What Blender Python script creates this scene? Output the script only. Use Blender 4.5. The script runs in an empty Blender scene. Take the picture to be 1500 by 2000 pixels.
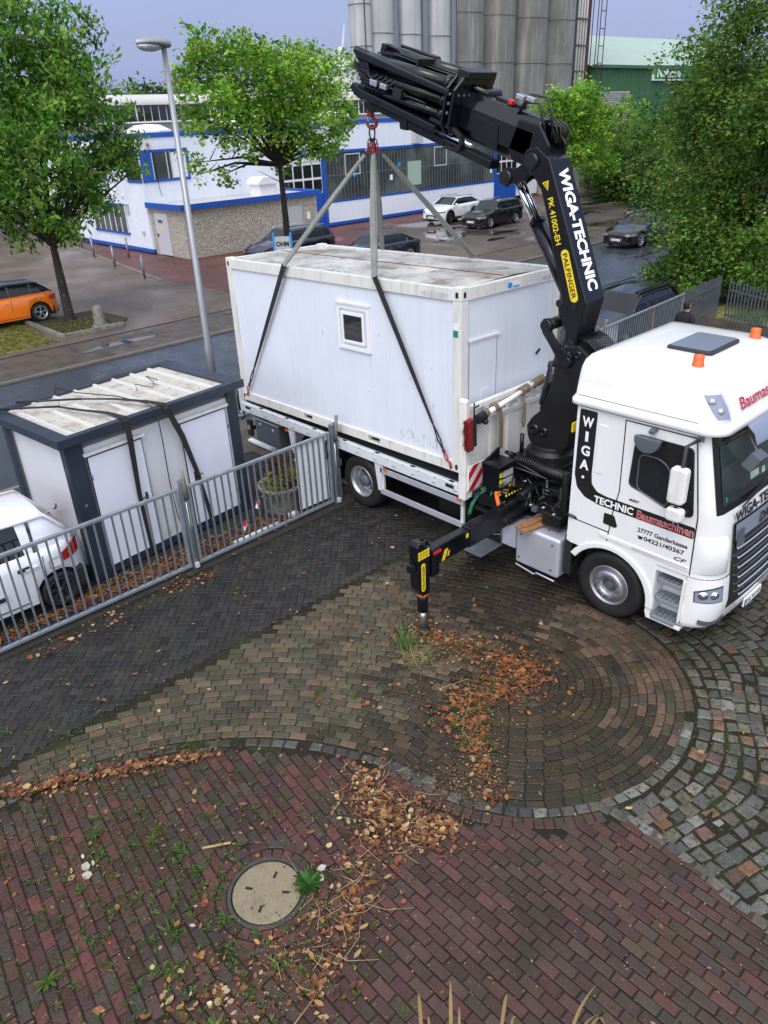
import bpy, math, random
import numpy as np
from mathutils import Vector, Matrix
random.seed(7); RNG = np.random.default_rng(7)
S = bpy.context.scene
COL = S.collection
R = math.radians
PI = math.pi

# ---------------------------------------------------------------- camera
cam = bpy.data.objects.new('camera', bpy.data.cameras.new('camera')); COL.objects.link(cam)
cam.data.sensor_fit = 'VERTICAL'; cam.data.sensor_height = 36.0; cam.data.lens = 1465/2000*36
cam.data.clip_start = 0.05; cam.data.clip_end = 3000
cr = Vector((0.6900270744, 0.7227522429, -0.038624241))
cd = Vector((0.312357298, -0.345504070, -0.884906693))
cf = Vector((-0.65291313, 0.598545013, -0.4641641))
M = Matrix.Identity(4)
for i in range(3):
    M[i][0] = cr[i]; M[i][1] = -cd[i]; M[i][2] = -cf[i]
M[0][3], M[1][3], M[2][3] = 7.05705, -8.13734, 6.40639
cam.matrix_world = M
S.camera = cam

# ---------------------------------------------------------------- world: storm-lit overcast sky, brighter overhead
W = bpy.data.worlds.new('World'); S.world = W; W.use_nodes = True
wt = W.node_tree; wn = wt.nodes; wl = wt.links; wn.clear()
wo = wn.new('ShaderNodeOutputWorld'); b1 = wn.new('ShaderNodeBackground'); b2 = wn.new('ShaderNodeBackground'); ad = wn.new('ShaderNodeAddShader')
sky = wn.new('ShaderNodeTexSky'); sky.sky_type = 'NISHITA'; sky.sun_disc = False
SUN_EL, SUN_AZ = 55.0, 150.0     # degrees; azimuth measured from +Y towards +X
sky.sun_elevation = R(SUN_EL); sky.sun_rotation = R(SUN_AZ); sky.air_density = 1.5; sky.dust_density = 3
wl.new(sky.outputs[0], b1.inputs[0]); b1.inputs[1].default_value = 0.05
tc = wn.new('ShaderNodeTexCoord'); sp = wn.new('ShaderNodeSeparateXYZ'); rp = wn.new('ShaderNodeValToRGB')
wl.new(tc.outputs['Generated'], sp.inputs[0]); wl.new(sp.outputs[2], rp.inputs[0]); wl.new(rp.outputs[0], b2.inputs[0])
cl = rp.color_ramp.elements
cl[0].position = 0.0; cl[0].color = (0.165, 0.213, 0.47, 1)
cl[1].position = 1.0; cl[1].color = (1.0, 1.0, 1.06, 1)
for p_, c_ in ((0.12, (0.165, 0.213, 0.47, 1)), (0.38, (0.155, 0.20, 0.44, 1)), (0.65, (0.75, 0.78, 0.88, 1))):
    e = cl.new(p_); e.color = c_
# sky brightened behind the camera, added to light the faces turned to it
vd = wn.new('ShaderNodeVectorMath'); vd.operation = 'DOT_PRODUCT'; vd.inputs[1].default_value = (0.62, -0.72, 0.31); wl.new(tc.outputs['Generated'], vd.inputs[0])
mr_ = wn.new('ShaderNodeMapRange'); mr_.inputs[1].default_value = 0.0; mr_.inputs[2].default_value = 0.9; wl.new(vd.outputs['Value'], mr_.inputs[0])
mx_ = wn.new('ShaderNodeMix'); mx_.data_type = 'RGBA'; wl.new(mr_.outputs[0], mx_.inputs[0]); wl.new(rp.outputs[0], mx_.inputs[6]); mx_.inputs[7].default_value = (1.25, 1.28, 1.42, 1); 
sn = wn.new('ShaderNodeTexNoise'); sn.inputs['Scale'].default_value = 2.2; sn.inputs['Detail'].default_value = 6; smp = wn.new('ShaderNodeMapping'); smp.inputs['Scale'].default_value = (1, 1, 3.5)
wl.new(tc.outputs['Generated'], smp.inputs['Vector']); wl.new(smp.outputs[0], sn.inputs['Vector'])
sm = wn.new('ShaderNodeMapRange'); sm.inputs[1].default_value = .3; sm.inputs[2].default_value = .7; sm.inputs[3].default_value = .90; sm.inputs[4].default_value = 1.10; wl.new(sn.outputs['Fac'], sm.inputs[0])
sv = wn.new('ShaderNodeVectorMath'); sv.operation = 'SCALE'; wl.new(mx_.outputs[2], sv.inputs[0]); wl.new(sm.outputs[0], sv.inputs['Scale']); wl.new(sv.outputs[0], b2.inputs[0])
b2.inputs[1].default_value = 1.0
wl.new(b1.outputs[0], ad.inputs[0]); wl.new(b2.outputs[0], ad.inputs[1]); wl.new(ad.outputs[0], wo.inputs[0])

sd = bpy.data.lights.new('sun', 'SUN'); so = bpy.data.objects.new('sun', sd); COL.objects.link(so)
sd.energy = 1.1; sd.angle = R(25); sd.color = (1.0, 0.97, 0.92)
dz = Vector((math.sin(R(SUN_AZ))*math.cos(R(SUN_EL)), math.cos(R(SUN_AZ))*math.cos(R(SUN_EL)), math.sin(R(SUN_EL))))
so.rotation_euler = dz.to_track_quat('Z', 'Y').to_euler(); so.location = (0, 0, 30)

S.render.engine = 'CYCLES'
S.view_settings.view_transform = 'Standard'; S.view_settings.look = 'None'; S.view_settings.gamma = 1
S.view_settings.exposure = 0.24

# ---------------------------------------------------------------- materials
MATS = {}
def mat(name, col, rough=0.6, metal=0.0, n=None, n2=None, bump=None, attr=False, coat=0.0, spec=0.5, rvar=0.0, trans=0.0, streak=None, alpha=None, sub=0.0):
    """n=(scale, amount): value noise; n2=(scale, colour, lo, hi): patches of a second colour; streak=(colour, amount): vertical runs"""
    m = bpy.data.materials.new(name); m.use_nodes = True; MATS[name] = m
    t = m.node_tree; N = t.nodes; L = t.links; bs = N['Principled BSDF']
    bs.inputs['Roughness'].default_value = rough; bs.inputs['Metallic'].default_value = metal
    bs.inputs['Coat Weight'].default_value = coat; bs.inputs['Coat Roughness'].default_value = 0.06
    bs.inputs['Specular IOR Level'].default_value = spec
    if trans: bs.inputs['Transmission Weight'].default_value = trans
    co = N.new('ShaderNodeTexCoord').outputs['Object']
    if attr:
        a = N.new('ShaderNodeAttribute'); a.attribute_name = 'col'; c = a.outputs['Color']
    else:
        r = N.new('ShaderNodeRGB'); r.outputs[0].default_value = (*col, 1); c = r.outputs[0]
    def noise(sc, det=5, vec=None, ro=0.6):
        q = N.new('ShaderNodeTexNoise'); q.inputs['Scale'].default_value = sc; q.inputs['Detail'].default_value = det
        q.inputs['Roughness'].default_value = ro
        L.new(vec if vec is not None else co, q.inputs['Vector']); return q.outputs['Fac']
    def ramp(f, lo, hi, a=0.0, b=1.0):
        q = N.new('ShaderNodeMapRange'); q.inputs[1].default_value = lo; q.inputs[2].default_value = hi
        q.inputs[3].default_value = a; q.inputs[4].default_value = b; L.new(f, q.inputs[0]); return q.outputs[0]
    def mix(f, c1, c2, bt='MIX'):
        q = N.new('ShaderNodeMix'); q.data_type = 'RGBA'; q.blend_type = bt
        if isinstance(f, float): q.inputs[0].default_value = f
        else: L.new(f, q.inputs[0])
        L.new(c1, q.inputs[6])
        if isinstance(c2, tuple): q.inputs[7].default_value = (*c2, 1)
        else: L.new(c2, q.inputs[7])
        return q.outputs[2]
    if n:
        ns = n if isinstance(n, list) else [n]
        for sc, am in ns:
            f = ramp(noise(sc), 0.25, 0.75, 1-am, 1+am)
            q = N.new('ShaderNodeCombineColor')
            for k in range(3): L.new(f, q.inputs[k])
            c = mix(1.0, c, q.outputs[0], 'MULTIPLY')
    if n2:
        for (sc, cc, lo, hi) in (n2 if isinstance(n2, list) else [n2]):
            c = mix(ramp(noise(sc, 6), lo, hi), c, cc)
    if streak:
        mp = N.new('ShaderNodeMapping'); mp.inputs['Scale'].default_value = (1, 1, streak[2] if len(streak) > 2 else 0.06)
        L.new(co, mp.inputs['Vector'])
        f = ramp(noise(streak[3] if len(streak) > 3 else 9.0, 6, mp.outputs[0], 0.7), 0.5, 0.75, 0.0, streak[1])
        c = mix(f, c, streak[0])
    L.new(c, bs.inputs['Base Color'])
    if rvar:
        L.new(ramp(noise(1.3, 6), 0.35, 0.65, max(rough-rvar, 0.02), min(rough+rvar, 1)), bs.inputs['Roughness'])
    if bump:
        bp = N.new('ShaderNodeBump'); bp.inputs['Strength'].default_value = bump[1]; bp.inputs['Distance'].default_value = bump[2] if len(bump) > 2 else 0.01
        L.new(noise(bump[0], 4), bp.inputs['Height']); L.new(bp.outputs[0], bs.inputs['Normal'])
    if sub:   # leaves let some light through
        tr = N.new('ShaderNodeBsdfTranslucent'); L.new(c, tr.inputs[0]); mx = N.new('ShaderNodeMixShader'); mx.inputs[0].default_value = sub
        L.new(bs.outputs[0], mx.inputs[1]); L.new(tr.outputs[0], mx.inputs[2]); L.new(mx.outputs[0], N['Material Output'].inputs[0])
    return m

# container, shed
mat('cont_white', (0.68, 0.72, 0.80), 0.45, n=(1.2, 0.04), streak=((0.45, 0.46, 0.47), 0.22, 0.05))
mat('cont_frame', (0.68, 0.68, 0.64), 0.5, n=(3, 0.06), n2=(2.2, (0.30, 0.27, 0.20), 0.66, 0.80), streak=((0.25, 0.22, 0.17), 0.55, 0.15, 6))
mat('cont_roof', (0.60, 0.60, 0.57), 0.35, n=[(1.5, 0.12), (14, 0.1)], n2=[(0.8, (0.22, 0.20, 0.15), 0.42, 0.66), (2.3, (0.17, 0.12, 0.07), 0.52, 0.70), (6, (0.12, 0.10, 0.06), 0.60, 0.72)], rvar=0.2)
mat('gap', (0.012, 0.011, 0.01), 0.8)
mat('rust', (0.16, 0.06, 0.025), 0.9, n=(20, 0.4))
mat('glass_dark', (0.012, 0.014, 0.018), 0.06, spec=0.8)
mat('glass_car', (0.008, 0.010, 0.013), 0.05, spec=0.45)
mat('pvc', (0.78, 0.79, 0.80), 0.35)
mat('shed_wall', (0.60, 0.61, 0.64), 0.5, n=(2, 0.05), n2=(1.1, (0.30, 0.32, 0.24), 0.62, 0.9))
mat('shed_door', (0.68, 0.70, 0.80), 0.4, n=(2, 0.03))
mat('anthracite', (0.026, 0.034, 0.052), 0.35, n=(5, 0.15), rvar=0.15)
mat('shed_roof', (0.50, 0.48, 0.42), 0.6, n=[(3, 0.12)], n2=[(3, (0.24, 0.21, 0.14), 0.48, 0.72), (11, (0.20, 0.17, 0.11), 0.56, 0.70), (26, (0.17, 0.14, 0.09), 0.60, 0.70)])
mat('shed_rib', (0.55, 0.55, 0.53), 0.45, n=[(6, 0.08)], n2=[(18, (0.30, 0.27, 0.2), 0.64, 0.74)])
# metals and paint
mat('galv', (0.23, 0.27, 0.31), 0.45, 0.6, n=(6, 0.18), n2=(14, (0.35, 0.38, 0.40), 0.6, 0.75))
mat('galv_rail', (0.30, 0.34, 0.38), 0.4, 0.5, n=(6, 0.2))
mat('lamp_metal', (0.30, 0.31, 0.33), 0.4, 0.5, n=(3, 0.1))
mat('white_paint', (0.80, 0.80, 0.80), 0.22, coat=0.6, n=(0.8, 0.02), streak=((0.55, 0.54, 0.50), 0.18, 0.1, 5))
mat('white_truck_frame', (0.62, 0.64, 0.68), 0.4, n=(4, 0.08), n2=(5, (0.3, 0.27, 0.22), 0.68, 0.82))
mat('head_white', (0.76, 0.75, 0.72), 0.45, n=(2.5, 0.06), n2=(2, (0.5, 0.48, 0.42), 0.6, 0.8), streak=((0.40, 0.38, 0.33), 0.4, 0.08))
mat('black_gloss', (0.012, 0.013, 0.017), 0.16, coat=0.6, spec=0.6)
mat('crane_black', (0.005, 0.006, 0.009), 0.20, spec=0.45, n=(4, 0.25), rvar=0.08)
mat('crane_matte', (0.007, 0.0072, 0.008), 0.40, n=(7, 0.35), rvar=0.15)
mat('hose', (0.007, 0.007, 0.008), 0.4)
mat('steel', (0.55, 0.57, 0.60), 0.25, 0.9, n=(8, 0.1))
mat('chrome', (0.8, 0.82, 0.88), 0.08, 1.0)
mat('alloy', (0.45, 0.46, 0.49), 0.35, 0.8, n=(8, 0.12))
mat('tank_alu', (0.62, 0.64, 0.72), 0.33, 0.5, n=(2, 0.08))
mat('tyre', (0.010, 0.010, 0.011), 0.65, n=(12, 0.3), bump=(60, 0.3))
mat('plastic', (0.02, 0.021, 0.023), 0.5)
mat('plastic_grey', (0.09, 0.10, 0.12), 0.45)
mat('step_grey', (0.20, 0.22, 0.25), 0.5, n=(20, 0.1))
mat('yellow', (0.80, 0.60, 0.02), 0.4)
mat('red', (0.55, 0.02, 0.02), 0.4)
mat('red_text', (0.50, 0.02, 0.03), 0.4)
mat('white_text', (0.85, 0.85, 0.85), 0.4)
mat('black_text', (0.012, 0.012, 0.014), 0.4)
mat('orange_lens', (0.90, 0.16, 0.01), 0.15, coat=1.0, sub=0.25)
mat('orange_lens_pale', (0.95, 0.38, 0.10), 0.3)
mat('red_paint', (0.28, 0.025, 0.02), 0.4, n=(20, 0.3))
mat('webbing', (0.20, 0.205, 0.19), 0.85, n=[(30, 0.2), (3, 0.2)])
mat('webbing_black', (0.018, 0.018, 0.018), 0.85, n=[(40, 0.3)])
mat('webbing_tan', (0.20, 0.15, 0.10), 0.9, n=(20, 0.2))
mat('webbing_green', (0.02, 0.16, 0.07), 0.8, n=(20, 0.2))
mat('webbing_orange', (0.75, 0.17, 0.02), 0.7)
mat('bristle', (0.22, 0.012, 0.012), 0.9, n=(60, 0.5), bump=(120, 0.8))
mat('wood', (0.30, 0.14, 0.06), 0.7, n=[(12, 0.25)])
mat('skin', (0.42, 0.25, 0.18), 0.6)
mat('cloth_black', (0.012, 0.013, 0.016), 0.9, n=(20, 0.3))
mat('hair', (0.010, 0.009, 0.009), 0.7)
mat('blue_plate', (0.01, 0.04, 0.30), 0.4)
mat('green_sticker', (0.01, 0.22, 0.12), 0.5)
mat('blue_cable', (0.01, 0.02, 0.08), 0.5)
mat('lens', (0.42, 0.45, 0.48), 0.08, 0.5, coat=1.0, n=(7, 0.25))
mat('lens_red', (0.42, 0.010, 0.008), 0.12, coat=1.0)
mat('paint_white_car', (0.74, 0.76, 0.80), 0.2, coat=0.8)
mat('paint_orange', (0.88, 0.20, 0.008), 0.2, coat=0.8)
mat('paint_black', (0.005, 0.0055, 0.007), 0.14, coat=0.35)
mat('paint_navy', (0.007, 0.008, 0.018), 0.14, coat=0.4)
mat('visor', (0.22, 0.25, 0.33), 0.15, coat=0.6)
mat('interior', (0.035, 0.048, 0.055), 0.06, n=[(1.2, 0.5)], spec=0.7)
# ground
WETDIRT = (0.035, 0.028, 0.020)
mat('moss_joint', (0.018, 0.015, 0.010), 0.8, spec=0.2, n=[(9, 0.4)], n2=[(2.2, (0.024, 0.034, 0.010), 0.50, 0.64), (30, (0.07, 0.035, 0.012), 0.62, 0.70)], bump=(60, 0.6))
mat('brick', (0, 0, 0), 0.55, attr=True, spec=0.32, n=[(3.0, 0.20), (45, 0.20), (160, 0.22)], n2=[(1.3, (0.030, 0.036, 0.016), 0.54, 0.82), (0.8, (0.020, 0.015, 0.012), 0.55, 0.85), (70, (0.10, 0.085, 0.055), 0.63, 0.74)], bump=(110, 0.55, 0.006), rvar=0.14)
mat('sett', (0, 0, 0), 0.5, attr=True, spec=0.35, n=[(4, 0.2), (38, 0.28), (120, 0.25)], n2=[(14, (0.045, 0.060, 0.022), 0.52, 0.68), (60, (0.03, 0.03, 0.025), 0.60, 0.68), (90, (0.20, 0.20, 0.18), 0.62, 0.70)], bump=(50, 0.9, 0.012), rvar=0.15)
mat('asphalt', (0.045, 0.052, 0.062), 0.28, n=[(0.35, 0.2), (2, 0.12), (60, 0.18)], bump=(90, 0.25), rvar=0.16)
mat('verge', (0.085, 0.064, 0.044), 0.5, n=[(0.8, 0.3), (8, 0.25)], n2=(2, (0.045, 0.040, 0.032), 0.5, 0.65), bump=(40, 0.4), rvar=0.25)
mat('kerbstone', (0.16, 0.145, 0.12), 0.6, n=[(3, 0.2), (25, 0.2)])
mat('terrain', (0.040, 0.055, 0.020), 0.9, n=[(0.05, 0.4), (2, 0.3)])
mat('gravel', (0.030, 0.028, 0.026), 0.7, n=[(3, 0.35), (45, 0.6)], bump=(70, 1.0, 0.03), rvar=0.2)
mat('grass_ground', (0.16, 0.15, 0.035), 0.9, n=[(1.5, 0.3), (30, 0.4)], n2=(2.5, (0.06, 0.10, 0.018), 0.5, 0.65))
mat('soil', (0.045, 0.028, 0.018), 0.9, n=[(8, 0.4)], n2=(5, (0.05, 0.08, 0.015), 0.52, 0.62), bump=(40, 1.0, 0.03))
mat('puddle', (0.020, 0.021, 0.024), 0.03, spec=0.6)
# buildings
mat('white_clad', (0.74, 0.78, 0.86), 0.4, n=(0.4, 0.05), streak=((0.5, 0.52, 0.55), 0.25, 0.04, 2.5))
mat('blue_trim', (0.012, 0.085, 0.42), 0.4, n=(1, 0.08))
mat('factory_glass', (0.045, 0.055, 0.058), 0.18, n=[(0.6, 0.5)], n2=[(0.35, (0.13, 0.16, 0.16), 0.48, 0.66), (1.3, (0.10, 0.09, 0.07), 0.58, 0.66)], spec=0.6)
mat('mullion', (0.13, 0.145, 0.15), 0.5)
mat('roof_grey', (0.22, 0.22, 0.22), 0.8, n=[(0.3, 0.2), (5, 0.1)])
mat('roof_light', (0.50, 0.49, 0.48), 0.5, n=[(0.4, 0.1)])
mat('black_trim', (0.02, 0.02, 0.022), 0.6)
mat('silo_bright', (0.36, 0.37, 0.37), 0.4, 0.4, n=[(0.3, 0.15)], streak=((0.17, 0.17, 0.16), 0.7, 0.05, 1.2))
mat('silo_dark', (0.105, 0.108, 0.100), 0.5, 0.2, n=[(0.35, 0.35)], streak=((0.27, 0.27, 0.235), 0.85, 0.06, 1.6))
mat('silo_seam', (0.10, 0.10, 0.095), 0.7)
mat('pipe_white', (0.55, 0.55, 0.52), 0.4)
mat('pipe_rust', (0.085, 0.022, 0.018), 0.6)
mat('green_clad', (0.045, 0.13, 0.065), 0.5, n=(0.4, 0.1))
mat("green_roof", (0.33, 0.44, 0.35), 0.45, n=(0.3, 0.08))
mat('shutter', (0.36, 0.34, 0.34), 0.5)
mat('sign_green', (0.01, 0.22, 0.06), 0.5)
mat('sign_blue', (0.02, 0.28, 0.62), 0.5)
mat('sign_grey', (0.45, 0.47, 0.48), 0.5)
mat('door_grey', (0.50, 0.51, 0.56), 0.5)
mat('bark', (0.040, 0.032, 0.025), 0.95, n=[(14, 0.4)], n2=(6, (0.16, 0.15, 0.11), 0.60, 0.66), bump=(25, 1.0, 0.05))
mat('bark_dark', (0.022, 0.017, 0.013), 0.95, n=[(14, 0.4)], bump=(25, 1.0, 0.05))
mat('leaf', (0, 0, 0), 0.5, attr=True, sub=0.48, spec=0.3)
mat('dead_leaf', (0, 0, 0), 0.55, attr=True, sub=0.15, spec=0.4)
mat('stone_old', (0.20, 0.19, 0.165), 0.85, n=[(5, 0.3)], n2=(7, (0.06, 0.065, 0.045), 0.52, 0.66), bump=(30, 0.6, 0.02))
mat('manhole_conc', (0.22, 0.18, 0.115), 0.75, n=[(5, 0.15), (90, 0.35)], n2=[(120, (0.07, 0.05, 0.03), 0.60, 0.68), (3, (0.13, 0.12, 0.07), 0.55, 0.7)], bump=(140, 0.6, 0.006))
mat('iron', (0.038, 0.037, 0.033), 0.5, n=[(10, 0.3)], n2=(6, (0.06, 0.075, 0.05), 0.55, 0.7))
mat('straw', (0.38, 0.27, 0.12), 0.7, n=(10, 0.25))
mat('turbine', (0.75, 0.77, 0.80), 0.4)

# pebble-dash and brick paving of the far yard are surface textures
def pebble():
    m = bpy.data.materials.new('pebble'); m.use_nodes = True; MATS['pebble'] = m
    t = m.node_tree; N = t.nodes; L = t.links; bs = N['Principled BSDF']; bs.inputs['Roughness'].default_value = 0.8
    co = N.new('ShaderNodeTexCoord').outputs['Object']
    v = N.new('ShaderNodeTexVoronoi'); v.inputs['Scale'].default_value = 38; L.new(co, v.inputs['Vector'])
    r = N.new('ShaderNodeValToRGB'); L.new(v.outputs['Color'], r.inputs[0])
    r.color_ramp.elements[0].color = (0.12, 0.10, 0.075, 1); r.color_ramp.elements[0].position = 0.25
    r.color_ramp.elements[1].color = (0.62, 0.58, 0.50, 1); r.color_ramp.elements[1].position = 0.75
    L.new(r.outputs[0], bs.inputs['Base Color'])
    bp = N.new('ShaderNodeBump'); bp.inputs['Strength'].default_value = 0.6; L.new(v.outputs['Distance'], bp.inputs['Height']); L.new(bp.outputs[0], bs.inputs['Normal'])
pebble()
def paving(name, c1, c2, cm, wet=0.35, lo=0.52, hi=0.60):
    m = bpy.data.materials.new(name); m.use_nodes = True; MATS[name] = m
    t = m.node_tree; N = t.nodes; L = t.links; bs = N['Principled BSDF']
    co = N.new('ShaderNodeTexCoord').outputs['Object']
    b = N.new('ShaderNodeTexBrick'); L.new(co, b.inputs['Vector']); b.inputs['Scale'].default_value = 1.0
    b.inputs['Brick Width'].default_value = 0.22; b.inputs['Row Height'].default_value = 0.11; b.inputs['Mortar Size'].default_value = 0.006
    b.inputs['Color1'].default_value = (*c1, 1); b.inputs['Color2'].default_value = (*c2, 1); b.inputs['Mortar'].default_value = (*cm, 1)
    n = N.new('ShaderNodeTexNoise'); n.inputs['Scale'].default_value = 0.45; n.inputs['Detail'].default_value = 8; L.new(co, n.inputs['Vector'])
    mr = N.new('ShaderNodeMapRange'); L.new(n.outputs['Fac'], mr.inputs[0]); mr.inputs[1].default_value = 0.3; mr.inputs[2].default_value = 0.7; mr.inputs[3].default_value = 0.6; mr.inputs[4].default_value = 1.35
    cc = N.new('ShaderNodeCombineColor')
    for k in range(3): L.new(mr.outputs[0], cc.inputs[k])
    mx = N.new('ShaderNodeMix'); mx.data_type = 'RGBA'; mx.blend_type = 'MULTIPLY'; mx.inputs[0].default_value = 1
    L.new(b.outputs['Color'], mx.inputs[6]); L.new(cc.outputs[0], mx.inputs[7]); L.new(mx.outputs[2], bs.inputs['Base Color'])
    n2 = N.new('ShaderNodeTexNoise'); n2.inputs['Scale'].default_value = 0.22; n2.inputs['Detail'].default_value = 7; L.new(co, n2.inputs['Vector'])
    m2 = N.new('ShaderNodeMapRange'); L.new(n2.outputs['Fac'], m2.inputs[0]); m2.inputs[1].default_value = lo; m2.inputs[2].default_value = hi; m2.inputs[3].default_value = 0.55; m2.inputs[4].default_value = wet
    L.new(m2.outputs[0], bs.inputs['Roughness'])
paving('pave_brown', (0.150, 0.110, 0.078), (0.105, 0.080, 0.060), (0.05, 0.040, 0.03), 0.28, .50, .66)
paving('pave_wet', (0.105, 0.082, 0.062), (0.075, 0.060, 0.048), (0.035, 0.030, 0.025), 0.06, 0.50, 0.60)
paving('pave_red', (0.15, 0.050, 0.040), (0.10, 0.035, 0.030), (0.04, 0.025, 0.02), 0.15)

# ---------------------------------------------------------------- mesh builder
def basis(d, up=(0, 0, 1)):
    d = Vector(d).normalized(); u = Vector(up)
    if abs(d.dot(u)) > 0.98: u = Vector((1, 0, 0))
    a = d.cross(u).normalized(); b = a.cross(d).normalized()
    return d, a, b
class MB:
    def __init__(s): s.v = []; s.f = []; s.mi = []; s.sm = []
    def add(s, vs, fs, m=0, smooth=False, T=None):
        o = len(s.v)
        s.v += [tuple(T @ Vector(p)) if T is not None else tuple(p) for p in vs]
        for f in fs: s.f.append([o+i for i in f]); s.mi.append(m); s.sm.append(smooth)
        return s
    def box(s, x0, x1, y0, y1, z0, z1, m=0, T=None):
        v = [(x, y, z) for z in (z0, z1) for y in (y0, y1) for x in (x0, x1)]
        return s.add(v, [(0, 2, 3, 1), (4, 5, 7, 6), (0, 1, 5, 4), (2, 6, 7, 3), (0, 4, 6, 2), (1, 3, 7, 5)], m, T=T)
    def hexa(s, v, m=0):   # 8 corners, bottom 4 ccw then top 4
        return s.add(v, [(3, 2, 1, 0), (4, 5, 6, 7), (0, 1, 5, 4), (1, 2, 6, 5), (2, 3, 7, 6), (3, 0, 4, 7)], m)
    def bar(s, p0, p1, w, h, m=0, up=(0, 0, 1), w1=None, h1=None):
        p0 = Vector(p0); p1 = Vector(p1); d, a, b = basis(p1-p0, up); w1 = w1 or w; h1 = h1 or h
        v = [p0+a*(-w/2)+b*(-h/2), p0+a*(w/2)+b*(-h/2), p0+a*(w/2)+b*(h/2), p0+a*(-w/2)+b*(h/2),
             p1+a*(-w1/2)+b*(-h1/2), p1+a*(w1/2)+b*(-h1/2), p1+a*(w1/2)+b*(h1/2), p1+a*(-w1/2)+b*(h1/2)]
        return s.hexa(v, m)
    def tube(s, pts, r, n=8, m=0, closed=False, caps=True):
        pts = [Vector(p) for p in pts]; k = len(pts); rs = r if isinstance(r, (list, tuple)) else [r]*k
        vs = []; prev = None
        for i, p in enumerate(pts):
            d = (pts[(i+1) % k]-pts[i-1]) if closed else (pts[min(i+1, k-1)]-pts[max(i-1, 0)])
            if d.length < 1e-9: d = Vector((0, 0, 1))
            d.normalize()
            if prev is None: _, a, b = basis(d)
            else:
                a = prev-d*prev.dot(d)
                if a.length < 1e-6: _, a, b = basis(d)
                a.normalize(); b = a.cross(d)
            prev = a
            for j in range(n):
                t = 2*PI*j/n; vs.append(p+(a*math.cos(t)+b*math.sin(t))*rs[i])
        fs = []
        for i in range(k if closed else k-1):
            i2 = (i+1) % k
            for j in range(n): fs.append((i*n+j, i*n+(j+1) % n, i2*n+(j+1) % n, i2*n+j))
        s.add(vs, fs, m, True)
        if caps and not closed:
            o = len(s.v)-k*n
            s.f.append([o+j for j in range(n)][::-1]); s.mi.append(m); s.sm.append(False)
            s.f.append([o+(k-1)*n+j for j in range(n)]); s.mi.append(m); s.sm.append(False)
        return s
    def lathe(s, prof, o=(0, 0, 0), ax=(0, 0, 1), n=24, m=0, smooth=True, caps=True):
        o = Vector(o); d, a, b = basis(ax); vs = []
        for r, h in prof:
            for j in range(n):
                t = 2*PI*j/n; vs.append(o+d*h+(a*math.cos(t)+b*math.sin(t))*r)
        fs = [(i*n+j, i*n+(j+1) % n, (i+1)*n+(j+1) % n, (i+1)*n+j) for i in range(len(prof)-1) for j in range(n)]
        s.add(vs, fs, m, smooth)
        if caps:
            ob = len(s.v)-len(vs)
            for i in (0, len(prof)-1):
                if prof[i][0] > 1e-4: s.f.append([ob+i*n+j for j in range(n)]); s.mi.append(m); s.sm.append(False)
        return s
    def prism(s, poly, o, u, v, d, m=0, mside=None):
        """poly 2D in (u,v), extruded by vector d"""
        o = Vector(o); u = Vector(u); v = Vector(v); d = Vector(d); k = len(poly)
        a = [o+u*p[0]+v*p[1] for p in poly]; b = [p+d for p in a]
        s.add(a+b, [tuple(range(k))[::-1], tuple(range(k, 2*k))], m)
        o2 = len(s.v)-2*k
        for i in range(k):
            j = (i+1) % k; s.f.append([o2+i, o2+j, o2+k+j, o2+k+i]); s.mi.append(m if mside is None else mside); s.sm.append(False)
        return s
    def grid(s, rows, m=0, smooth=True, closeu=False):
        n = len(rows[0]); vs = [p for r_ in rows for p in r_]; fs = []
        for i in range(len(rows)-1):
            for j in range(n if closeu else n-1):
                j2 = (j+1) % n; fs.append((i*n+j, i*n+j2, (i+1)*n+j2, (i+1)*n+j))
        return s.add(vs, fs, m, smooth)
    def ball(s, c, r, m=0, n=12, k=8, sc=(1, 1, 1)):
        rows = []
        for i in range(k+1):
            t = PI*i/k; rr = max(math.sin(t), 1e-3)*r; rows.append([(c[0]+math.cos(2*PI*j/n)*rr*sc[0], c[1]+math.sin(2*PI*j/n)*rr*sc[1], c[2]-math.cos(t)*r*sc[2]) for j in range(n)])
        return s.grid(rows, m, True, True)
    def xf(s, T, start=0):
        s.v[start:] = [tuple(T @ Vector(p)) for p in s.v[start:]]; return s

def rrect(x0, x1, y0, y1, r, n=5):
    out = []
    for cx, cy, a0 in ((x1-r, y0+r, -90), (x1-r, y1-r, 0), (x0+r, y1-r, 90), (x0+r, y0+r, 180)):
        for i in range(n+1):
            a = R(a0+90*i/n); out.append((cx+r*math.cos(a), cy+r*math.sin(a)))
    return out
def new_obj(name, mb, mats, parent=None, bevel=0, seg=2, org=None, sub=0):
    me = bpy.data.meshes.new(name)
    vs = mb.v if org is None else [(p[0]-org[0], p[1]-org[1], p[2]-org[2]) for p in mb.v]
    me.from_pydata(vs, [], mb.f)
    if isinstance(mats, str): mats = [mats]
    for q in mats: me.materials.append(MATS[q])
    me.polygons.foreach_set('material_index', mb.mi); me.polygons.foreach_set('use_smooth', mb.sm); me.update()
    o = bpy.data.objects.new(name, me); COL.objects.link(o)
    if parent is not None: o.parent = parent
    if sub:
        q = o.modifiers.new('sub', 'SUBSURF'); q.levels = sub; q.render_levels = sub
    if bevel:
        q = o.modifiers.new('bev', 'BEVEL'); q.width = bevel; q.segments = seg; q.limit_method = 'ANGLE'; q.angle_limit = R(40)
    return o
def tag(o, label=None, cat=None, group=None, kind=None):
    if label: o['label'] = label
    if cat: o['category'] = cat
    if group: o['group'] = group
    if kind: o['kind'] = kind
    return o
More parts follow.
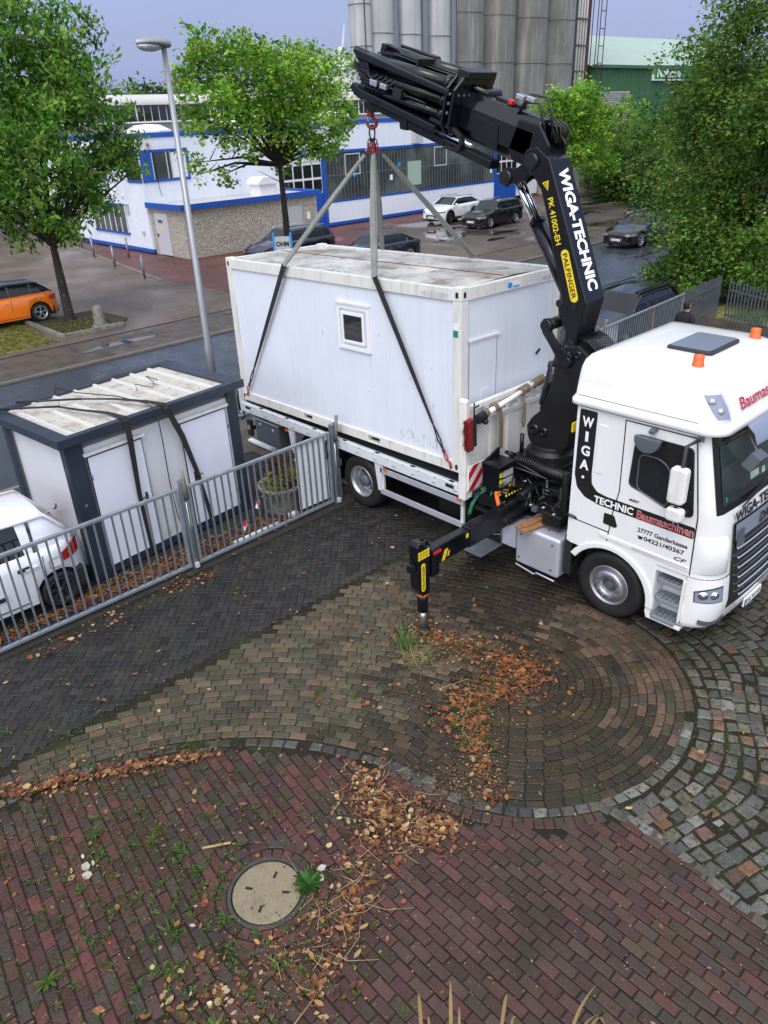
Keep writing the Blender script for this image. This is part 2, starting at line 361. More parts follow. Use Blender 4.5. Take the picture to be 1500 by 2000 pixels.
class T_:
    """a thing: an Empty at its base; meshes given in world coordinates (world=True) or in the thing's own frame"""
    def __init__(s, name, label, cat, loc=(0, 0, 0), rotz=0, group=None, world=True):
        s.o = bpy.data.objects.new(name, None); COL.objects.link(s.o); s.o.empty_display_size = 0.2
        s.o.location = loc; s.o.rotation_euler = (0, 0, rotz); tag(s.o, label, cat, group)
        s.org = loc if world else None
    def p(s, name, mb, mats, parent=None, bevel=0, seg=2, label=None, sub=0, kind=None):
        o = new_obj(name, mb, mats, parent if parent is not None else s.o, bevel, seg, s.org, sub)
        if label: o['label'] = label
        if kind: o['kind'] = kind
        return o
def single(name, label, cat, mb, mats, loc=(0, 0, 0), bevel=0, group=None, kind=None, seg=2):
    """a thing that is one mesh, built in world coordinates, origin at loc"""
    o = new_obj(name, mb, mats, None, bevel, seg, loc); o.location = loc
    return tag(o, label, cat, group, kind)
def struct(name, mb, mats, kind='structure', bevel=0):
    o = new_obj(name, mb, mats, None, bevel); o['kind'] = kind; return o
def copy_tree(root, loc, rotz=0, label=None, group=None):
    r_ = root.copy(); COL.objects.link(r_); r_.location = loc; r_.rotation_euler = (0, 0, rotz)
    if label: r_['label'] = label
    if group: r_['group'] = group
    for ch in list(root.children):
        c = ch.copy(); COL.objects.link(c); c.parent = r_
        for g in list(ch.children):
            d = g.copy(); COL.objects.link(d); d.parent = c
    return r_
def text_mb(txt, o, u, v, size, bold=0.0, ext=0.004, shear=0.0, space=1.0, width=None, m=0, align='LEFT', mb=None):
    """text as a mesh: origin o, baseline direction u, up direction v; width = total width wanted"""
    cu = bpy.data.curves.new('t', 'FONT'); cu.body = txt; cu.size = 1.0; cu.offset = bold; cu.shear = shear; cu.space_character = space; cu.resolution_u = 3
    ob = bpy.data.objects.new('t', cu); COL.objects.link(ob); dg = bpy.context.evaluated_depsgraph_get(); me = bpy.data.meshes.new_from_object(ob.evaluated_get(dg))
    vs = [p.co.copy() for p in me.vertices]; fs = [list(p.vertices) for p in me.polygons]
    bpy.data.objects.remove(ob); bpy.data.curves.remove(cu); bpy.data.meshes.remove(me)
    if not vs: return mb or MB()
    x0 = min(p.x for p in vs); x1 = max(p.x for p in vs); h = 0.72
    sy = size/h; sx = (width/(x1-x0)) if width else sy
    off = {'LEFT': 0, 'CENTER': (x1-x0)*sx/2}[align]
    u = Vector(u).normalized(); v = Vector(v).normalized(); n = u.cross(v).normalized(); o = Vector(o)
    mb = mb or MB()
    mb.add([o+u*((p.x-x0)*sx-off)+v*(p.y*sy)+n*ext for p in vs], fs, m)
    return mb

def cloud(name, verts, k, cols, matn, parent=None, org=None):
    """many k-sided faces: verts (N*k,3), cols (N,3)"""
    verts = np.asarray(verts, dtype=np.float32).reshape(-1, 3)
    if org is not None: verts = verts-np.array(org, dtype=np.float32)
    n = len(verts)//k; me = bpy.data.meshes.new(name); me.vertices.add(n*k); me.vertices.foreach_set('co', verts.ravel())
    me.loops.add(n*k); me.loops.foreach_set('vertex_index', np.arange(n*k, dtype=np.int32))
    me.polygons.add(n); me.polygons.foreach_set('loop_start', np.arange(0, n*k, k, dtype=np.int32))
    me.update(calc_edges=True)
    a = me.color_attributes.new('col', 'FLOAT_COLOR', 'POINT')
    c4 = np.ones((n*k, 4), dtype=np.float32); c4[:, :3] = np.repeat(np.asarray(cols, dtype=np.float32), k, 0); a.data.foreach_set('color', c4.ravel())
    me.materials.append(MATS[matn]); o = bpy.data.objects.new(name, me); COL.objects.link(o)
    if parent is not None: o.parent = parent
    return o

# ================================================================ GROUND
def sheet(name, poly, z, m, kind='structure'):
    b = MB(); b.add([(x, y, z) for x, y in poly], [tuple(range(len(poly)))]); return struct(name, b, m, kind)
sheet('ground', [(-900, -700), (700, -700), (700, 900), (-900, 900)], -0.06, 'terrain')
sheet('road', [(-16.0, -300), (-8.4, -300), (-7.9, 60), (-15.8, 400), (-16.0, 400)], -0.030, 'asphalt')
sheet('verge_strip', [(-8.4, -120), (-2.7, -120), (-2.7, 60), (-7.9, 60)], -0.026, 'verge')
sheet('gravel_strip', [(-6.3, -60), (-2.72, -60), (-2.72, 0.2), (-6.3, 0.2)], -0.018, 'gravel')
sheet('far_pavement', [(-19.0, -200), (-16.0, -200), (-16.0, 120), (-19.0, 120)], -0.022, 'verge')
sheet('brick_yard', [(-75, -120), (-19.0, -120), (-19.0, 25), (-75, 25)], -0.024, 'pave_brown')
sheet('wet_yard', [(-75, 25), (-19.0, 25), (-19.0, 62), (-75, 62)], -0.024, 'pave_wet')
sheet('red_path', [(-46, 12.4), (-34, 10.4), (-27, 9.6), (-21.5, 9.9), (-21.5, 22), (-31.5, 25), (-31.5, 60), (-35.2, 60), (-35.2, 14), (-46, 14.5)], -0.018, 'pave_red')
k = MB(); k.box(-16.12, -15.98, -150, 62, -0.05, 0.03); k.box(-8.42, -8.30, -120, 3, -0.04, 0.01); struct('kerb', k, 'kerbstone')
k = MB(); k.box(-18.98, -18.90, -150, 62, -0.05, -0.012); k.box(-15.9, -15.86, -150, 62, -0.05, -0.024); struct('drain_channel', k, 'gap')
k = MB()
for i, (x, y) in enumerate([(-42.5, 12.5), (-37.7, 11.0), (-33.1, 10.0), (-28.1, 9.2)]):
    pass
k.hexa([(-46, 12.5, -.05), (-46, 12.3, -.05), (-27, 9.3, -.05), (-27, 9.5, -.05), (-46, 12.5, .01), (-46, 12.3, .01), (-27, 9.3, .01), (-27, 9.5, .01)]); struct('path_edge', k, 'kerbstone')
def blob(cx, cy, rx, ry, z, n=22, seed=0, rot=0.0):
    rr = random.Random(seed); ph = [rr.uniform(0, 6.28) for _ in range(4)]
    out = []
    for i in range(n):
        a = 2*PI*i/n; q = 1+0.22*math.sin(2*a+ph[0])+0.14*math.sin(3*a+ph[1])+0.10*math.sin(5*a+ph[2])
        x, y = rx*q*math.cos(a), ry*q*math.sin(a); out.append((cx+x*math.cos(rot)-y*math.sin(rot), cy+x*math.sin(rot)+y*math.cos(rot), z))
    return out
k = MB()
for i, (x, y, a, b_, ro) in enumerate([(-17.6, 2.6, .35, 1.1, .1), (-21.8, 28, .5, 1.6, .2), (-23.2, 30.5, .7, 2.2, .1), (-25.5, 32, .9, 3.2, .1), (-20.5, 31, .35, 1.2, .3), (-27.2, 29.5, .8, 2.6, -.1), (-28.5, 34.5, .7, 2.0, 0), (-22.5, 35.5, .5, 2.5, .15),
        (-30.0, 40, .6, 3, 0), (-24, 40, .6, 3.4, .1), (-20.3, 36, .3, 1.5, .1), (-26.5, 24.5, .5, 1.7, .2), (-24.3, 26.5, .4, 1.8, .1), (-23, 20.2, .3, 1.4, .1), (-27.0, 47, 1, 4, 0), (-31, 50, .8, 4, 0), (-14, 30.5, .25, 1.2, .2), (-12.2, 28, .25, 1.0, -.1)]):
    if 1 <= i and x < -19: a, b_ = a*.55, b_*.6
    p = blob(x, y, a, b_, -0.0135, seed=i, rot=ro); k.add(p, [tuple(range(len(p)))])
struct('puddle', k, 'puddle')
sheet('grass_verge', [(-28, -60), (-19.4, -60), (-19.4, 0.2), (-20.1, 1.35), (-25.5, 1.5), (-28, 1.5)], -0.016, 'grass_ground')
sheet('tree_bed', [(-23.4, 1.75), (-20.1, 1.75), (-20.1, 3.9), (-20.9, 4.6), (-23.4, 4.3)], 0.02, 'soil')
k = MB(); k.box(-23.4, -20.1, 1.60, 1.75, -.05, .10); k.box(-20.1, -19.95, 1.6, 4.0, -.05, .10); struct('bed_kerb', k, 'stone_old', bevel=0.01)
sheet('lawn', [(-4.5, 17.5), (30, 14), (30, 60), (-4.5, 60)], -0.012, 'grass_ground')

# ---------------------------------------------------------------- pavers as real stones
CA = (3.9, -7.85); CD = (2.62, -1.92); MH = (2.80, -5.94)
def d2(x, y, c): return math.hypot(x-c[0], y-c[1])
class Pav:
    def __init__(s): s.q = []; s.c = []
    def stone(s, x, y, a, l, w, col, h=0.0, ins=0.008, jit=0.0, base=-0.02, tilt=0.004):
        a += random.gauss(0, .010); x += random.gauss(0, .0012); y += random.gauss(0, .0012); ca, sa = math.cos(a), math.sin(a)
        def P(u, v, z): return (x+u*ca-v*sa, y+u*sa+v*ca, z)
        hl, hw = l/2, w/2; J = lambda: random.uniform(-jit, jit)
        b = [(-hl+J(), -hw+J()), (hl+J(), -hw+J()), (hl+J(), hw+J()), (-hl+J(), hw+J())]
        tz = [h+random.uniform(-tilt, tilt) for _ in range(4)]
        t = [(u*(1-ins/hl), v*(1-ins/hw)) for u, v in b]
        B = [P(u, v, base) for u, v in b]; Tt = [P(t[i][0], t[i][1], tz[i]) for i in range(4)]; 
        mid = [P(b[i][0], b[i][1], tz[i]-ins*0.8) for i in range(4)]
        s.q += Tt; s.c.append(col)
        for i in range(4):
            j = (i+1) % 4; s.q += [mid[i], mid[j], Tt[j], Tt[i]]; s.c.append(col)
            s.q += [B[i], B[j], mid[j], mid[i]]; s.c.append(tuple(0.7*k for k in col))
    def build(s, name, m):
        o = cloud(name, s.q, 4, s.c, m); o['kind'] = 'structure'; return o
def vc(pal, v=0.22):
    c = random.choice(pal); f = random.uniform(1-v, 1+v); return tuple(max(0.004, k*f*random.uniform(0.94, 1.06)) for k in c)
RED = [(0.066, 0.027, 0.025), (0.052, 0.025, 0.023), (0.080, 0.031, 0.027), (0.044, 0.027, 0.025), (0.058, 0.033, 0.027), (0.090, 0.032, 0.029), (0.046, 0.034, 0.028)]
REDR = [(0.068, 0.033, 0.026), (0.054, 0.033, 0.026), (0.048, 0.036, 0.029), (0.080, 0.034, 0.027), (0.058, 0.038, 0.027)]
TAN = [(0.087, 0.071, 0.046), (0.067, 0.059, 0.040), (0.053, 0.044, 0.031), (0.107, 0.074, 0.046), (0.072, 0.058, 0.037)]
DSK = [(0.026, 0.021, 0.015), (0.032, 0.024, 0.015), (0.040, 0.028, 0.017), (0.028, 0.022, 0.015), (0.055, 0.036, 0.020)]
DRK = [(0.018, 0.018, 0.018), (0.022, 0.021, 0.020), (0.015, 0.015, 0.015), (0.027, 0.025, 0.022)]
GRN = [(0.112, 0.110, 0.094), (0.080, 0.079, 0.068), (0.160, 0.158, 0.138), (0.060, 0.061, 0.057), (0.098, 0.086, 0.068), (0.115, 0.094, 0.072), (0.090, 0.090, 0.078)]
BRD = [(0.052, 0.056, 0.056), (0.040, 0.040, 0.036), (0.070, 0.074, 0.066), (0.048, 0.040, 0.032), (0.09, 0.095, 0.085)]
def zone(x, y):
    if x < -0.56: return 'dark'
    rd = d2(x, y, CD); ra = d2(x, y, CA)
    if rd < 2.02 and x > 2.25+.15*math.sin(y*3): return 'disc'
    if ra < 4.0: return 'red'
    if x > 2.62 and rd < 2.14 and y < -1.0: return 'ring'
    if ra < 4.13 and x < 2.9: return 'ring'
    if x > 2.62 and y < -2.95-0.10*math.sin(x*2.2): return 'red'
    if x > 3.0: return 'cob' if rd > 2.14 else 'disc'
    return 'tan'
pv = Pav()
# herringbone driveway strip (laid diagonally)
cs, sn = math.cos(R(45)), math.sin(R(45)); wv, lv = 0.1, 0.2
for a in range(-160, 160):
    for b_ in range(-160, 160):
        mq = (a-b_) % 4
        if mq == 0: u, v, an = (a+1)*wv, (b_+.5)*wv, 0
        elif mq == 3: u, v, an = (a+.5)*wv, (b_+1)*wv, PI/2
        else: continue
        x, y = -1.6+u*cs-v*sn, -3+u*sn+v*cs
        if -2.66 < x < -0.60 and -9.6 < y < 4.5: pv.stone(x, y, an+PI/4, 0.196, 0.096, vc(DRK), h=random.uniform(-.002, .002), ins=0.006, tilt=.0015)
pv.build('driveway_paving', 'brick')
pv = Pav()
for kk in range(0, 128):         # arcs round the first centre
    r = 4.19+kk*0.106
    n = int(2*PI*r/0.205); off = (kk % 2)*0.5
    for i in range(n):
        a = 2*PI*(i+off)/n; x, y = CA[0]+r*math.cos(a), CA[1]+r*math.sin(a)
        if -0.52 < x < 3.6 and y < 4.5 and zone(x, y) == 'tan' and y > -9:
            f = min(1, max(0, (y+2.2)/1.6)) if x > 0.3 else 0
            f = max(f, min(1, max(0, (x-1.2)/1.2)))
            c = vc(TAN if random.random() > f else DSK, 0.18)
            if y > -1.4: c = tuple(q*.60 for q in c)  # bricks near the truck darkened: its shadow is painted into their colour
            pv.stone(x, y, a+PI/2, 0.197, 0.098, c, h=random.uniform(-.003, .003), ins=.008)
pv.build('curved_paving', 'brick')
pv = Pav()
for kk in range(0, 20):
    r = 0.07+kk*0.106
    n = max(3, int(2*PI*r/0.2)); off = (kk % 2)*0.5
    for i in range(n):
        a = 2*PI*(i+off)/n; x, y = CD[0]+r*math.cos(a), CD[1]+r*math.sin(a)
        if zone(x, y) != 'disc': continue
        f = max(0, min(1, (y-CD[1]+0.2)/1.2))*max(0, min(1, (r-1.0)/0.5))
        c = vc([(0.11, 0.070, 0.045), (0.085, 0.058, 0.040), (0.060, 0.046, 0.036)] if random.random() < f else DSK, 0.16)
        pv.stone(x, y, a+PI/2, min(2*PI*r/n*0.95, 0.197), 0.098, c, h=random.uniform(-.003, .003), ins=.008)
pv.build('round_paving', 'brick')
pv = Pav()
for a_, x0, x1, pal in ((R(-7.2), -0.6, 3.05, RED), (R(0.0), 3.05, 9.2, REDR)):
    ca, sa = math.cos(a_), math.sin(a_)
    for j in range(-70, 70):
        for i in range(-35, 45):
            u = (i+(j % 2)*0.5)*0.212; v = j*0.110
            x, y = 3.05+u*ca-v*sa, -5+u*sa+v*ca
            if not (x0 < x <= x1 and -10.5 < y < -2.5): continue
            if d2(x, y, MH) < 0.57 or zone(x, y) != 'red': continue
            if d2(x, y, CA) > 3.93 and x < 3.2: continue
            if x > 3.2 and d2(x, y, CD) < 2.30: continue
            rp_ = pal if pal is RED else [tuple(p[q]*(1-min(1, (x-3)/3.0))+REDR[k2][q]*min(1, (x-3)/3.0) for q in range(3)) for k2, p in enumerate(RED[:5])]
            pv.stone(x, y, a_, 0.203, 0.100, vc(rp_, .24), h=random.uniform(-.004, .004), ins=.010, jit=.002)
for (rad, n) in ((0.425, 26), (0.53, 17)):   # rings of bricks round the manhole
    for i in range(n):
        a = 2*PI*i/n+.1; pv.stone(MH[0]+rad*math.cos(a), MH[1]+rad*math.sin(a), a+PI/2, 2*PI*rad/n*.93, .095, vc(RED), ins=.009, jit=.002)
n = int(2*PI*2.22/0.105)
for i in range(n):               # header course outside the round border
    a = 2*PI*i/n; x, y = CD[0]+2.215*math.cos(a), CD[1]+2.215*math.sin(a)
    if y < -2.95 and x > 2.5: pv.stone(x, y, a, .13, .098, vc(REDR), ins=.008)
pv.build('red_paving', 'brick')
pv = Pav()
n = int(2*PI*4.07/0.155)
for i in range(n):
    a = 2*PI*i/n; x, y = CA[0]+4.06*math.cos(a), CA[1]+4.06*math.sin(a)
    if -0.4 < x < 3.0 and y > CA[1] and random.random() < .85: pv.stone(x, y, a+PI/2, .145, .115, vc(BRD, .35), h=random.uniform(-.004, .008), ins=.016, jit=.008)
n = int(2*PI*2.08/0.15)
for i in range(n):
    a = 2*PI*i/n; x, y = CD[0]+2.08*math.cos(a), CD[1]+2.08*math.sin(a)
    if (y < CD[1]+0.8 and x > 2.45): pv.stone(x, y, a+PI/2, .14, .115, vc(BRD if x < 4 else GRN, .3), h=random.uniform(-.004, .008), ins=.016, jit=.008)
# granite setts in segmental fans
def fan(x, y):
    return d2(x, y, CD)
for kk in range(0, 50):
    r0 = 2.26+kk*0.158
    n = int(2*PI*r0/0.184)
    for i in range(n):
        a = 2*PI*(i+random.uniform(-.08, .08)+(kk % 2)*.5)/n
        r = r0+0.085*math.sin(a*8+0.5)*min(1, kk/4)+random.uniform(-.007, .007)
        x, y = CD[0]+r*math.cos(a), CD[1]+r*math.sin(a)
        if x < 3.0 or x > 9.0 or y > 6.5 or y < -2.90-0.05*math.sin(x*2.2): continue
        da = math.atan(0.085*8*math.cos(a*8+.5)/r*min(1, kk/4))
        big = random.uniform(.80, 1.0)
        c = vc(GRN, .28) if random.random() > .12 else vc([(0.17, 0.085, 0.05), (0.12, 0.07, 0.055)], .2)
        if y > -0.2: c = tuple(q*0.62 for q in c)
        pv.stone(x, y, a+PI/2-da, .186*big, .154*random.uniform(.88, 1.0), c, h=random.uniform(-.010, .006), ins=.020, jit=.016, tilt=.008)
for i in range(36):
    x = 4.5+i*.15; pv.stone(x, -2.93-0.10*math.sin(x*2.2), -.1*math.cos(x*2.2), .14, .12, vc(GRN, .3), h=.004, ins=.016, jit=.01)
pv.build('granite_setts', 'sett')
sheet('paving_bed', [(-2.72, -12), (11, -12), (11, 9), (-2.72, 9)], -0.0125, 'moss_joint')

# manhole
t = T_('manhole', 'round concrete manhole cover with four dark slots in red brick paving', 'manhole', (MH[0], MH[1], 0))
b = MB(); b.lathe([(0.375, -.02), (0.375, .004), (0.370, .008), (0.340, .008), (0.334, -.01)], (MH[0], MH[1], 0), n=64, smooth=False, caps=False); t.p('rim', b, 'iron')
b = MB(); b.lathe([(0.322, -.02), (0.322, .004), (0.314, .008)], (MH[0], MH[1], 0), n=64, smooth=False); t.p('cover', b, 'manhole_conc')
b = MB()
for a in (118, 42, 305, 215):
    c, s_ = math.cos(R(a)), math.sin(R(a)); b.bar((MH[0]+c*.145, MH[1]+s_*.145, .0088), (MH[0]+c*.215, MH[1]+s_*.215, .0088), .026, .003)
t.p('slot', b, 'gap')

# ================================================================ CONTAINER (hangs slightly tilted; own frame = container frame)
CQ = Matrix(((0.99983808, 0.0002699, -0.01799304, -0.0252154), (0, 0.99988752, 0.01499831, 0.0210186), (0.01799506, -0.01499588, 0.99972561, 1.4010155), (0, 0, 0, 1)))
CL, CW_, CH = 6.058, 2.438, 2.85
t = T_('container_cabin', 'white site container with a small window, lifted off the truck bed on four slings', 'container', (0, 0, 0), world=False)
t.o.matrix_world = CQ
def cbox(b, *a, m=0): b.box(*a, m=m)
b = MB()
for x in (-CL, -.16):
    for y in (0, CW_-.16): b.box(x, x+.16, y, y+.16, .16, CH-.20)
b.box(-CL+.16, -.16, 0.0, .10, CH-.20, CH-.02); b.box(-CL+.16, -.16, CW_-.10, CW_, CH-.20, CH-.02)
b.box(-.10, 0, .16, CW_-.16, CH-.20, CH-.02); b.box(-CL, -CL+.10, .16, CW_-.16, CH-.20, CH-.02)
for y0, y1 in ((0, .10), (CW_-.10, CW_)):
    xs = [-CL+.16, -3.98, -3.72, -2.15, -1.85, -.16]
    b.box(xs[0], xs[1], y0, y1, 0, .17); b.box(xs[2], xs[3], y0, y1, 0, .17); b.box(xs[4], xs[5], y0, y1, 0, .17)
    for q in (1, 3): b.box(xs[q], xs[q+1], y0, y1, .125, .17); b.box(xs[q], xs[q+1], y0, y1, 0, .03)
b.box(-.10, 0, .16, CW_-.16, 0, .17); b.box(-CL, -CL+.10, .16, CW_-.16, 0, .17)
t.p('frame', b, 'cont_frame', bevel=.008)
b = MB(); b.box(-CL+.10, -.10, .10, CW_-.10, .02, .14, 0); t.p('floor', b, 'gap')
fr = MB()
for x in (-CL, -.16):
    for y in (0, CW_-.16):
        for z in (0, CH-.20):
            c = MB(); c.box(x-.002, x+.162, y-.002, y+.162, z, z+.16+(.04 if z else 0))
            cc = t.p('corner_casting', c, 'cont_frame', bevel=.012)
            h = MB(); sy = -.004 if y == 0 else .164; zz_ = z+.09
            h.prism(rrect(-.028, .028, -.045, .045, .027), (x+.08, y+sy, zz_), (1, 0, 0), (0, 0, 1), (0, .003, 0))
            sx = -.004 if x < -1 else .164-.003
            h.prism(rrect(-.028, .028, -.045, .045, .027), (x+sx, y+.08, zz_), (0, 1, 0), (0, 0, 1), (.003, 0, 0))
            t.p('hole', h, 'gap', cc)
b = MB()
b.box(-CL+.16, -.16, .035, .075, .17, CH-.20)                         # long side towards the camera
b.box(-CL+.16, -.16, CW_-.075, CW_-.035, .17, CH-.20)
b.box(-CL+.035, -CL+.075, .16, CW_-.16, .17, CH-.20); b.box(-.075, -.035, .16, CW_-.16, .17, CH-.20)
t.p('wall_panel', b, 'cont_white')
b = MB()                                                             # faint ribs of the sandwich panels
for i in range(60):
    x = -CL+.2+i*.0965
    b.box(x, x+.006, .0343, .036, .18, CH-.21)
for x in (-4.0, -2.85, -1.15): b.box(x, x+.012, .031, .036, .18, CH-.21)
for i in range(22): b.box(-.0375, -.0343, .2+i*.096, .206+i*.096, .18, CH-.21)
t.p('panel_rib', b, 'cont_white')
b = MB()
rs_ = random.Random(5)
for i in range(26): x, z = rs_.uniform(-1.35, -.5), rs_.uniform(.22, .42); b.box(x, x+.005, .0325, .036, z, z+rs_.uniform(.02, .10))
for x, z, l in ((-3.25, 1.72, .10), (-.62, 1.55, .05), (-.60, .95, .07), (-1.1, 1.3, .06), (-1.8, 1.9, .05), (-2.1, .9, .04), (-.35, 1.3, .03)): b.box(x, x+.006, .0325, .036, z, z+l)
t.p('scuff', b, 'plastic_grey')
# window with roller-shutter box
b = MB(); wx0, wx1, wz0, wz1 = -2.78, -1.98, 1.59, 2.34
b.box(wx0, wx1, -.008, .04, wz0, wz0+.07); b.box(wx0, wx1, -.008, .04, wz1-.07, wz1); b.box(wx0, wx0+.07, -.008, .04, wz0+.07, wz1-.07); b.box(wx1-.07, wx1, -.008, .04, wz0+.07, wz1-.07)
w_ = t.p('window_frame', b, 'pvc', bevel=.006)
b = MB(); i0 = .115
b.box(wx0+i0, wx1-i0, -.018, .036, wz0+i0, wz0+i0+.05); b.box(wx0+i0, wx1-i0, -.018, .036, wz1-i0-.05, wz1-i0); b.box(wx0+i0, wx0+i0+.05, -.018, .036, wz0+i0+.05, wz1-i0-.05); b.box(wx1-i0-.05, wx1-i0, -.018, .036, wz0+i0+.05, wz1-i0-.05)
t.p('sash', b, 'pvc', w_, bevel=.006)
b = MB(); b.box(wx0+i0+.05, wx1-i0-.05, .0, .006, wz0+i0+.05, wz1-i0-.05); t.p('pane', b, 'glass_dark', w_)
b = MB(); b.box(wx0-.01, wx1+.01, -.022, .04, wz1, wz1+.035); t.p('rain_strip', b, 'cont_frame', w_)
# roof: two corrugated halves with a ridge strip, stained
b = MB(); rows = []
for j in range(13):
    y = .13+j*(CW_-.26)/12; z = CH-.055+0.045*math.sin(PI*j/12)
    rows.append([(-CL+.13+(CL-.26)*i/30, y, z+.004*math.sin(i*1.9+j)) for i in range(31)])
b.grid(rows); b.box(-CL+.13, -.13, .13, CW_-.13, CH-.12, CH-.058); t.p('roof_sheet', b, 'cont_roof')
b = MB(); b.box(-CL+.2, -.2, 1.20, 1.235, CH-.02, CH-.003); t.p('roof_seam', b, 'rust')
b = MB(); b.box(-CL+.16, -.16, .1, .13, CH-.16, CH-.10); b.box(-.13, -.1, .16, CW_-.16, CH-.16, CH-.1); t.p('gutter', b, 'gap')
# short end: service door, strip, stickers and numbers
b = MB(); b.box(-.036, -.026, .22, .86, .5, 2.02); b.box(-.026, -.018, .50, .70, .95, 1.25); t.p('hatch', b, 'cont_white', bevel=.003)
b = MB(); b.box(-.036, .0, .20, .92, 2.03, 2.06); t.p('rain_strip', b, 'cont_frame')
b = MB(); b.box(-.03, -.026, .215, .219, .5, 2.02); b.box(-.03, -.026, .862, .866, .5, 2.0); t.p('hatch_gap', b, 'gap')
b = MB(); b.box(.001, .004, 1.10, 1.36, CH-.17, CH-.07, 0); st = t.p('sticker', b, 'pvc')
b = MB(); b.prism([(1.11+.055*math.cos(a*PI/8), CH-.12+.045*math.sin(a*PI/8)) for a in range(16)], (.0055, 0, 0), (0, 1, 0), (0, 0, 1), (.001, 0, 0)); b.box(.0045, .006, 1.18, 1.34, CH-.16, CH-.14); t.p('emblem', b, 'sign_blue', st)
b = MB(); b.box(-.145, -.055, -.005, -.002, 2.22, 2.34, 0); st = t.p('sticker', b, 'pvc')
b = MB(); b.box(-.145, -.055, -.0065, -.004, 2.14, 2.24); t.p('band', b, 'green_sticker', st)
b = MB(); text_mb('161521001', (-.78, -.003, CH-.17), (1, 0, 0), (0, 0, 1), .075, .01, width=.52, mb=b)
text_mb('161521001', (.003, 1.93, CH-.165), (0, 1, 0), (0, 0, 1), .07, .01, width=.42, mb=b); t.p('lettering', b, 'sign_grey')
b = MB(); b.bar((-.03, 1.9, 1.52), (-.03, 2.0, 1.58), .02, .04); t.p('vent', b, 'plastic')

# ================================================================ SLINGS, HOOK
AP = Vector((-3.06, 1.25, 6.05))
def ribbon(b, pts, w, wd, th=.008, m=0):
    """flat webbing through pts; wd = width direction at each point (or one for all)"""
    k = len(pts); rows = [[], [], [], []]
    vs = []
    for i in range(k):
        p = Vector(pts[i]); d = (Vector(pts[min(i+1, k-1)])-Vector(pts[max(i-1, 0)])).normalized()
        a = Vector(wd[i] if isinstance(wd, list) else wd); a = (a-d*a.dot(d)).normalized(); n = d.cross(a); wi = w[i] if isinstance(w, (list, tuple)) else w
        vs.append([p-a*wi/2-n*th/2, p+a*wi/2-n*th/2, p+a*wi/2+n*th/2, p-a*wi/2+n*th/2])
    return b.grid(vs, m, False, True)
def sling(tgt, bend, lab, wdir1, wdir2, out):
    t = T_('lifting_sling', lab, 'lifting sling', tuple(AP), group='slings holding the container')
    A = AP+(bend-AP).normalized()*.22; L = bend-A; B2 = tgt-bend; e = B2.normalized()
    b = MB(); ribbon(b, [A, A+L*.5, bend-L.normalized()*.06, bend], [.075, .125, .12, .105], wdir1, .016)
    ribbon(b, [A+L*.04+Vector(out)*.02, A+L*.5+Vector(out)*.03, bend+Vector(out)*.012], [.06, .11, .10], wdir1, .010)
    t.p('webbing', b, 'webbing')
    b = MB(); k = bend+e*.03; ribbon(b, [bend, k, bend+B2*.5, bend+B2*.76], [.105, .105, .08, .04], wdir2, .014)
    q = bend+B2*.76; s2 = Vector(out).cross(e).normalized()
    ribbon(b, [q, q+B2*.08+s2*.03, q+B2*.155], [.022, .022, .02], wdir2, .012); ribbon(b, [q, q+B2*.08-s2*.03, q+B2*.155], [.022, .022, .02], wdir2, .012)
    t.p('sleeve', b, 'webbing_black' if lab.startswith('near') else 'webbing')
    b = MB(); q = tgt-e*.20
    b.tube([q+s2*.028*math.cos(a)+e*.045*math.sin(a)-e*.1 for a in [i*PI/6 for i in range(12)]], .009, 6, closed=True)
    b.tube([q+s2*.03*math.cos(a)+e*.06*math.sin(a) for a in [i*PI/6 for i in range(12)]], .012, 6, closed=True)
    b.tube([q+e*.05, q+e*.10+s2*.03, q+e*.16+s2*.02, q+e*.2], [.014, .018, .02, .016], 7); t.p('safety_hook', b, 'red_paint')
    b = MB(); a1 = A+(AP-A)*.1; b.tube([a1, AP+(a1-AP)*.4], .016, 6); b.tube([AP+(a1-AP)*.45+Vector((.03*math.cos(i*PI/5), 0, .07*math.sin(i*PI/5))) for i in range(10)], .01, 6, closed=True); t.p('shackle', b, 'red_paint')
sling(Vector((-5.90, .0, 1.42)), Vector((-4.15, .0, 4.19)), 'near sling running to the left bottom corner of the container side', (1, 0, 0), (1, 0, 0), (0, -1, 0))
sling(Vector((-.20, -.01, 1.45)), Vector((-1.80, .0, 4.23)), 'near sling crossing the container side right of the small window', (1, 0, 0), (1, 0, 0), (0, -1, 0))
sling(Vector((-5.90, 2.50, 1.40)), Vector((-4.25, 2.48, 4.14)), 'far sling reaching the back roof edge at its left half', (1, 0, 0), (1, 0, 0), (0, 1, 0))
sling(Vector((-.20, 2.50, 1.42)), Vector((-1.91, 2.48, 4.20)), 'far sling slanting to the back roof edge nearest the crane', (1, 0, 0), (1, 0, 0), (0, 1, 0))
t = T_('crane_hook', 'red crane hook with an oval ring and chain links under the boom tip', 'hook', (-3.08, 1.25, 6.6))
b = MB(); b.box(-3.13, -3.04, 1.20, 1.30, 6.44, 6.66); t.p('hook_head', b, 'red_paint', bevel=.01)
b = MB(); hx = Vector((-3.07, 1.25, 6.35)); A2 = Vector((.69, .72, 0)).normalized()
b.tube([hx+Vector((0, 0, .1))]+[hx+A2*(.075*math.sin(R(a)))+Vector((0, 0, .075*math.cos(R(a)))) for a in range(20, 300, 20)], [.022]+[.024]*2+[.032]*7+[.02]*5, 8)
t.p('hook_body', b, 'red_paint'); b = MB(); b.tube([hx-A2*.06+Vector((0, 0, .09)), hx-A2*.05+Vector((0, 0, -.03))], .009, 6); t.p('safety_latch', b, 'steel')
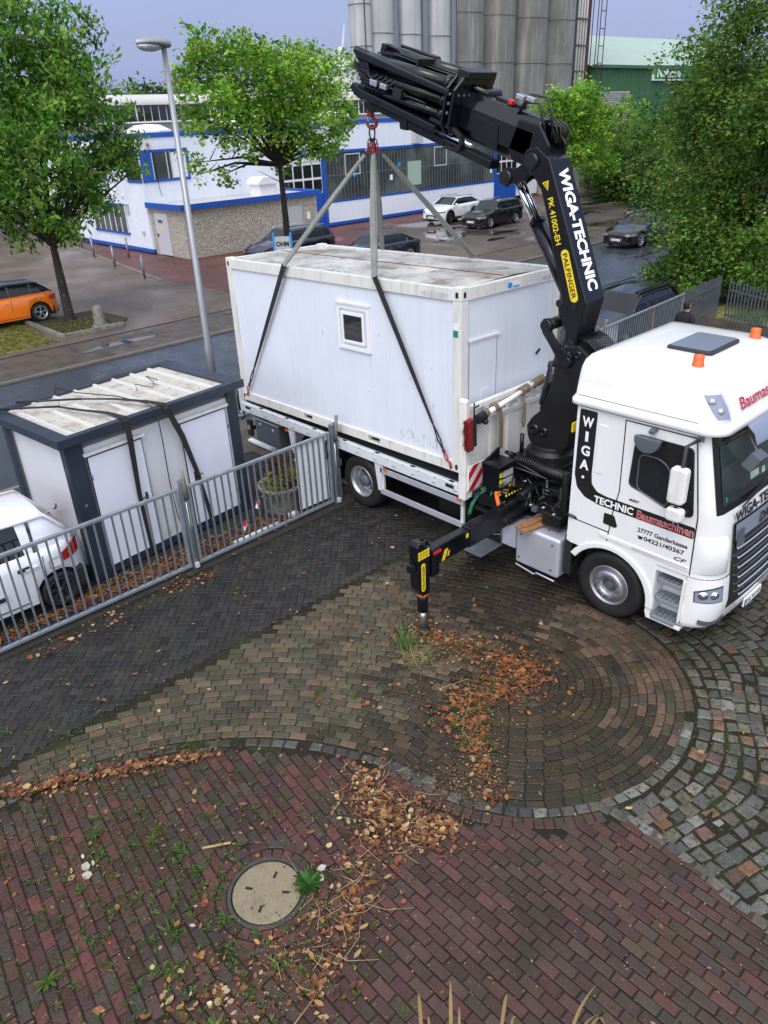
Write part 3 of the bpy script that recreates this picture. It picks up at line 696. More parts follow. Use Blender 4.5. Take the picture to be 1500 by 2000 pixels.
b = MB(); rg = [hx+A2*(.045*math.cos(i*PI/8))+Vector((0, 0, -.14+.11*math.sin(i*PI/8))) for i in range(16)]; b.tube(rg, .013, 7, closed=True)
for sx in (-1, 1):
    for yy in (-.03, .03):
        c_ = hx+A2*(.035*sx)+Vector((0, yy, -.30)); b.tube([c_+A2*(sx*.02*math.sin(i*PI/8)+.024*math.cos(i*PI/8)*.9+ -sx*.03*math.sin(i*PI/8))+Vector((0, 0, .07*math.sin(i*PI/8))) for i in range(16)], .010, 6, closed=True)
t.p('ring', b, 'crane_matte')
b = MB(); c_ = hx-A2*.04+Vector((-.02, -.08, -.385)); b.lathe([(.03, 0), (.03, .006)], c_, (-.6, -.75, .1), 14); t.p('tag_plate', b, 'pvc')

# ================================================================ SHED (small anthracite and white container)
ang = math.atan2(.994, -.11); SH = T_('shed', 'small off-white shed with dark blue frame and two white doors', 'shed', (-3.60, -4.66, 0), ang, world=False)
SL, SD, SH_ = 3.24, 1.95, 2.42     # local: x along front, y depth (+y = away), z up
def mirror(b): return b
b = MB(); b.box(.10, SL-.10, .04, SD-.04, .14, SH_-.2, 0); SH.p('wall', b, 'shed_wall')
for bx_ in ([(0, .30, 0, .06), (0, .05, .06, .14)], [(SL-.20, SL, 0, .06), (SL-.05, SL, .06, .14)], [(0, .06, SD-.14, SD)], [(SL-.06, SL, SD-.14, SD)]):
    b = MB()
    for q in bx_: b.box(*q, 0, SH_-.06)
    SH.p('corner_post', b, 'anthracite', bevel=.006)
b = MB(); b.box(.30, SL-.20, .012, .06, .02, .16); SH.p('sill_beam', b, 'anthracite')
b = MB(); b.box(.02, .06, .14, SD-.14, .02, .14); SH.p('sill_beam', b, 'anthracite')
b = MB(); ov = .12; z0, z1 = SH_-.06, SH_+.08
b.box(-ov, SL+ov, -ov, -ov+.12, z0, z1); b.box(-ov, SL+ov, SD+ov-.12, SD+ov, z0, z1); b.box(-ov, -ov+.22, -ov+.12, SD+ov-.12, z0, z1); b.box(SL+ov-.30, SL+ov, -ov+.12, SD+ov-.12, z0, z1)
RF = SH.p('roof_edge', b, 'anthracite', bevel=.008)
b = MB(); b.box(.10, SL-.18, .0, SD, z0+.03, z0+.095, 0); RS = SH.p('roof_sheet', b, 'shed_roof')
for i in range(8):
    x = .22+i*.372; b = MB(); b.prism([(-.035, 0), (.035, 0), (.018, .034), (-.018, .034)], (x, .0, z0+.096), (1, 0, 0), (0, 0, 1), (0, SD, 0)); SH.p('roof_rib', b, 'shed_rib', RS)
for x0, hx_ in ((.33, 1.16), (2.02, 2.14)):
    b = MB(); wd_ = .93
    b.box(x0, x0+wd_, -.012, .012, .18, 2.06); D = SH.p('door', b, 'shed_door', bevel=.004)
    b = MB(); b.box(x0-.012, x0, -.008, .012, .16, 2.09); b.box(x0+wd_, x0+wd_+.012, -.008, .012, .16, 2.09); b.box(x0-.01, x0+wd_+.01, -.008, .012, 2.06, 2.07); SH.p('door_seal', b, 'gap', D)
    b = MB(); b.box(x0-.06, x0+wd_+.06, -.045, .012, 2.10, 2.145); SH.p('drip_strip', b, 'cont_frame', D)
    b = MB(); hz = 1.08; b.prism(rrect(-.02, .02, -.09, .09, .018), (hx_, -.024, hz), (1, 0, 0), (0, 0, 1), (0, .012, 0)); sg = -1 if x0 < 1 else 1
    b.tube([(hx_, -.02, hz+.03), (hx_, -.065, hz+.03), (hx_+.12*sg, -.065, hz+.025)], .010, 7); SH.p('handle', b, 'plastic', D)
    b = MB(); hxx = x0-.02 if x0 < 1 else x0+wd_
    for z in (.35, 1.7): b.tube([(hxx+.02, -.016, z), (hxx+.02, -.016, z+.1)], .011, 7)
    SH.p('hinge', b, 'galv', D)
b = MB(); b.box(.115, .16, -.006, 0, 1.32, 1.36); SH.p('key_plate', b, 'galv')
# roof litter, weed
# two lifting straps thrown over the shed
def shed_w(p):
    return Matrix.Translation((-3.60, -4.66, 0)) @ Matrix.Rotation(ang, 4, 'Z') @ Vector(p)
zr = z1+.012
for lab, pts, wds, chain in (
    ('black lifting strap over the shed roof and its left door', [(.10+.55, 1.15, zr+.03), (.75, .75, zr+.035), (.93, .25, zr+.035), (1.0, -.11, zr+.01), (1.0, -.14, zr-.04), (1.0, -.15, 2.2), (1.02, -.05, 1.2), (1.05, -.03, .12)], .10, [(.0, 1.9, zr+.03), (.35, 1.5, zr+.04), (.65, 1.15, zr+.04)]),
    ('black lifting strap over the shed roof slanting to the right door', [(1.05, 1.2, zr+.04), (1.35, .7, zr+.05), (1.6, .2, zr+.035), (1.72, -.11, zr+.01), (1.73, -.15, zr-.05), (1.95, -.12, 1.9), (2.17, -.06, 1.12), (2.2, -.05, .95), (2.32, -.04, .15)], .10, [(.35, 2.0, zr+.03), (.6, 1.7, zr+.04), (1.05, 1.2, zr+.04)])):
    o_ = shed_w(pts[3]); t = T_('lifting_strap', lab, 'strap', tuple(o_), group='straps thrown over the shed')
    b = MB(); ws = [.05, .06, .085, .10, .10, .10, .075, .06, .085][:len(pts)]
    ax_ = (shed_w((1, 0, 0))-shed_w((0, 0, 0)))
    ribbon(b, [shed_w(p) for p in pts], ws, ax_, .012); t.p('webbing', b, 'webbing_black')
    b = MB(); b.tube([shed_w(p) for p in chain], .018, 6); t.p('chain', b, 'crane_matte')
b = MB(); b.tube([shed_w(p) for p in [(1.0, 1.95, zr), (1.05, 2.02, zr+.08), (1.2, 1.6, zr+.03), (1.45, .8, zr+.05), (1.55, .1, zr+.03), (1.55, -.14, zr-.03), (1.62, -.04, 1.9), (1.62, -.02, 1.2), (1.64, -.03, .6), (1.7, -.05, .1)]], .009, 6)
single('power_cable', 'thin black cable hanging down the shed front between its doors', 'cable', b, 'hose', tuple(shed_w((1.55, -.14, zr))))
b = MB(); b.tube([shed_w(p) for p in [(1.9, .9, zr), (2.0, 1.1, zr+.05), (2.15, .8, zr), (2.3, 1.0, zr+.03), (2.35, 1.3, zr+.06), (2.45, 1.1, zr)]], .007, 5)
single('dry_twig', 'thin curled dark twig lying on the shed roof', 'twig', b, 'bark_dark', tuple(shed_w((2.15, .8, zr))))

# ================================================================ FENCES / GATES
def gate(name, lab, p0, p1, h=1.45, bars=0.12, grp=None, panel=None, posts=(True, True), bar_m='galv'):
    p0 = Vector(p0); p1 = Vector(p1); L = (p1-p0).length; d = (p1-p0).normalized()
    t = T_(name, lab, 'gate', tuple((p0+p1)/2), group=grp)
    b = MB(); b.bar(p0+Vector((0, 0, h-.03)), p1+Vector((0, 0, h-.03)), .06, .05); t.p('top_rail', b, 'galv_rail', bevel=.006)
    b = MB(); b.bar(p0+Vector((0, 0, .06)), p1+Vector((0, 0, .06)), .06, .05); t.p('bottom_rail', b, 'galv_rail', bevel=.006)
    for e in (p0, p1):
        b = MB(); b.bar(e+d*(.03 if e == p0 else -.03)+Vector((0, 0, .085)), e+d*(.03 if e == p0 else -.03)+Vector((0, 0, h-.055)), .05, .05, up=d); t.p('end_stile', b, 'galv_rail', bevel=.005)
    n = int(L/bars)
    for i in range(1, n):
        c = p0+d*(L*i/n); b = MB(); b.bar(c+Vector((0, 0, .085)), c+Vector((0, 0, h-.055)), .026, .026, up=d); t.p('bar', b, bar_m)
    return t
G1 = gate('metal_gate', 'grey barred gate leaf in front of the white car and shed corner', (-2.84, -6.55, 0), (-2.86, -3.36, 0), 1.46, .135, 'gate leaves along the drive')
G2 = gate('metal_gate', 'grey barred gate leaf before the planter, white panel at its right end', (-2.86, -3.22, 0), (-2.92, -.26, 0), 1.45, .125, 'gate leaves along the drive')
b = MB(); b.box(-2.965, -2.945, -1.02, -.33, .14, 1.38); G2.p('white_panel', b, 'pvc', label='white board fixed behind the bars')
b = MB(); b.tube([(-2.93+.02*math.cos(i), -.34, 1.3-i*.045) for i in range(9)], .017, 6); G2.p('chain', b, 'crane_matte')
def gpost(x, y, h, lab, lean=(0, 0)):
    t = T_('gate_post', lab, 'post', (x, y, 0))
    b = MB(); b.box(x-.045, x+.045, y-.04, y+.04, -.02, h-.1); t.p('post', b, 'galv', bevel=.006)
    b = MB(); b.tube([(x+.06, y+.02, h-.42), (x+.06+lean[0], y+.02+lean[1], h+.06)], .032, 12); b.lathe([(.036, 0), (.036, .03), (.03, .036)], (x+.06+lean[0], y+.02+lean[1], h+.05), n=14); t.p('post_top', b, 'stone_old', label='short round stub with a pale cap')
    b = MB(); b.box(x+.05, x+.11, y-.04, y+.03, .02, .11); t.p('ground_bolt', b, 'sign_grey', bevel=.01)
    b = MB(); b.tube([(x+.058, y, .1), (x+.058, y, 1.2)], .008, 6); t.p('drop_rod', b, 'steel')
    return t
gpost(-2.87, -3.29, 1.66, 'galvanised post with pale round cap between the two gate leaves')
gpost(-2.93, -.18, 1.66, 'galvanised post with pale round cap at the open end of the gate, beside the truck', (.05, .02))
t = T_('gate_end_post', 'slim galvanised square post right beside the capped post near the rear wheel', 'post', (-2.95, -.06, 0)); b = MB(); b.bar((-2.95, -.06, 0), (-2.97, -.08, 1.56), .055, .055, up=(0, 1, 0)); t.p('post', b, 'galv', bevel=.006); b = MB(); b.box(-2.93, -2.90, -.09, -.02, .72, .84); t.p('latch', b, 'steel')
GF = gate('metal_gate', 'grey barred gate leaf beyond the crane in front of a parked black car', (-3.15, 9.0, 0), (-3.5, 14.2, 0), 1.42, .13, 'gate leaves along the drive')
b = MB(); b.box(-3.30, -3.26, 9.35, 10.1, .14, 1.34); GF.p('white_panel', b, 'pvc', label='white board fixed behind the bars')
b = MB(); b.bar((-3.36, 12.2, .08), (-3.40, 12.25, 1.4), .05, .05, up=(0, 1, 0)); GF.p('wooden_slat', b, 'wood')
gpost(-3.15, 8.88, 1.6, 'galvanised post with pale round cap beside the crane column, beyond the truck', (.12, .1))
def palis(lab, p0, p1, h, sp):
    p0 = Vector(p0); p1 = Vector(p1); L = (p1-p0).length; d = (p1-p0).normalized(); t = T_('palisade_fence', lab, 'fence', tuple((p0+p1)/2), group='slatted fences at the lawn')
    b = MB()
    for z in (.3, h-.3): b.bar(p0+Vector((0, 0, z)), p1+Vector((0, 0, z)), .03, .05)
    t.p('rail', b, 'plastic_grey')
    n = int(L/sp); 
    for i in range(n+1):
        c = p0+d*(L*i/n); hh = h+random.uniform(-.03, .03); b = MB(); w_ = .05; b.bar(c+Vector((0, 0, 0)), c+Vector((0, 0, hh)), .02, w_, up=d); t.p('slat', b, 'plastic_grey')
    return t
palis('dark slatted fence between the gate and the person', (-3.6, 14.3, 0), (-3.9, 17.6, 0), 1.4, .14)
palis('dark slatted fence along the lawn right of the person', (-3.3, 16.9, 0), (3.5, 13.4, 0), 1.38, .15)

# ================================================================ STREET LAMP
LX, LY = -10.7, 2.02
t = T_('street_lamp', 'tall grey tapered street lamp with a single side-facing head', 'street lamp', (LX, LY, 0))
b = MB(); b.tube([(LX, LY, -.03), (LX, LY, 1.2), (LX, LY, 1.25), (LX, LY, 8.02)], [.115, .110, .095, .060], 16); t.p('pole', b, 'lamp_metal')
b = MB(); rows = []
hd = Vector((.05, -1, 0)).normalized(); sd_ = Vector((1, .05, 0))
for i in range(11):
    s = i/10; wq = .17*(math.sin(PI*min(1, .25+s*.75)))**.6+.01; zz = 8.0+.10*math.sin(PI*(.2+.5*s)); ht = .15*(1-.5*s)
    c_ = Vector((LX, LY, 0))+hd*(-.12+.80*s)
    rows.append([c_+sd_*wq*math.cos(a)+Vector((0, 0, zz+ht*(math.sin(a) if math.sin(a) > 0 else .35*math.sin(a)))) for a in [q*PI/8 for q in range(16)]])
b.grid(rows, 0, True, True); b.add(rows[0], [tuple(range(16))]); b.add(rows[-1], [tuple(range(16))]); H_ = t.p('lamp_head', b, 'lamp_metal')
b = MB(); b.ball(tuple(Vector((LX, LY, 8.03))+hd*.36), .14, n=14, k=8, sc=(.85, 2.2, .75)); t.p('diffuser', b, 'lens', H_)
b = MB(); b.lathe([(.05, -.01), (.05, .02)], Vector((LX, LY, 8.07))-hd*.125, -hd, 16); b.lathe([(.025, .02), (.025, .03)], Vector((LX, LY, 8.07))-hd*.125, -hd, 12); t.p('rear_cap', b, 'plastic', H_)
sheet('back_path', [(-2.72, 9), (30, 9), (30, 16.6), (-3.6, 17.2)], -0.020, 'verge')

# ================================================================ TRUCK
TY0, TY1 = 0.0, 2.45
TR = T_('flatbed_truck', 'white lorry with a black loading crane behind its high-roof cab and a low white flatbed', 'truck', (0, 1.22, 0))
YC = 1.225
def wheel_(t, x, yf, sgn, front=True, lab=None, r=.51):
    """yf: outer face plane, sgn -1 for the near (y0) side"""
    ax = (0, sgn, 0)
    o = (x, yf, r-.005); wd = .30
    b = MB(); b.lathe([(r-.22, -.02), (r-.19, .0), (r-.09, .012), (r-.04, .004), (r-.012, -.025), (r, -.07), (r, -wd+.04), (r-.03, -wd), (r-.22, -wd)], o, ax, 48, caps=False)
    for q in (-.10, -.15, -.20): b.lathe([(r+.001, q-.006), (r-.012, q), (r+.001, q+.006)], o, ax, 48, 1, caps=False)
    W_ = t.p('wheel', b, ['tyre', 'gap'])
    b = MB(); ri = .295
    if front:
        b.lathe([(ri, -.015), (ri+.008, .006), (ri-.012, .008), (ri-.03, -.06), (.235, -.09), (.225, .0), (.215, .025), (.125, .03), (.115, .0), (.10, -.03)], o, ax, 48, caps=False)
        b.lathe([(.115, .0), (.105, -.05), (.075, -.055), (.07, -.02), (.0, -.015)], o, ax, 28, 1, caps=False)
        for i in range(10):
            a = 2*PI*i/10; c = (o[0]+.172*math.cos(a), o[1]+sgn*.028, o[2]+.172*math.sin(a)); b.lathe([(.026, -.004), (.026, .012), (.018, .02), (.016, .045), (.0, .048)], c, ax, 8, 1, smooth=False, caps=False)
    else:
        b.lathe([(ri, -.015), (ri+.008, .006), (ri-.012, .006), (ri-.03, -.08), (.262, -.17), (.24, -.20), (.13, -.20), (.12, -.15)], o, ax, 48, caps=False)
        b.lathe([(.125, -.20), (.12, -.06), (.10, -.03), (.0, -.025)], o, ax, 28, 1, caps=False)
        for i in range(8):
            a = 2*PI*i/8+.2; c = (o[0]+.195*math.cos(a), o[1]-sgn*.196, o[2]+.195*math.sin(a)); b.lathe([(.028, .0), (.028, .005), (.0, .006)], c, ax, 12, 2, caps=False)
    t.p('rim', b, ['alloy', 'plastic_grey', 'gap'], W_)
wheel_(TR, 2.69, .06, -1); wheel_(TR, 2.69, 2.39, 1)
for x in (-2.42, -3.76): wheel_(TR, x, .03, -1, False); wheel_(TR, x, 2.42, 1, False)
for x in (-2.42, -3.76):
    b = MB(); b.lathe([(.5, .0), (.505, -.28)], (x, .38, .505), (0, -1, 0), 32); b.lathe([(.5, 0), (.505, -.28)], (x, 2.06, .505), (0, 1, 0), 32); TR.p('inner_tyre', b, 'tyre')
# chassis
b = MB(); b.box(-6.0, 3.3, .82, .92, .62, .92); b.box(-6.0, 3.3, 1.53, 1.63, .62, .92)
for x in (-5.6, -4.6, -3.1, -1.6, -.4, .9): b.box(x-.05, x+.05, .92, 1.53, .66, .88)
for x in (-3.76, -2.42, 2.69): b.tube([(x, .4, .5), (x, 2.05, .5)], .09, 10)
for x in (-5.4, -4.5, -3.5, -2.9, -1.2, -.3, .4): b.box(x-.04, x+.04, .06, 2.40, .94, 1.04)
b.box(-1.9, -.8, .55, .8, .45, .9); b.box(-.6, 0.1, .15, .8, .52, .92); b.tube([(-1.6, .45, .72), (-.2, .45, .72)], .16, 14)
TR.p('chassis', b, 'crane_matte', bevel=.01)
# bed
b = MB(); b.box(-6.12, -.02, .03, 2.42, 1.06, 1.15); TR.p('bed_floor', b, 'plastic_grey')
for y0, y1, s_ in ((-.045, .03, -1), (2.42, 2.495, 1)):
    b = MB(); b.box(-6.14, 0.05, y0, y1, 1.045, 1.235); b.box(-6.14, .05, y0+(.075 if s_ < 0 else -.06), y1+(.06 if s_ < 0 else -.075), 1.17, 1.21)
    RL = TR.p('bed_rail', b, 'white_truck_frame', bevel=.012)
    b = MB(); yy = y0-.002 if s_ < 0 else y1+.002
    for i in range(13):
        x = -5.75+i*.47; b.bar((x, yy, 1.12), (x+.09, yy, 1.12), .012, .022); b.bar((x+.02, yy, 1.10), (x+.05, yy, 1.14), .02, .02)
    TR.p('lashing_ring', b, 'sign_grey', RL)
    b = MB()
    for i in range(7):
        x = -5.45+i*.87; b.box(x, x+.10, y0+.01, y0+.065, 1.215, 1.238)
    for x in (-5.93, -.28): b.box(x, x+.18, y0-.003, y0+.01, 1.13, 1.19)
    for i in range(16): b.box(-5.7+i*.37, -5.682+i*.37, y0-.003, y0+.02, 1.20, 1.222)
    TR.p('pocket', b, 'gap', RL)
b = MB(); b.box(-6.16, -6.10, -.03, 2.48, 1.0, 1.235); b.box(-6.17, -6.10, -.05, .05, .98, 1.62); b.box(-6.17, -6.10, 2.4, 2.5, .98, 1.62); TR.p('tail_frame', b, 'white_truck_frame', bevel=.01)
b = MB(); b.tube([(-6.13, -.06, 1.5), (-6.13, -.08, 1.3), (-6.12, -.07, 1.05)], .02, 6); b.tube([(-6.05, -.03, 1.0), (-5.98, -.05, .93), (-6.08, -.08, .86)], .02, 7); b.box(-6.6, -6.15, .3, 2.1, 1.02, 1.08); b.box(-6.6, -6.15, .3, 2.1, .9, .94); TR.p('tail_step', b, 'crane_matte')
b = MB(); b.box(-6.12, -5.98, .05, .12, .45, .80); b.box(-6.12, -6.06, .1, 2.35, .55, .62); TR.p('rear_light_bar', b, 'plastic')
b = MB(); b.box(-6.10, -6.0, .042, .05, .60, .70); TR.p('tail_light', b, 'lens')
b = MB(); b.box(-5.78, -4.95, .05, .45, .43, .92); tb = TR.p('tool_box', b, 'plastic_grey', bevel=.012)
b = MB(); b.box(-5.80, -4.93, .03, .46, .92, .945); b.lathe([(.03, 0), (.03, .012)], (-5.6, .05, .83), (0, -1, 0), 12); b.lathe([(.03, 0), (.03, .012)], (-5.15, .05, .80), (0, -1, 0), 12); TR.p('lid', b, 'sign_grey', tb)
for x in (-4.42, -1.90):
    b = MB(); b.prism([(-.10, 1.045), (.10, 1.045), (.05, .52), (-.02, .52)], (x, -.02, 0), (1, 0, 0), (0, 0, 1), (0, .05, 0)); TR.p('guard_bracket', b, 'white_truck_frame', bevel=.004)
for z in (.93, .52):
    b = MB(); b.box(-1.86, .08, -.02, .01, z-.055, z+.055); TR.p('side_guard', b, 'tank_alu', bevel=.008)
b = MB(); b.box(-1.86, -1.80, .01, .05, .5, 1.0); b.box(0.0, .06, .01, .05, .46, 1.0); TR.p('guard_post', b, 'white_truck_frame')
for x in (-4.55, -1.7, 0.0):
    b = MB(); b.bar((x-.05, -.03, .985), (x+.03, -.03, .985), .03, .035); TR.p('marker_light', b, 'orange_lens')
b = MB()
for x in (-2.42, -3.76): b.grid([[(x+.58*math.cos(a), y, .5+.56*math.sin(a)) for a in [PI*(.1+.8*i/12) for i in range(13)]] for y in (.08, .7)]); b.grid([[(x+.58*math.cos(a), y, .5+.56*math.sin(a)) for a in [PI*(.1+.8*i/12) for i in range(13)]] for y in (1.75, 2.37)])
TR.p('mudguard', b, 'plastic')
# headboard
b = MB()
b.box(.06, .10, .05, 2.40, 1.06, 2.18)
for y in (.62, 1.05, 1.5, 1.95): b.box(.10, .125, y-.06, y+.06, 1.10, 2.18)
b.box(.05, .13, .05, 2.40, 2.18, 2.26); b.box(.05, .13, .05, 2.40, 2.46, 2.54); b.box(.03, .15, .05, 2.40, 1.02, 1.10)
for i in range(8):
    y = .16+i*.30; b.box(.06, .12, y-.06, y+.06, 2.26, 2.46)
HB = TR.p('headboard', b, 'head_white', bevel=.008)
b = MB(); b.box(.0, .14, -.05, .05, 1.0, 2.58); b.prism([(-.05, 0), (.05, 0), (.05, .05), (.0, .09), (-.05, .05)], (.0, 0, 2.58), (0, 1, 0), (0, 0, 1), (.14, 0, 0)); TR.p('headboard_post', b, 'head_white', HB, bevel=.01)
b = MB(); b.box(.0, .14, 2.40, 2.5, 1.0, 2.6); TR.p('headboard_post', b, 'head_white', HB, bevel=.01)
b = MB(); b.tube([(.22, .16, 2.36), (.21, 1.0, 2.46), (.20, 1.72, 2.58)], .042, 12); TR.p('lashing_pole', b, 'pvc', HB)
b = MB(); b.lathe([(.075, 0), (.075, .16), (.05, .17)], (.22, .12, 2.34), (0, 1, .1), 14); b.ball((.26, .26, 2.28), .05); TR.p('winch', b, 'plastic', HB)
b = MB()
for y in (.30, .52, 1.18, 1.30, 1.52, 1.60, 1.70):
    for q in range(2):
        yy = y+q*.045; c = Vector((.21, yy, 2.365+(yy-.16)*.135)); b.tube([c+Vector((.055*math.cos(i*PI/6), .01*math.sin(i*3), .055*math.sin(i*PI/6))) for i in range(12)], .02, 5, closed=True)
ribbon(b, [(.26, .60, 2.40), (.28, .62, 2.2), (.27, .64, 1.95), (.265, .65, 1.72)], [.08, .085, .09, .08], (0, 1, 0), .02)
b.tube([(.26, 1.22, 2.5), (.27, 1.20, 2.25), (.27, 1.18, 2.0), (.28, 1.21, 1.92), (.27, 1.25, 2.0), (.27, 1.25, 2.3)], .016, 6)
TR.p('webbing', b, 'webbing_tan', HB)
t = T_('broom_head', 'red bristled broom head leaning at the end of the white headboard', 'broom', (.2, -.02, 2.25))
b = MB(); b.hexa([(.15, -.09, 1.93), (.24, -.09, 1.93), (.24, .03, 1.90), (.15, .03, 1.90), (.15, -.11, 2.36), (.24, -.11, 2.36), (.24, .02, 2.38), (.15, .02, 2.38)]); 
for i in range(420):
    z = random.uniform(1.92, 2.37); x = random.uniform(.15, .24); y = random.uniform(-.10, .02)
    if random.random() < .6: b.tube([(x, y+.02, z), (x+random.uniform(-.01, .01), -.13+random.uniform(-.015, .01), z+random.uniform(-.02, .01))], .004, 3)
    else: b.tube([(x, y, 1.94), (x, y+random.uniform(-.01, .01), 1.89+random.uniform(-.02, .01))], .004, 3)
t.p('bristles', b, 'bristle')
b = MB(); b.bar((.26, .03, 1.95), (.26, .01, 2.38), .045, .03, up=(1, 0, 0)); b.tube([(.22, .04, 2.36), (.21, .05, 2.62)], .014, 7); b.tube([(.21, .05, 2.54), (.21, .16, 2.55)], .012, 6); t.p('broom_back', b, 'plastic')
# warning board
b = MB(); b.box(.145, .165, .0, .42, 1.16, 1.58); wb = TR.p('warning_board', b, 'white_text', HB) if False else TR.p('warning_board', b, 'white_text')
b = MB()
for k_ in (-.30, -.02, .26):      # diagonal red bars clipped to the board
    pl = []
    for (s0, s1) in (((k_), 0), ((k_+.14), 0), ((k_+.14+.42), .42), ((k_+.42), .42)): pl.append([s0, s1])
    def clip(poly, ax, lim, keep_less):
        out = []
        for i in range(len(poly)):
            p, q = poly[i], poly[(i+1) % len(poly)]; ip = (p[ax] <= lim) if keep_less else (p[ax] >= lim); iq = (q[ax] <= lim) if keep_less else (q[ax] >= lim)
            if ip: out.append(p)
            if ip != iq:
                f = (lim-p[ax])/(q[ax]-p[ax]); out.append([p[0]+f*(q[0]-p[0]), p[1]+f*(q[1]-p[1])])
        return out
    pl = clip(clip(pl, 0, 0.004, False), 0, .416, True)
    if len(pl) >= 3: b.prism(pl, (.1655, .0, 1.16), (0, 1, 0), (0, 0, 1), (.002, 0, 0))
TR.p('red_stripe', b, 'red', wb)

# ---- cab shell: paths of points round the plan outline, lofted over height
def Fz(z):
    P_ = [(.36, 4.08), (.48, 4.17), (.8, 4.20), (1.1, 4.17), (1.5, 4.13), (1.9, 4.08), (2.02, 4.04), (2.5, 3.93), (3.06, 3.80)]
    for (a, xa), (c, xc) in zip(P_, P_[1:]):
        if z <= c: f = max(0, (z-a)/(c-a)); return xa+(xc-xa)*f
    return P_[-1][1]
def Rz(z): return .34 if z < 1.95 else .26
def cabp(t, z, off=0.0, xr=2.0):
    """t 0..1 near side, 1..2 near corner, 2..4 front, 4..5 far corner, 5..6 far side"""
    F, r = Fz(z), Rz(z); bow = .07
    def front(y): return F-bow*((y-YC)/YC)**2
    if t > 3: x, y, n = cabp(6-t, z, off, xr), None, None; return Vector((x[0], 2*YC-x[1], x[2]))
    if t <= 1:
        xe = front(r)-r; return Vector((xr+(xe-xr)*t, TY0-off, z))
    if t <= 2:
        a = PI/2*(t-1); xe = front(r)-r; return Vector((xe+r*math.sin(a)+off*math.sin(a), TY0+r*(1-math.cos(a))-off*math.cos(a), z))
    y = r+(YC-TY0-r)*(t-2); return Vector((front(y)+off, TY0+y, z))
def patch(t0, t1, z0, z1, off, nt=12, nz=4, m=0, b=None, xr=2.0):
    b = b or MB(); rows = [[cabp(t0+(t1-t0)*i/nt, z0+(z1-z0)*j/nz, off, xr) for i in range(nt+1)] for j in range(nz+1)]
    return b.grid(rows, m)
TS = [0, .25, .5, .75, .9, 1]+[1+i/8 for i in range(1, 9)]+[2.25, 2.5, 2.75, 3, 3.25, 3.5, 3.75, 4]+[4+i/8 for i in range(1, 9)]+[5.1, 5.25, 5.5, 5.75, 6]
b = MB()
b.grid([[cabp(t_, z, 0) for t_ in TS] for z in (1.16, 1.3, 1.5, 1.7, 1.9, 2.0, 2.1, 2.4, 2.7, 3.06)])
b.add([(2.0, TY0, 1.0), (2.0, 2*YC, 1.0), (2.0, 2*YC, 3.06), (2.0, TY0, 3.06)], [(0, 1, 2, 3)])
b.add([cabp(t_, 3.06) for t_ in TS], [tuple(range(len(TS)))])
CAB = TR.p('cab', b, 'white_paint')
# lower side panels with wheel arch, sill and entrance
for near in (True, False):
    y0, dy = (TY0, .30) if near else (2*YC-.30, .30)
    pl = [(1.99, 1.17), (1.99, 1.0), (2.06, .98)]
    pl += [(2.69+.60*math.cos(a), .50+.60*math.sin(a)) for a in [R(128-i*9.2) for i in range(16)]]
    pl += [(3.31, .30), (3.36, .30), (3.36, 1.17)]
    b = MB(); b.prism(pl, (0, y0, 0), (1, 0, 0), (0, 0, 1), (0, dy, 0)); b.box(3.30, 3.80, y0+.02, y0+.26, 1.06, 1.16); b.box(3.36, 3.78, y0+(.27 if near else 0), y0+(.30 if near else .03), .36, 1.06); b.box(3.73, 3.79, y0+.004, y0+.296, .40, 1.07); b.box(3.30, 3.79, y0+.004, y0+.29, .30, .36)
    TR.p('side_panel', b, 'white_paint', CAB, bevel=.012)
    b = MB(); yo = TY0-.025 if near else 2*YC-.06
    ring = [R(150-i*9) for i in range(18)]
    b.prism([(2.69+.60*math.cos(a), .5+.60*math.sin(a)) for a in ring]+[(2.69+.70*math.cos(a), .5+.68*math.sin(a)) for a in ring[::-1]], (0, yo, 0), (1, 0, 0), (0, 0, 1), (0, .085, 0))
    TR.p('wheel_arch', b, 'white_paint', CAB, bevel=.014)
b = MB()
for y0 in (TY0+.05, 2*YC-.35):
    b.grid([[(2.69+.585*math.cos(a), y, .5+.585*math.sin(a)) for a in [R(175-i*9) for i in range(20)]] for y in (y0-.02, y0+.32)])
b.box(2.02, 3.35, .32, 2.13, .75, 1.15); b.box(3.35, 3.95, .3, 2.15, .5, 1.15); b.box(1.95, 2.07, .04, .40, .42, 1.05); TR.p('underside', b, 'plastic', CAB)
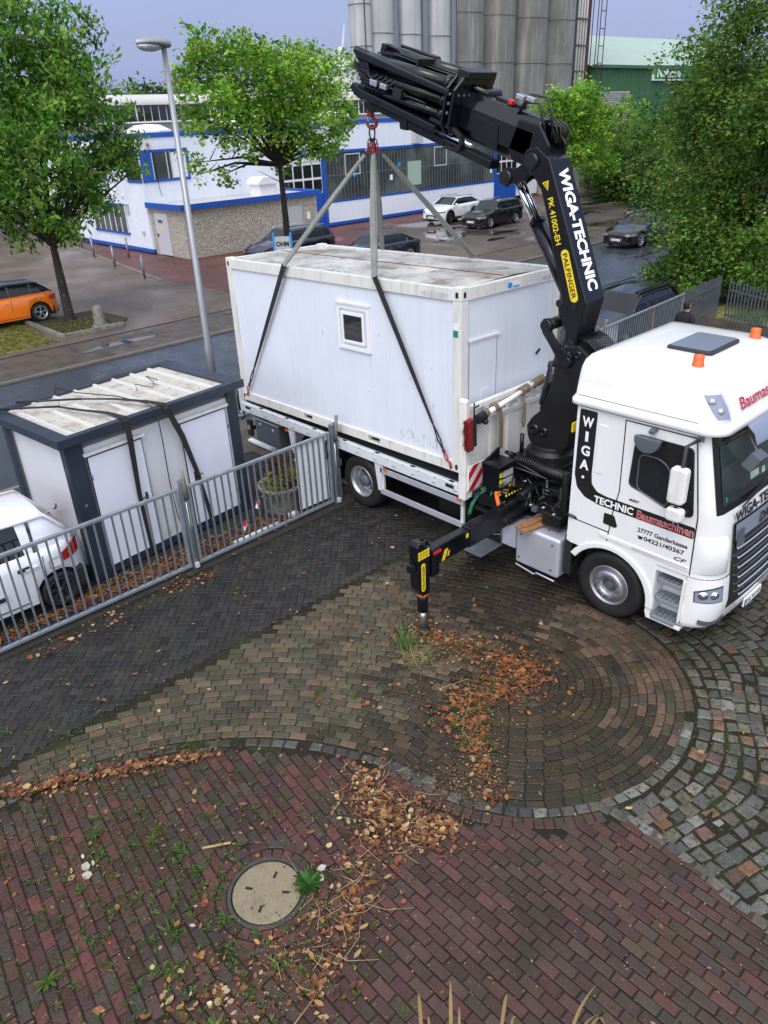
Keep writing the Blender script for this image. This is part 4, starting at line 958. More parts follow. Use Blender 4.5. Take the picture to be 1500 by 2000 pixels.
# bumper
b = MB(); tb_ = [t_ for t_ in TS]; zs_ = (.38, .42, .5, .8, 1.1, 1.165)
b.grid([[cabp(t_, z, .012 if z > .4 else -.03, 3.79) for t_ in TS] for z in zs_]); b.add([cabp(t_, .38, -.03, 3.79) for t_ in TS], [tuple(range(len(TS)))])
BP = TR.p('bumper', b, 'white_paint', CAB)
b = MB(); patch(1.02, 5.0, 1.160, 1.167, .0135, 30, 1, 0, b, 3.79); TR.p('bumper_gap', b, 'gap', CAB)
b = MB(); patch(1.3, 4.7, .52, .56, .006, 24, 1, 0, b); 
for q in (0, 1):
    f = (lambda t_: t_) if q == 0 else (lambda t_: 6-t_)
    rows = [[cabp(f(1.18+.64*i/12), .84+.20*j/5*(1-.35*(i/12-1)**2)-.035*(1-i/12)*0, .020) for i in range(13)] for j in range(6)]
    b2_ = MB(); b2_.grid(rows); hl = TR.p('headlight', b2_, 'visor', BP)
    for tt_, r_ in ((1.36, .062), (1.62, .058)):
        cc_ = cabp(f(tt_), .935, .018); dn = (cabp(f(tt_), .935, .1)-cabp(f(tt_), .935, 0)).normalized(); b5 = MB(); b5.lathe([(r_, -.01), (r_, .004), (r_*.75, .008), (r_*.4, .02), (0, .024)], cc_, dn, 18); TR.p('bulb', b5, 'chrome', BP)
    b3 = MB(); rows = [[cabp(f(1.155+.69*i/12), .828+.23*j/5*(1-.33*(i/12-1)**2), .0155) for i in range(13)] for j in range(6)]; b3.grid(rows); TR.p('surround', b3, 'plastic', BP)
    b4 = MB(); rows = [[cabp(f(1.35+.7*i/8), .50+.075*j/2-.04*math.sin(PI*i/8), .020) for i in range(9)] for j in range(3)]; b4.grid(rows); TR.p('fog_light', b4, 'plastic_grey', BP)
# grille
b = MB(); patch(2.05, 3.95, .66, 1.86, .020, 24, 6, 0, b); GR = TR.p('grille', b, 'black_gloss', CAB)
b = MB(); patch(2.10, 3.90, 1.62, 1.84, .030, 24, 2, 0, b); TR.p('name_strip', b, 'visor', GR)
b = MB(); patch(2.12, 2.34, 1.50, 1.74, .036, 6, 2, 0, b); TR.p('sensor_panel', b, 'plastic_grey', GR)
for i, z in enumerate((1.50, 1.36, 1.21, 1.06, .92, .79)):
    b = MB(); pts = [cabp(2.14+.03*i+(3.86-2.14-.06*i)*j/24, z, .045) for j in range(25)]; pts = [pts[0]+Vector((0, -.01, .03))]+pts+[pts[-1]+Vector((0, .01, .03))]
    b.tube(pts, .009, 6); TR.p('slat', b, 'tank_alu', GR)
def front_text(txt, y0, y1, z, size, bold, shear, m, off=.032):
    mid = (y0+y1)/2; p0 = Vector((Fz(z)-.07*((mid-YC)/YC)**2+off, y0, z)); slope = -.14*((mid-YC)/YC)/YC
    return text_mb(txt, p0-Vector((slope*(mid-y0), 0, 0)), Vector((slope, 1, 0)), Vector(((Fz(z+size)-Fz(z))/size, 0, 1)), size, bold, .003, shear, width=(y1-y0))
TR.p('lettering', front_text('WIGA-TECHNIC', .40, 2.05, 1.885, .115, .04, .25, 0, .012), 'black_text', CAB)
TR.p('lettering', front_text('DAF', 1.02, 1.43, 1.66, .13, .03, .2, 0, .040), 'black_gloss', CAB)
b = MB(); b.box(4.19, 4.215, .93, 1.45, .42, .54); PLT = TR.p('number_plate', b, 'white_text', BP)
b = MB(); b.box(4.2155, 4.218, .93, .97, .42, .54); TR.p('plate_band', b, 'blue_plate', BP)
b = text_mb('OL W 43', (4.2165, .99, .445), (0, 1, 0), (0, 0, 1), .07, .01, .001, width=.42); TR.p('plate_lettering', b, 'black_text', BP)
# corner deflector
for f in (lambda t_: t_, lambda t_: 6-t_):
    b = MB(); b.grid([[cabp(f(1.10+.85*i/10), z, .002+o_*(math.sin(PI*min(1, i/7)*.5) if i < 10 else 0)) for i in range(11)] for z, o_ in ((1.22, .0), (1.25, .035), (1.5, .05), (1.68, .05), (1.74, .0))]); TR.p('air_deflector', b, 'white_paint', CAB)
# windscreen
b = MB(); patch(1.62, 4.38, 2.03, 3.03, .006, 34, 6, 0, b); WS = TR.p('windscreen_frame', b, 'black_gloss', CAB)
b = MB(); patch(1.85, 4.15, 2.13, 2.86, .014, 30, 6, 0, b); TR.p('windscreen', b, 'interior', CAB)
b = MB(); patch(2.5, 3.5, 2.15, 2.24, .018, 12, 1, 0, b); TR.p('dashboard', b, 'plastic', CAB)
b = MB(); patch(2.62, 2.86, 2.27, 2.36, .017, 4, 1, 0, b); patch(2.95, 3.05, 2.25, 2.33, .017, 2, 1, 0, b); TR.p('dashboard_paper', b, 'green_roof', CAB)
b = MB(); b.grid([[cabp(2.35+(3.65-2.35)*i/14, z, o_) for i in range(15)] for z, o_ in ((3.06, .03), (3.05, .14), (2.96, .22), (2.84, .24))]); b.grid([[cabp(2.35+(3.65-2.35)*i/14, z-.012, o_) for i in range(15)] for z, o_ in ((3.06, .03), (3.05, .14), (2.96, .22), (2.84, .24))]); TR.p('sun_visor', b, 'visor', CAB)
b = MB()
for y0, y1 in ((.55, 1.25), (1.35, 2.0)): b.tube([cabp(3, 2.04, .04)+Vector((0, y0-YC, 0)), cabp(3, 2.11, .035)+Vector((0, y1-YC, 0))], .012, 6); b.bar(cabp(3, 2.09, .045)+Vector((0, y0+.15-YC, 0)), cabp(3, 2.15, .035)+Vector((0, y1-YC, 0)), .015, .03)
TR.p('wiper', b, 'plastic', CAB)
b = MB(); b.tube([(3.86, .72, 2.98), (3.98, .66, 2.86), (4.10, .60, 2.74)], .016, 7); b.xf(Matrix.Identity(4)); k0 = len(b.v); b.box(-.07, .07, -.14, .14, -.10, .10); b.xf(Matrix.Translation((4.10, .56, 2.66)) @ Matrix.Rotation(R(28), 4, 'Y') @ Matrix.Rotation(R(-8), 4, 'X'), k0); TR.p('front_mirror', b, 'plastic_grey', CAB, bevel=.02)
b = MB(); patch(1.98, 2.03, 2.17, 2.23, .018, 3, 2, 0, b); TR.p('badge', b, 'green_sticker', CAB)
# roof
def rfp(x0, x1, y0, y1, r, z):
    out = []; q = min(r, .09)       # the rear corners are tighter than the front ones
    for cx, cy, a0, rr_ in ((x1-r, y0+r, -90, r), (x1-r, y1-r, 0, r), (x0+q, y1-q, 90, q), (x0+q, y0+q, 180, q)):
        for i in range(8): a_ = R(a0+90*i/7); out.append((cx+rr_*math.cos(a_), cy+rr_*math.sin(a_), z))
    return out
b = MB(); secs = [(1.93, 3.86, -.03, 2.48, .24, 3.03), (1.90, 3.93, -.06, 2.51, .26, 3.05), (1.90, 3.92, -.055, 2.505, .26, 3.11), (1.925, 3.88, -.01, 2.46, .28, 3.16), (1.93, 3.81, .02, 2.43, .30, 3.36), (1.94, 3.73, .045, 2.405, .33, 3.50), (1.96, 3.63, .085, 2.365, .35, 3.59), (2.0, 3.52, .15, 2.30, .35, 3.65), (2.06, 3.40, .24, 2.21, .33, 3.685), (2.2, 3.25, .42, 2.03, .30, 3.705), (2.5, 3.0, .8, 1.65, .25, 3.712)]
b_gap = MB(); b_gap.grid([rfp(1.935, 3.80, .0, 2.45, .24, 3.012), rfp(1.935, 3.86, -.012, 2.462, .24, 3.03)], 0, False, True); TR.p('roof_seal', b_gap, 'gap', CAB)
b_gap = MB()
for y_ in (-.012, 2.462): b_gap.tube([(2.0, y_, 3.165), (2.8, y_, 3.165), (3.6, y_, 3.165)], .005, 5)
TR.p('roof_seam', b_gap, 'step_grey', CAB)
b.grid([rfp(*s_) for s_ in secs], 0, True, True); b.add(rfp(*secs[-1]), [tuple(range(32))], 0, True); b.add(rfp(*secs[0]), [tuple(range(32))][::-1])
ROOF = TR.p('cab_roof', b, 'white_paint')
for y0, y1 in ((.62, 1.15), (1.30, 1.83)):
    b = MB(); b.grid([rfp(2.16, 2.60, y0, y1, .10, 3.67), rfp(2.19, 2.57, y0+.03, y1-.03, .08, 3.702), rfp(2.24, 2.52, y0+.08, y1-.08, .05, 3.708)], 0, True, True); b.add(rfp(2.24, 2.52, y0+.08, y1-.08, .05, 3.708), [tuple(range(32))]); TR.p('roof_swage', b, 'white_paint', ROOF)
b = MB(); b.grid([rfp(2.68, 3.27, .80, 1.65, .07, 3.69), rfp(2.68, 3.27, .80, 1.65, .07, 3.735), rfp(2.71, 3.24, .83, 1.62, .06, 3.755)], 0, False, True); b.add(rfp(2.71, 3.24, .83, 1.62, .06, 3.755), [tuple(range(32))], 1); TR.p('roof_hatch', b, ['plastic', 'visor'], ROOF)
for y in (.42, 1.99):
    b = MB(); b.lathe([(.075, 0), (.07, .03)], (3.30, y, 3.645), n=20); bb = TR.p('beacon', b, 'plastic', ROOF)
    b = MB(); b.lathe([(.072, 0), (.072, .03), (.064, .04), (.062, .13), (.055, .145), (0, .15)], (3.30, y, 3.675), n=24); TR.p('lens', b, 'orange_lens', bb)
def roof_front_x(z): 
    P_ = [(3.12, 3.91), (3.20, 3.88), (3.36, 3.81), (3.50, 3.73), (3.59, 3.63)]
    for (a, xa), (c, xc) in zip(P_, P_[1:]):
        if z <= c: return xa+(xc-xa)*(z-a)/(c-a)
    return 3.63
b = text_mb('Baumaschinen', (roof_front_x(3.25)+.010, .50, 3.25), (0, 1, 0), (roof_front_x(3.40)-roof_front_x(3.25), 0, .15), .15, .012, .004, width=1.45); TR.p('lettering', b, 'red_text', ROOF)
def rpt(a, z, off):   # corner of the roof by angle
    s0 = [s_ for s_ in secs if s_[5] <= z][-1]; s1 = [s_ for s_ in secs if s_[5] > z][0]; f = (z-s0[5])/(s1[5]-s0[5]); q = [s0[i]+(s1[i]-s0[i])*f for i in range(5)]
    cx, cy = q[1]-q[4], q[2]+q[4]; return Vector((cx+(q[4]+off)*math.cos(a), cy+(q[4]+off)*math.sin(a), z))
for sg in (1, -1):
    def mm(p): return p if sg == 1 else Vector((p[0], 2*YC-p[1], p[2]))
    def lamp(e, off):
        rows = []
        for j in range(9):
            v_ = j/8; z = 3.22+.26*v_; a0 = R(-62+ (18*(1-v_)**2))-e; a1 = R(-28+14*(1-v_))+e; zz_ = z+(e*.3 if j == 8 else (-e*.3 if j == 0 else 0))
            rows.append([mm(rpt(a0+(a1-a0)*i/8, zz_, off)) for i in range(9)])
        return rows
    b = MB(); b.grid(lamp(.10, .006)); lp = TR.p('roof_lamp', b, 'tank_alu', ROOF)
    b = MB(); b.grid(lamp(.0, .013)); TR.p('roof_lamp_glass', b, 'visor', ROOF)
    b = MB()
    for a, z, r_ in ((R(-50), 3.41, .045), (R(-36), 3.31, .042)):
        c = mm(rpt(a, z, .012)); dr = Vector((math.cos(a), math.sin(a)*sg, .3)).normalized(); b.lathe([(r_, -.01), (r_, .006), (r_*.6, .016), (0, .02)], c, dr, 16)
    TR.p('roof_lamp_bulb', b, 'lens', ROOF)
# door furniture on both sides
for near in (True, False):
    def Y(o_): return TY0-o_ if near else 2*YC+o_
    dy = (lambda a, c_: (Y(c_), Y(a))) if near else (lambda a, c_: (Y(a), Y(c_)))
    def sidepoly(nm, poly, m, o0, o1, parent=CAB, bevel=0):
        b = MB(); b.prism(poly, (0, Y(o0), 0), (1, 0, 0), (0, 0, 1), (0, Y(o1)-Y(o0), 0)); return TR.p(nm, b, m, parent, bevel=bevel)
    def rp(poly, r=.05, n=4):   # round the corners of a polygon
        out = []; k = len(poly)
        for i in range(k):
            p = Vector(poly[i]); a = (Vector(poly[i-1])-p); c = (Vector(poly[(i+1) % k])-p); ra = min(r, a.length*.45, c.length*.45); p0 = p+a.normalized()*ra; p1 = p+c.normalized()*ra
            for j in range(n+1): t_ = j/n; out.append(tuple(p0*(1-t_)**2+p*2*t_*(1-t_)+p1*t_*t_))
        return out
    w_ = sidepoly('side_window', rp([(2.84, 2.14), (3.05, 2.09), (3.32, 2.00), (3.58, 1.95), (3.72, 1.98), (3.60, 2.84), (2.87, 2.84)], .06), 'glass_dark', -.01, .006)
    b = MB(); b.tube([(x, Y(.004), z) for x, z in rp([(2.84, 2.14), (3.05, 2.09), (3.32, 2.00), (3.58, 1.95), (3.72, 1.98), (3.60, 2.84), (2.87, 2.84)], .06)], .011, 5, closed=True); TR.p('window_seal', b, 'plastic', w_)
    b = MB(); b.tube([(x, Y(.008), z) for x, z in rp([(2.95, 2.12), (3.38, 1.99), (3.36, 2.50), (3.22, 2.60), (2.94, 2.60)], .09)], .010, 5, closed=True); TR.p('window_slide', b, 'plastic_grey', w_)
    b = MB()
    for p0, p1 in (((2.70, 2.98), (2.72, 2.0)), ((2.72, 2.0), (2.66, 1.66)), ((2.66, 1.66), (2.62, 1.22)), ((2.70, 2.98), (3.62, 2.98)), ((3.62, 2.98), (3.78, 2.0)), ((3.78, 2.0), (3.80, 1.18)), ((2.0, 1.38), (2.63, 1.36))):
        b.bar((p0[0], Y(.001), p0[1]), (p1[0], Y(.001), p1[1]), .006, .014)
    TR.p('door_gap', b, 'gap', CAB)
    sidepoly('storage_hatch', rp([(2.33, 2.16), (2.46, 2.16), (2.47, 2.84), (2.34, 2.84)], .03), 'white_paint', -.01, .010, bevel=.006)
    band = [(2.045, 2.985), (2.30, 2.985), (2.295, 2.14), (2.31, 1.98), (2.40, 1.89), (2.55, 1.865), (3.77, 1.845), (3.775, 1.69), (2.45, 1.71), (2.22, 1.76), (2.09, 1.87), (2.04, 2.05)]
    sidepoly('stripe', rp(band, .03), 'black_text', -.01, .004)
    sidepoly('door_handle', rp([(2.54, 1.47), (2.54, 1.63), (2.69, 1.63), (2.75, 1.49), (2.72, 1.46)], .02), 'black_gloss', -.01, .008)
    b = MB(); b.bar((2.50, Y(.0), 1.29), (3.78, Y(.0), 1.25), .03, .06); TR.p('door_sill', b, 'white_paint', CAB, bevel=.006)
    b = MB(); 
    for i in range(30): x = 3.0+i*.026; b.box(x, x+.013, *sorted((Y(.013), Y(.016))), 1.245, 1.285)
    TR.p('reflective_strip', b, 'tank_alu', CAB)
    sg = 1 if near else -1; u = (sg, 0, 0)
    def st(txt, x, z, size, width, bold, m, off=.006, shear=0, parent=CAB, align='LEFT'):
        xx = x if near else 2*3.0-x if False else x
        o_ = (x, Y(off), z) if near else (x+width, Y(off), z)
        return text_mb(txt, o_, u, (0, 0, 1), size, bold, .002, shear, width=width)
    for ch, z, wd_ in (('W', 2.76, .17), ('I', 2.56, .045), ('G', 2.36, .13), ('A', 2.16, .14)):
        TR.p('lettering', st(ch, 2.175-wd_/2, z, .135, wd_, .035, 0), 'white_text', CAB)
    b = MB(); b.lathe([(.02, 0), (.02, .004)], (2.17, Y(.004), 2.04), (0, -sg, 0), 14); TR.p('stripe_dot', b, 'white_text', CAB)
    TR.p('lettering', st('TECHNIC', 2.37, 1.735, .10, .58, .035, 0), 'white_text', CAB)
    TR.p('lettering', st('Baumaschinen', 3.005, 1.715, .115, .76, .030, 0, .005), 'white_text', CAB)
    TR.p('lettering', st('Baumaschinen', 3.01, 1.715, .115, .75, .012, 0, .0085), 'red_text', CAB)
    TR.p('lettering', st('27777 Ganderkesee', 3.04, 1.53, .062, .68, .022, 0, .003), 'black_text', CAB)
    TR.p('lettering', st('04221/40367', 3.14, 1.43, .062, .55, .022, 0, .003), 'black_text', CAB)
    b = MB(); b.prism([(0, 0), (.06, 0), (.05, .03), (.01, .03)], (3.06 if near else 3.70, Y(.003), 1.432), u, (0, 0, 1), (0, -.002*sg, 0)); b.tube([(3.055 if near else 3.705, Y(.004), 1.468), (3.125 if near else 3.775, Y(.004), 1.468)], .009, 5); TR.p('phone_symbol', b, 'black_text', CAB)
    TR.p('lettering', st('CF', 3.57, 1.325, .05, .17, .02, 0, .003, .3), 'black_gloss', CAB)
    TR.p('lettering', st('480', 2.86, 1.92, .04, .15, .015, 0, .003, .35), 'black_gloss', CAB)
    # mirrors
    b = MB(); 
    for (x0, x1, z0, z1) in ((3.50, 3.71, 2.24, 2.70), (3.51, 3.72, 2.01, 2.18)):
        k0 = len(b.v); pl = rrect(x0, x1, z0, z1, .05); ya = Y(.22); yb = Y(.34)
        b.prism(pl, (0, ya, 0), (1, 0, 0), (0, 0, 1), (0, yb-ya, 0))
    MR = TR.p('mirror', b, 'head_white', CAB, bevel=.03, seg=3)
    b = MB(); b.bar((3.68, Y(.05), 3.0), (3.66, Y(.02), 2.98), .08, .06); b.tube([(3.67, Y(.02), 2.99), (3.62, Y(.26), 2.96), (3.61, Y(.28), 2.0)], .024, 8); b.tube([(3.66, Y(0), 2.05), (3.61, Y(.27), 2.06)], .03, 8); TR.p('mirror_arm', b, 'plastic', MR)
    b = MB(); b.bar((3.10, Y(-.02), 2.97), (3.10, Y(.12), 2.95), .07, .05); b.prism([(3.08+.17*math.cos(R(a)), 2.86+.17*math.sin(R(a))) for a in range(180, 361, 20)], (0, Y(.10), 0), (1, 0, 0), (0, 0, 1), (0, Y(.17)-Y(.10), 0)); b.bar((2.91, Y(.135), 2.87), (3.25, Y(.135), 2.87), .07, .03); TR.p('kerb_mirror', b, 'plastic_grey', CAB, bevel=.012)
    # steps
    for i, (z, x0) in enumerate(((.38, 3.34), (.66, 3.38), (.95, 3.38))):
        ya, yb = sorted((Y(-.02 if i else .0), Y(-.25))); b = MB(); b.prism([(x0, 0), (3.74, 0), (3.74, .26), (x0+.1, .26)] if False else rrect(x0, 3.74, ya, yb, .05), (0, 0, z-.06), (1, 0, 0), (0, 1, 0), (0, 0, .065)); sp_ = TR.p('step', b, 'step_grey', CAB, bevel=.01)
        b = MB()
        for q in range(5):
            for w2 in range(3): b.bar((x0+.08+q*.062, Y(-.05)+sg*.055*w2, z+.0065), (x0+.115+q*.062, Y(-.05)+sg*.055*w2, z+.0065), .016, .002)
        TR.p('tread_hole', b, 'gap', sp_)
# tanks behind the cab
b = MB(); b.box(1.12, 1.90, -.01, .62, .28, .93); TK = TR.p('fuel_tank', b, 'tank_alu', bevel=.05, seg=4)
b = MB()
for x, z in ((1.22, .80), (1.78, .82), (1.20, .40), (1.78, .40)): b.lathe([(.014, 0), (.014, .012)], (x, -.01, z), (0, -1, 0), 8)
for x, y in ((1.6, .15), (1.75, .4)): b.lathe([(.014, 0), (.014, .01)], (x, y, .93), (0, 0, 1), 8)
TR.p('bolt', b, 'plastic', TK)
b = MB(); b.tube([(1.15, -.02, .26), (1.5, -.03, .22), (1.55, -.03, .26), (1.86, -.02, .24)], .014, 6); b.box(.86, 1.11, .0, .45, .50, .86); TR.p('tank_bracket', b, 'tank_alu', bevel=.01)
b = MB(); b.box(.30, .84, -.48, .03, .44, .455); b.bar((.30, -.48, .455), (.84, -.48, .455), .02, .03); b.tube([(.45, -.30, .46), (.5, -.25, .50), (.55, -.3, .46)], .012, 6); b.tube([(.84, .02, .46), (.84, .0, .72)], .012, 6); b.tube([(.32, .02, .46), (.86, .02, .64)], .010, 6); TR.p('folding_step', b, 'galv', bevel=.004)
t = T_('timber_boards', 'brown wooden boards lying on top of the silver tank behind the cab', 'boards', (1.35, .2, .97))
for (a_, c_) in (((1.24, -.16, .975), (1.42, .95, .96)), ((1.36, -.20, .975), (1.55, .9, .96)), ((1.30, -.10, 1.005), (1.40, .75, 1.00))):
    b = MB(); b.bar(a_, c_, .11, .028); t.p('board', b, 'wood', bevel=.003)

# ---------------------------------------------------------------- crane (parts of the truck)
def cp(name, b, m='crane_black', bevel=.012, parent=None, label=None): return TR.p(name, b, m, parent, bevel=bevel, label=label)
KY = 1.25
b = MB(); b.box(.25, 1.45, .55, 1.95, .95, 1.38); b.box(.35, 1.25, .75, 1.75, 1.38, 1.58); b.lathe([(.40, 1.55), (.40, 1.68), (.34, 1.72), (.34, 1.80)], (.82, KY, 0), n=32); CB = cp('crane_base', b, 'crane_matte')
b = MB(); b.box(.15, .30, .1, 2.3, 1.02, 1.12); b.box(.60, .68, .02, .62, .90, 1.0); b.box(.28, .62, -.02, .30, .90, .96); cp('crane_subframe', b, 'crane_matte')
b = MB()   # column
for y0, y1 in ((KY-.24, KY-.16), (KY+.16, KY+.24)):
    b.prism([(.55, 1.80), (.50, 1.92), (.48, 2.06), (.56, 2.20), (.72, 2.36), (.86, 2.72), (.92, 3.02), (.98, 3.28), (1.12, 3.42), (1.30, 3.44), (1.46, 3.34), (1.44, 3.1), (1.34, 2.8), (1.28, 2.3), (1.24, 1.9), (1.16, 1.78)], (0, y0, 0), (1, 0, 0), (0, 0, 1), (0, y1-y0, 0))
b.prism([(.75, 1.78), (.86, 2.4), (1.0, 2.9), (1.1, 3.2), (1.3, 3.2), (1.24, 2.6), (1.2, 1.78)], (0, KY-.16, 0), (1, 0, 0), (0, 0, 1), (0, .32, 0))
COLM = cp('crane_column', b, 'crane_matte', .014)
b = MB(); 
for x, z, r_ in ((.62, 2.02, .09), (.80, 2.02, .075), (1.10, 3.25, .10), (1.30, 3.32, .06)): b.lathe([(r_, 0), (r_, .02), (r_*.6, .028), (r_*.5, .02), (0, .02)], (x, KY-.24, z), (0, -1, 0), 20)
cp('pivot_cap', b, 'crane_black', 0, COLM)
b = MB(); b.box(1.33, 1.36, .95, 1.12, 2.18, 2.32); cp('rating_plate', b, 'yellow', 0, COLM)
b = MB(); A0 = Vector((.62, KY, 2.28)); A1 = Vector((.93, KY, 3.70)); dd = (A1-A0).normalized(); b.tube([A0+dd*.1, A0+dd*.75], .105, 20); b.lathe([(.12, 0), (.12, .06)], A0+dd*.72, dd, 20); b.tube([A0, A0+dd*.1], .07, 12); LC = cp('lift_cylinder', b, 'crane_black', 0)
b = MB(); b.tube([A0+dd*.75, A0+dd*1.42], .055, 18); TR.p('piston_rod', b, 'plastic_grey', LC)
b = MB()   # link levers between column and boom
for y0 in (KY-.285, KY+.245):
    b.prism([(.66, 3.66), (.70, 3.76), (.79, 3.78), (.86, 3.70), (.86, 3.58), (1.0, 3.42), (1.22, 3.30), (1.24, 3.18), (1.16, 3.10), (1.04, 3.14), (.80, 3.44), (.70, 3.55)], (0, y0, 0), (1, 0, 0), (0, 0, 1), (0, .04, 0))
lk = cp('lever', b, 'crane_black', .01)
b = MB(); b.tube([(.76, KY-.31, 3.67), (.76, KY+.31, 3.67)], .085, 22); b.tube([(1.14, KY-.30, 3.20), (1.14, KY+.30, 3.20)], .07, 18); b.tube([(1.0, KY-.30, 3.42), (1.0, KY-.26, 3.42)], .03, 10); TR.p('lever_pin', b, 'crane_matte', lk)
# main boom: two side plates and a wide front box
def bp(pts, y0, y1, b): b.prism(pts, (0, y0, 0), (1, 0, 0), (0, 0, 1), (0, y1-y0, 0))
BY0, BY1 = 1.02, 1.48
side = [(.40, 6.00), (.62, 5.84), (1.36, 4.06), (1.23, 3.46), (1.12, 3.52), (.92, 3.84), (.90, 3.92), (.94, 4.10), (.78, 4.58), (.64, 5.08), (.50, 5.46), (.36, 5.64), (.18, 5.66), (.14, 5.82), (.22, 5.96)]
b = MB(); bp(side, BY0, BY1, b); MBM = cp('main_boom', b, 'crane_black', .018)
b = MB(); n_ = Vector((.923, 0, .384)); u_ = Vector((0, 1, 0)); v_ = Vector((-.384, 0, .923))
b.tube([(.33, BY0-.05, 5.82), (.33, BY1+.05, 5.82)], .10, 22); b.tube([(.93, BY0-.02, 4.0), (.93, BY1+.02, 4.0)], .055, 16); b.tube([(1.17, BY0-.012, 3.98), (1.17, BY0, 3.98)], .04, 16); TR.p('boom_pin', b, 'crane_matte', MBM)
fo = Vector((1.36, 0, 4.06)); ft = Vector((.62, 0, 5.84)); fd = (ft-fo).normalized(); fn = Vector((fd.z, 0, -fd.x))
cen = (BY0+BY1)/2
tt = text_mb('WIGA-TECHNIC', fo+fd*1.80+Vector((0, cen-.10, 0))+fn*.003, -fd, (0, 1, 0), .22, .045, .003, 0, width=1.66)
TR.p('lettering', tt, 'white_text', MBM)
b = MB(); b.prism([(0, 0), (.10, 0), (.05, .13)] if False else [(0, 0), (.055, .12), (-.055, .12)], (.62, BY0-.003, 5.46), (.923, 0, .30), (-.384, 0, .923), (0, -.002, 0)); wt_ = TR.p('warning_sign', b, 'yellow', MBM)
b = MB(); b.prism([(0, .03), (.034, .105), (-.034, .105)], (.62, BY0-.0055, 5.46), (.923, 0, .30), (-.384, 0, .923), (0, -.001, 0)); TR.p('warning_symbol', b, 'black_text', MBM)
b = MB(); b.bar((.612, BY0-.0075, 5.505), (.582, BY0-.0075, 5.56), .001, .014); b.bar((.615, BY0-.0075, 5.55), (.575, BY0-.0075, 5.532), .001, .012); TR.p('warning_symbol', b, 'yellow', MBM)
sd_u = Vector((.30, 0, -.954)).normalized(); sd_v = Vector((.954, 0, .30)).normalized()
TR.p('lettering', text_mb('PK 41002-EH', Vector((.625, BY0-.003, 5.36)), sd_u, sd_v, .085, .02, .002, width=.62), 'yellow', MBM)
pu = Vector((.333, 0, -.943)); pvv = Vector((.943, 0, .333)); po = Vector((1.06, BY0-.003, 4.385))
b = MB(); b.prism(rrect(-.36, .36, -.062, .062, .061, 6), po, pu, pvv, (0, -.003, 0)); PF = TR.p('name_plate', b, 'yellow', MBM)
TR.p('lettering', text_mb('PALFINGER', po+pvv*(-.036)+pu*(-.31)+Vector((0, -.004, 0)), pu, pvv, .075, .012, .003, width=.62), 'black_text', PF)
b = MB()
for i in range(11): 
    y = 1.06+i*.048; b.tube([(1.26, y, 3.56), (1.42, y, 3.52), (1.60, y, 3.38), (1.66, y, 3.22)], .011, 5)
cp('hose_bundle', b, 'hose', 0)
# knuckle cylinder
b = MB(); K0 = Vector((1.02, KY-.02, 3.95)); K1 = Vector((-.09, KY-.02, 5.65)); kd = (K1-K0).normalized(); b.tube([K0, K0+kd*1.30], .105, 20); b.lathe([(.115, 0), (.115, .05)], K0+kd*1.26, kd, 20); KC = cp('knuckle_cylinder', b, 'crane_black', 0)
b = MB()
for yy in (-.055, .055): b.tube([K0+kd*1.3+Vector((0, yy, 0)), K0+kd*2.05+Vector((0, yy, 0))], .042, 16)
TR.p('piston_rod', b, 'chrome', KC)
b = MB()
for y0 in (1.0, 1.44): b.prism([(-.20, 5.55), (-.20, 5.67), (-.10, 5.74), (.08, 5.73), (.28, 5.84), (.34, 5.66), (.18, 5.55), (.02, 5.56), (-.08, 5.48)], (0, y0, 0), (1, 0, 0), (0, 0, 1), (0, .05, 0))
lv = cp('knuckle_lever', b, 'crane_black', .01)
b = MB(); b.tube([(-.09, .96, 5.61), (-.09, 1.54, 5.61)], .095, 22); b.tube([(-.09, .95, 5.61), (-.09, .96, 5.61)], .045, 16); TR.p('lever_pin', b, 'crane_matte', lv)
# fly boom frame: s along the boom (away from the elbow), t up
fa = R(17.2); FS = Vector((-math.cos(fa), 0, math.sin(fa))); FT = Vector((math.sin(fa), 0, math.cos(fa))); F0 = Vector((.25, 0, 5.88))
fa2 = R(14.6); FS0, FT0 = FS, FT; PS = Vector((-math.cos(fa2), 0, math.sin(fa2))); PT_ = Vector((math.sin(fa2), 0, math.cos(fa2))); PK_ = [False]
def fp(s_, y, t_):
    q = (F0+FS0*1.3+PS*((s_-1.3)*.91)+PT_*(t_*.80)) if PK_[0] else (F0+FS0*s_+FT0*t_)
    return Vector((q.x, y, q.z))
def fbox(b, s0, s1, y0, y1, t0, t1, m=0): b.hexa([fp(s0, y0, t0), fp(s1, y0, t0), fp(s1, y1, t0), fp(s0, y1, t0), fp(s0, y0, t1), fp(s1, y0, t1), fp(s1, y1, t1), fp(s0, y1, t1)], m)
def fhex(b, s0, s1, yc, tc_, w, h, ch, m=0):
    """hexagonal (chamfered) boom profile"""
    pl = [(-w/2, -h/2+ch), (0-w*.18, -h/2), (w*.18, -h/2), (w/2, -h/2+ch), (w/2, h/2-ch), (w*.18, h/2), (-w*.18, h/2), (-w/2, h/2-ch)]
    b.prism([(p[0], p[1]) for p in pl], fp(s0, yc, tc_), (0, 1, 0), FT, FS*(s1-s0), m)
b = MB(); fhex(b, .0, 1.35, KY, .14, .44, .62, .17); FB = cp('fly_boom', b, 'crane_black', .012)
b = MB(); b.prism([(-.05, .40), (-.28, .22), (-.32, .02), (-.18, -.14), (.25, -.13), (.35, .0), (.3, .38)], fp(0, 1.03, 0), FS, FT, (0, .05, 0)); TR.p('elbow_plate', b, 'crane_black', FB, bevel=.012)
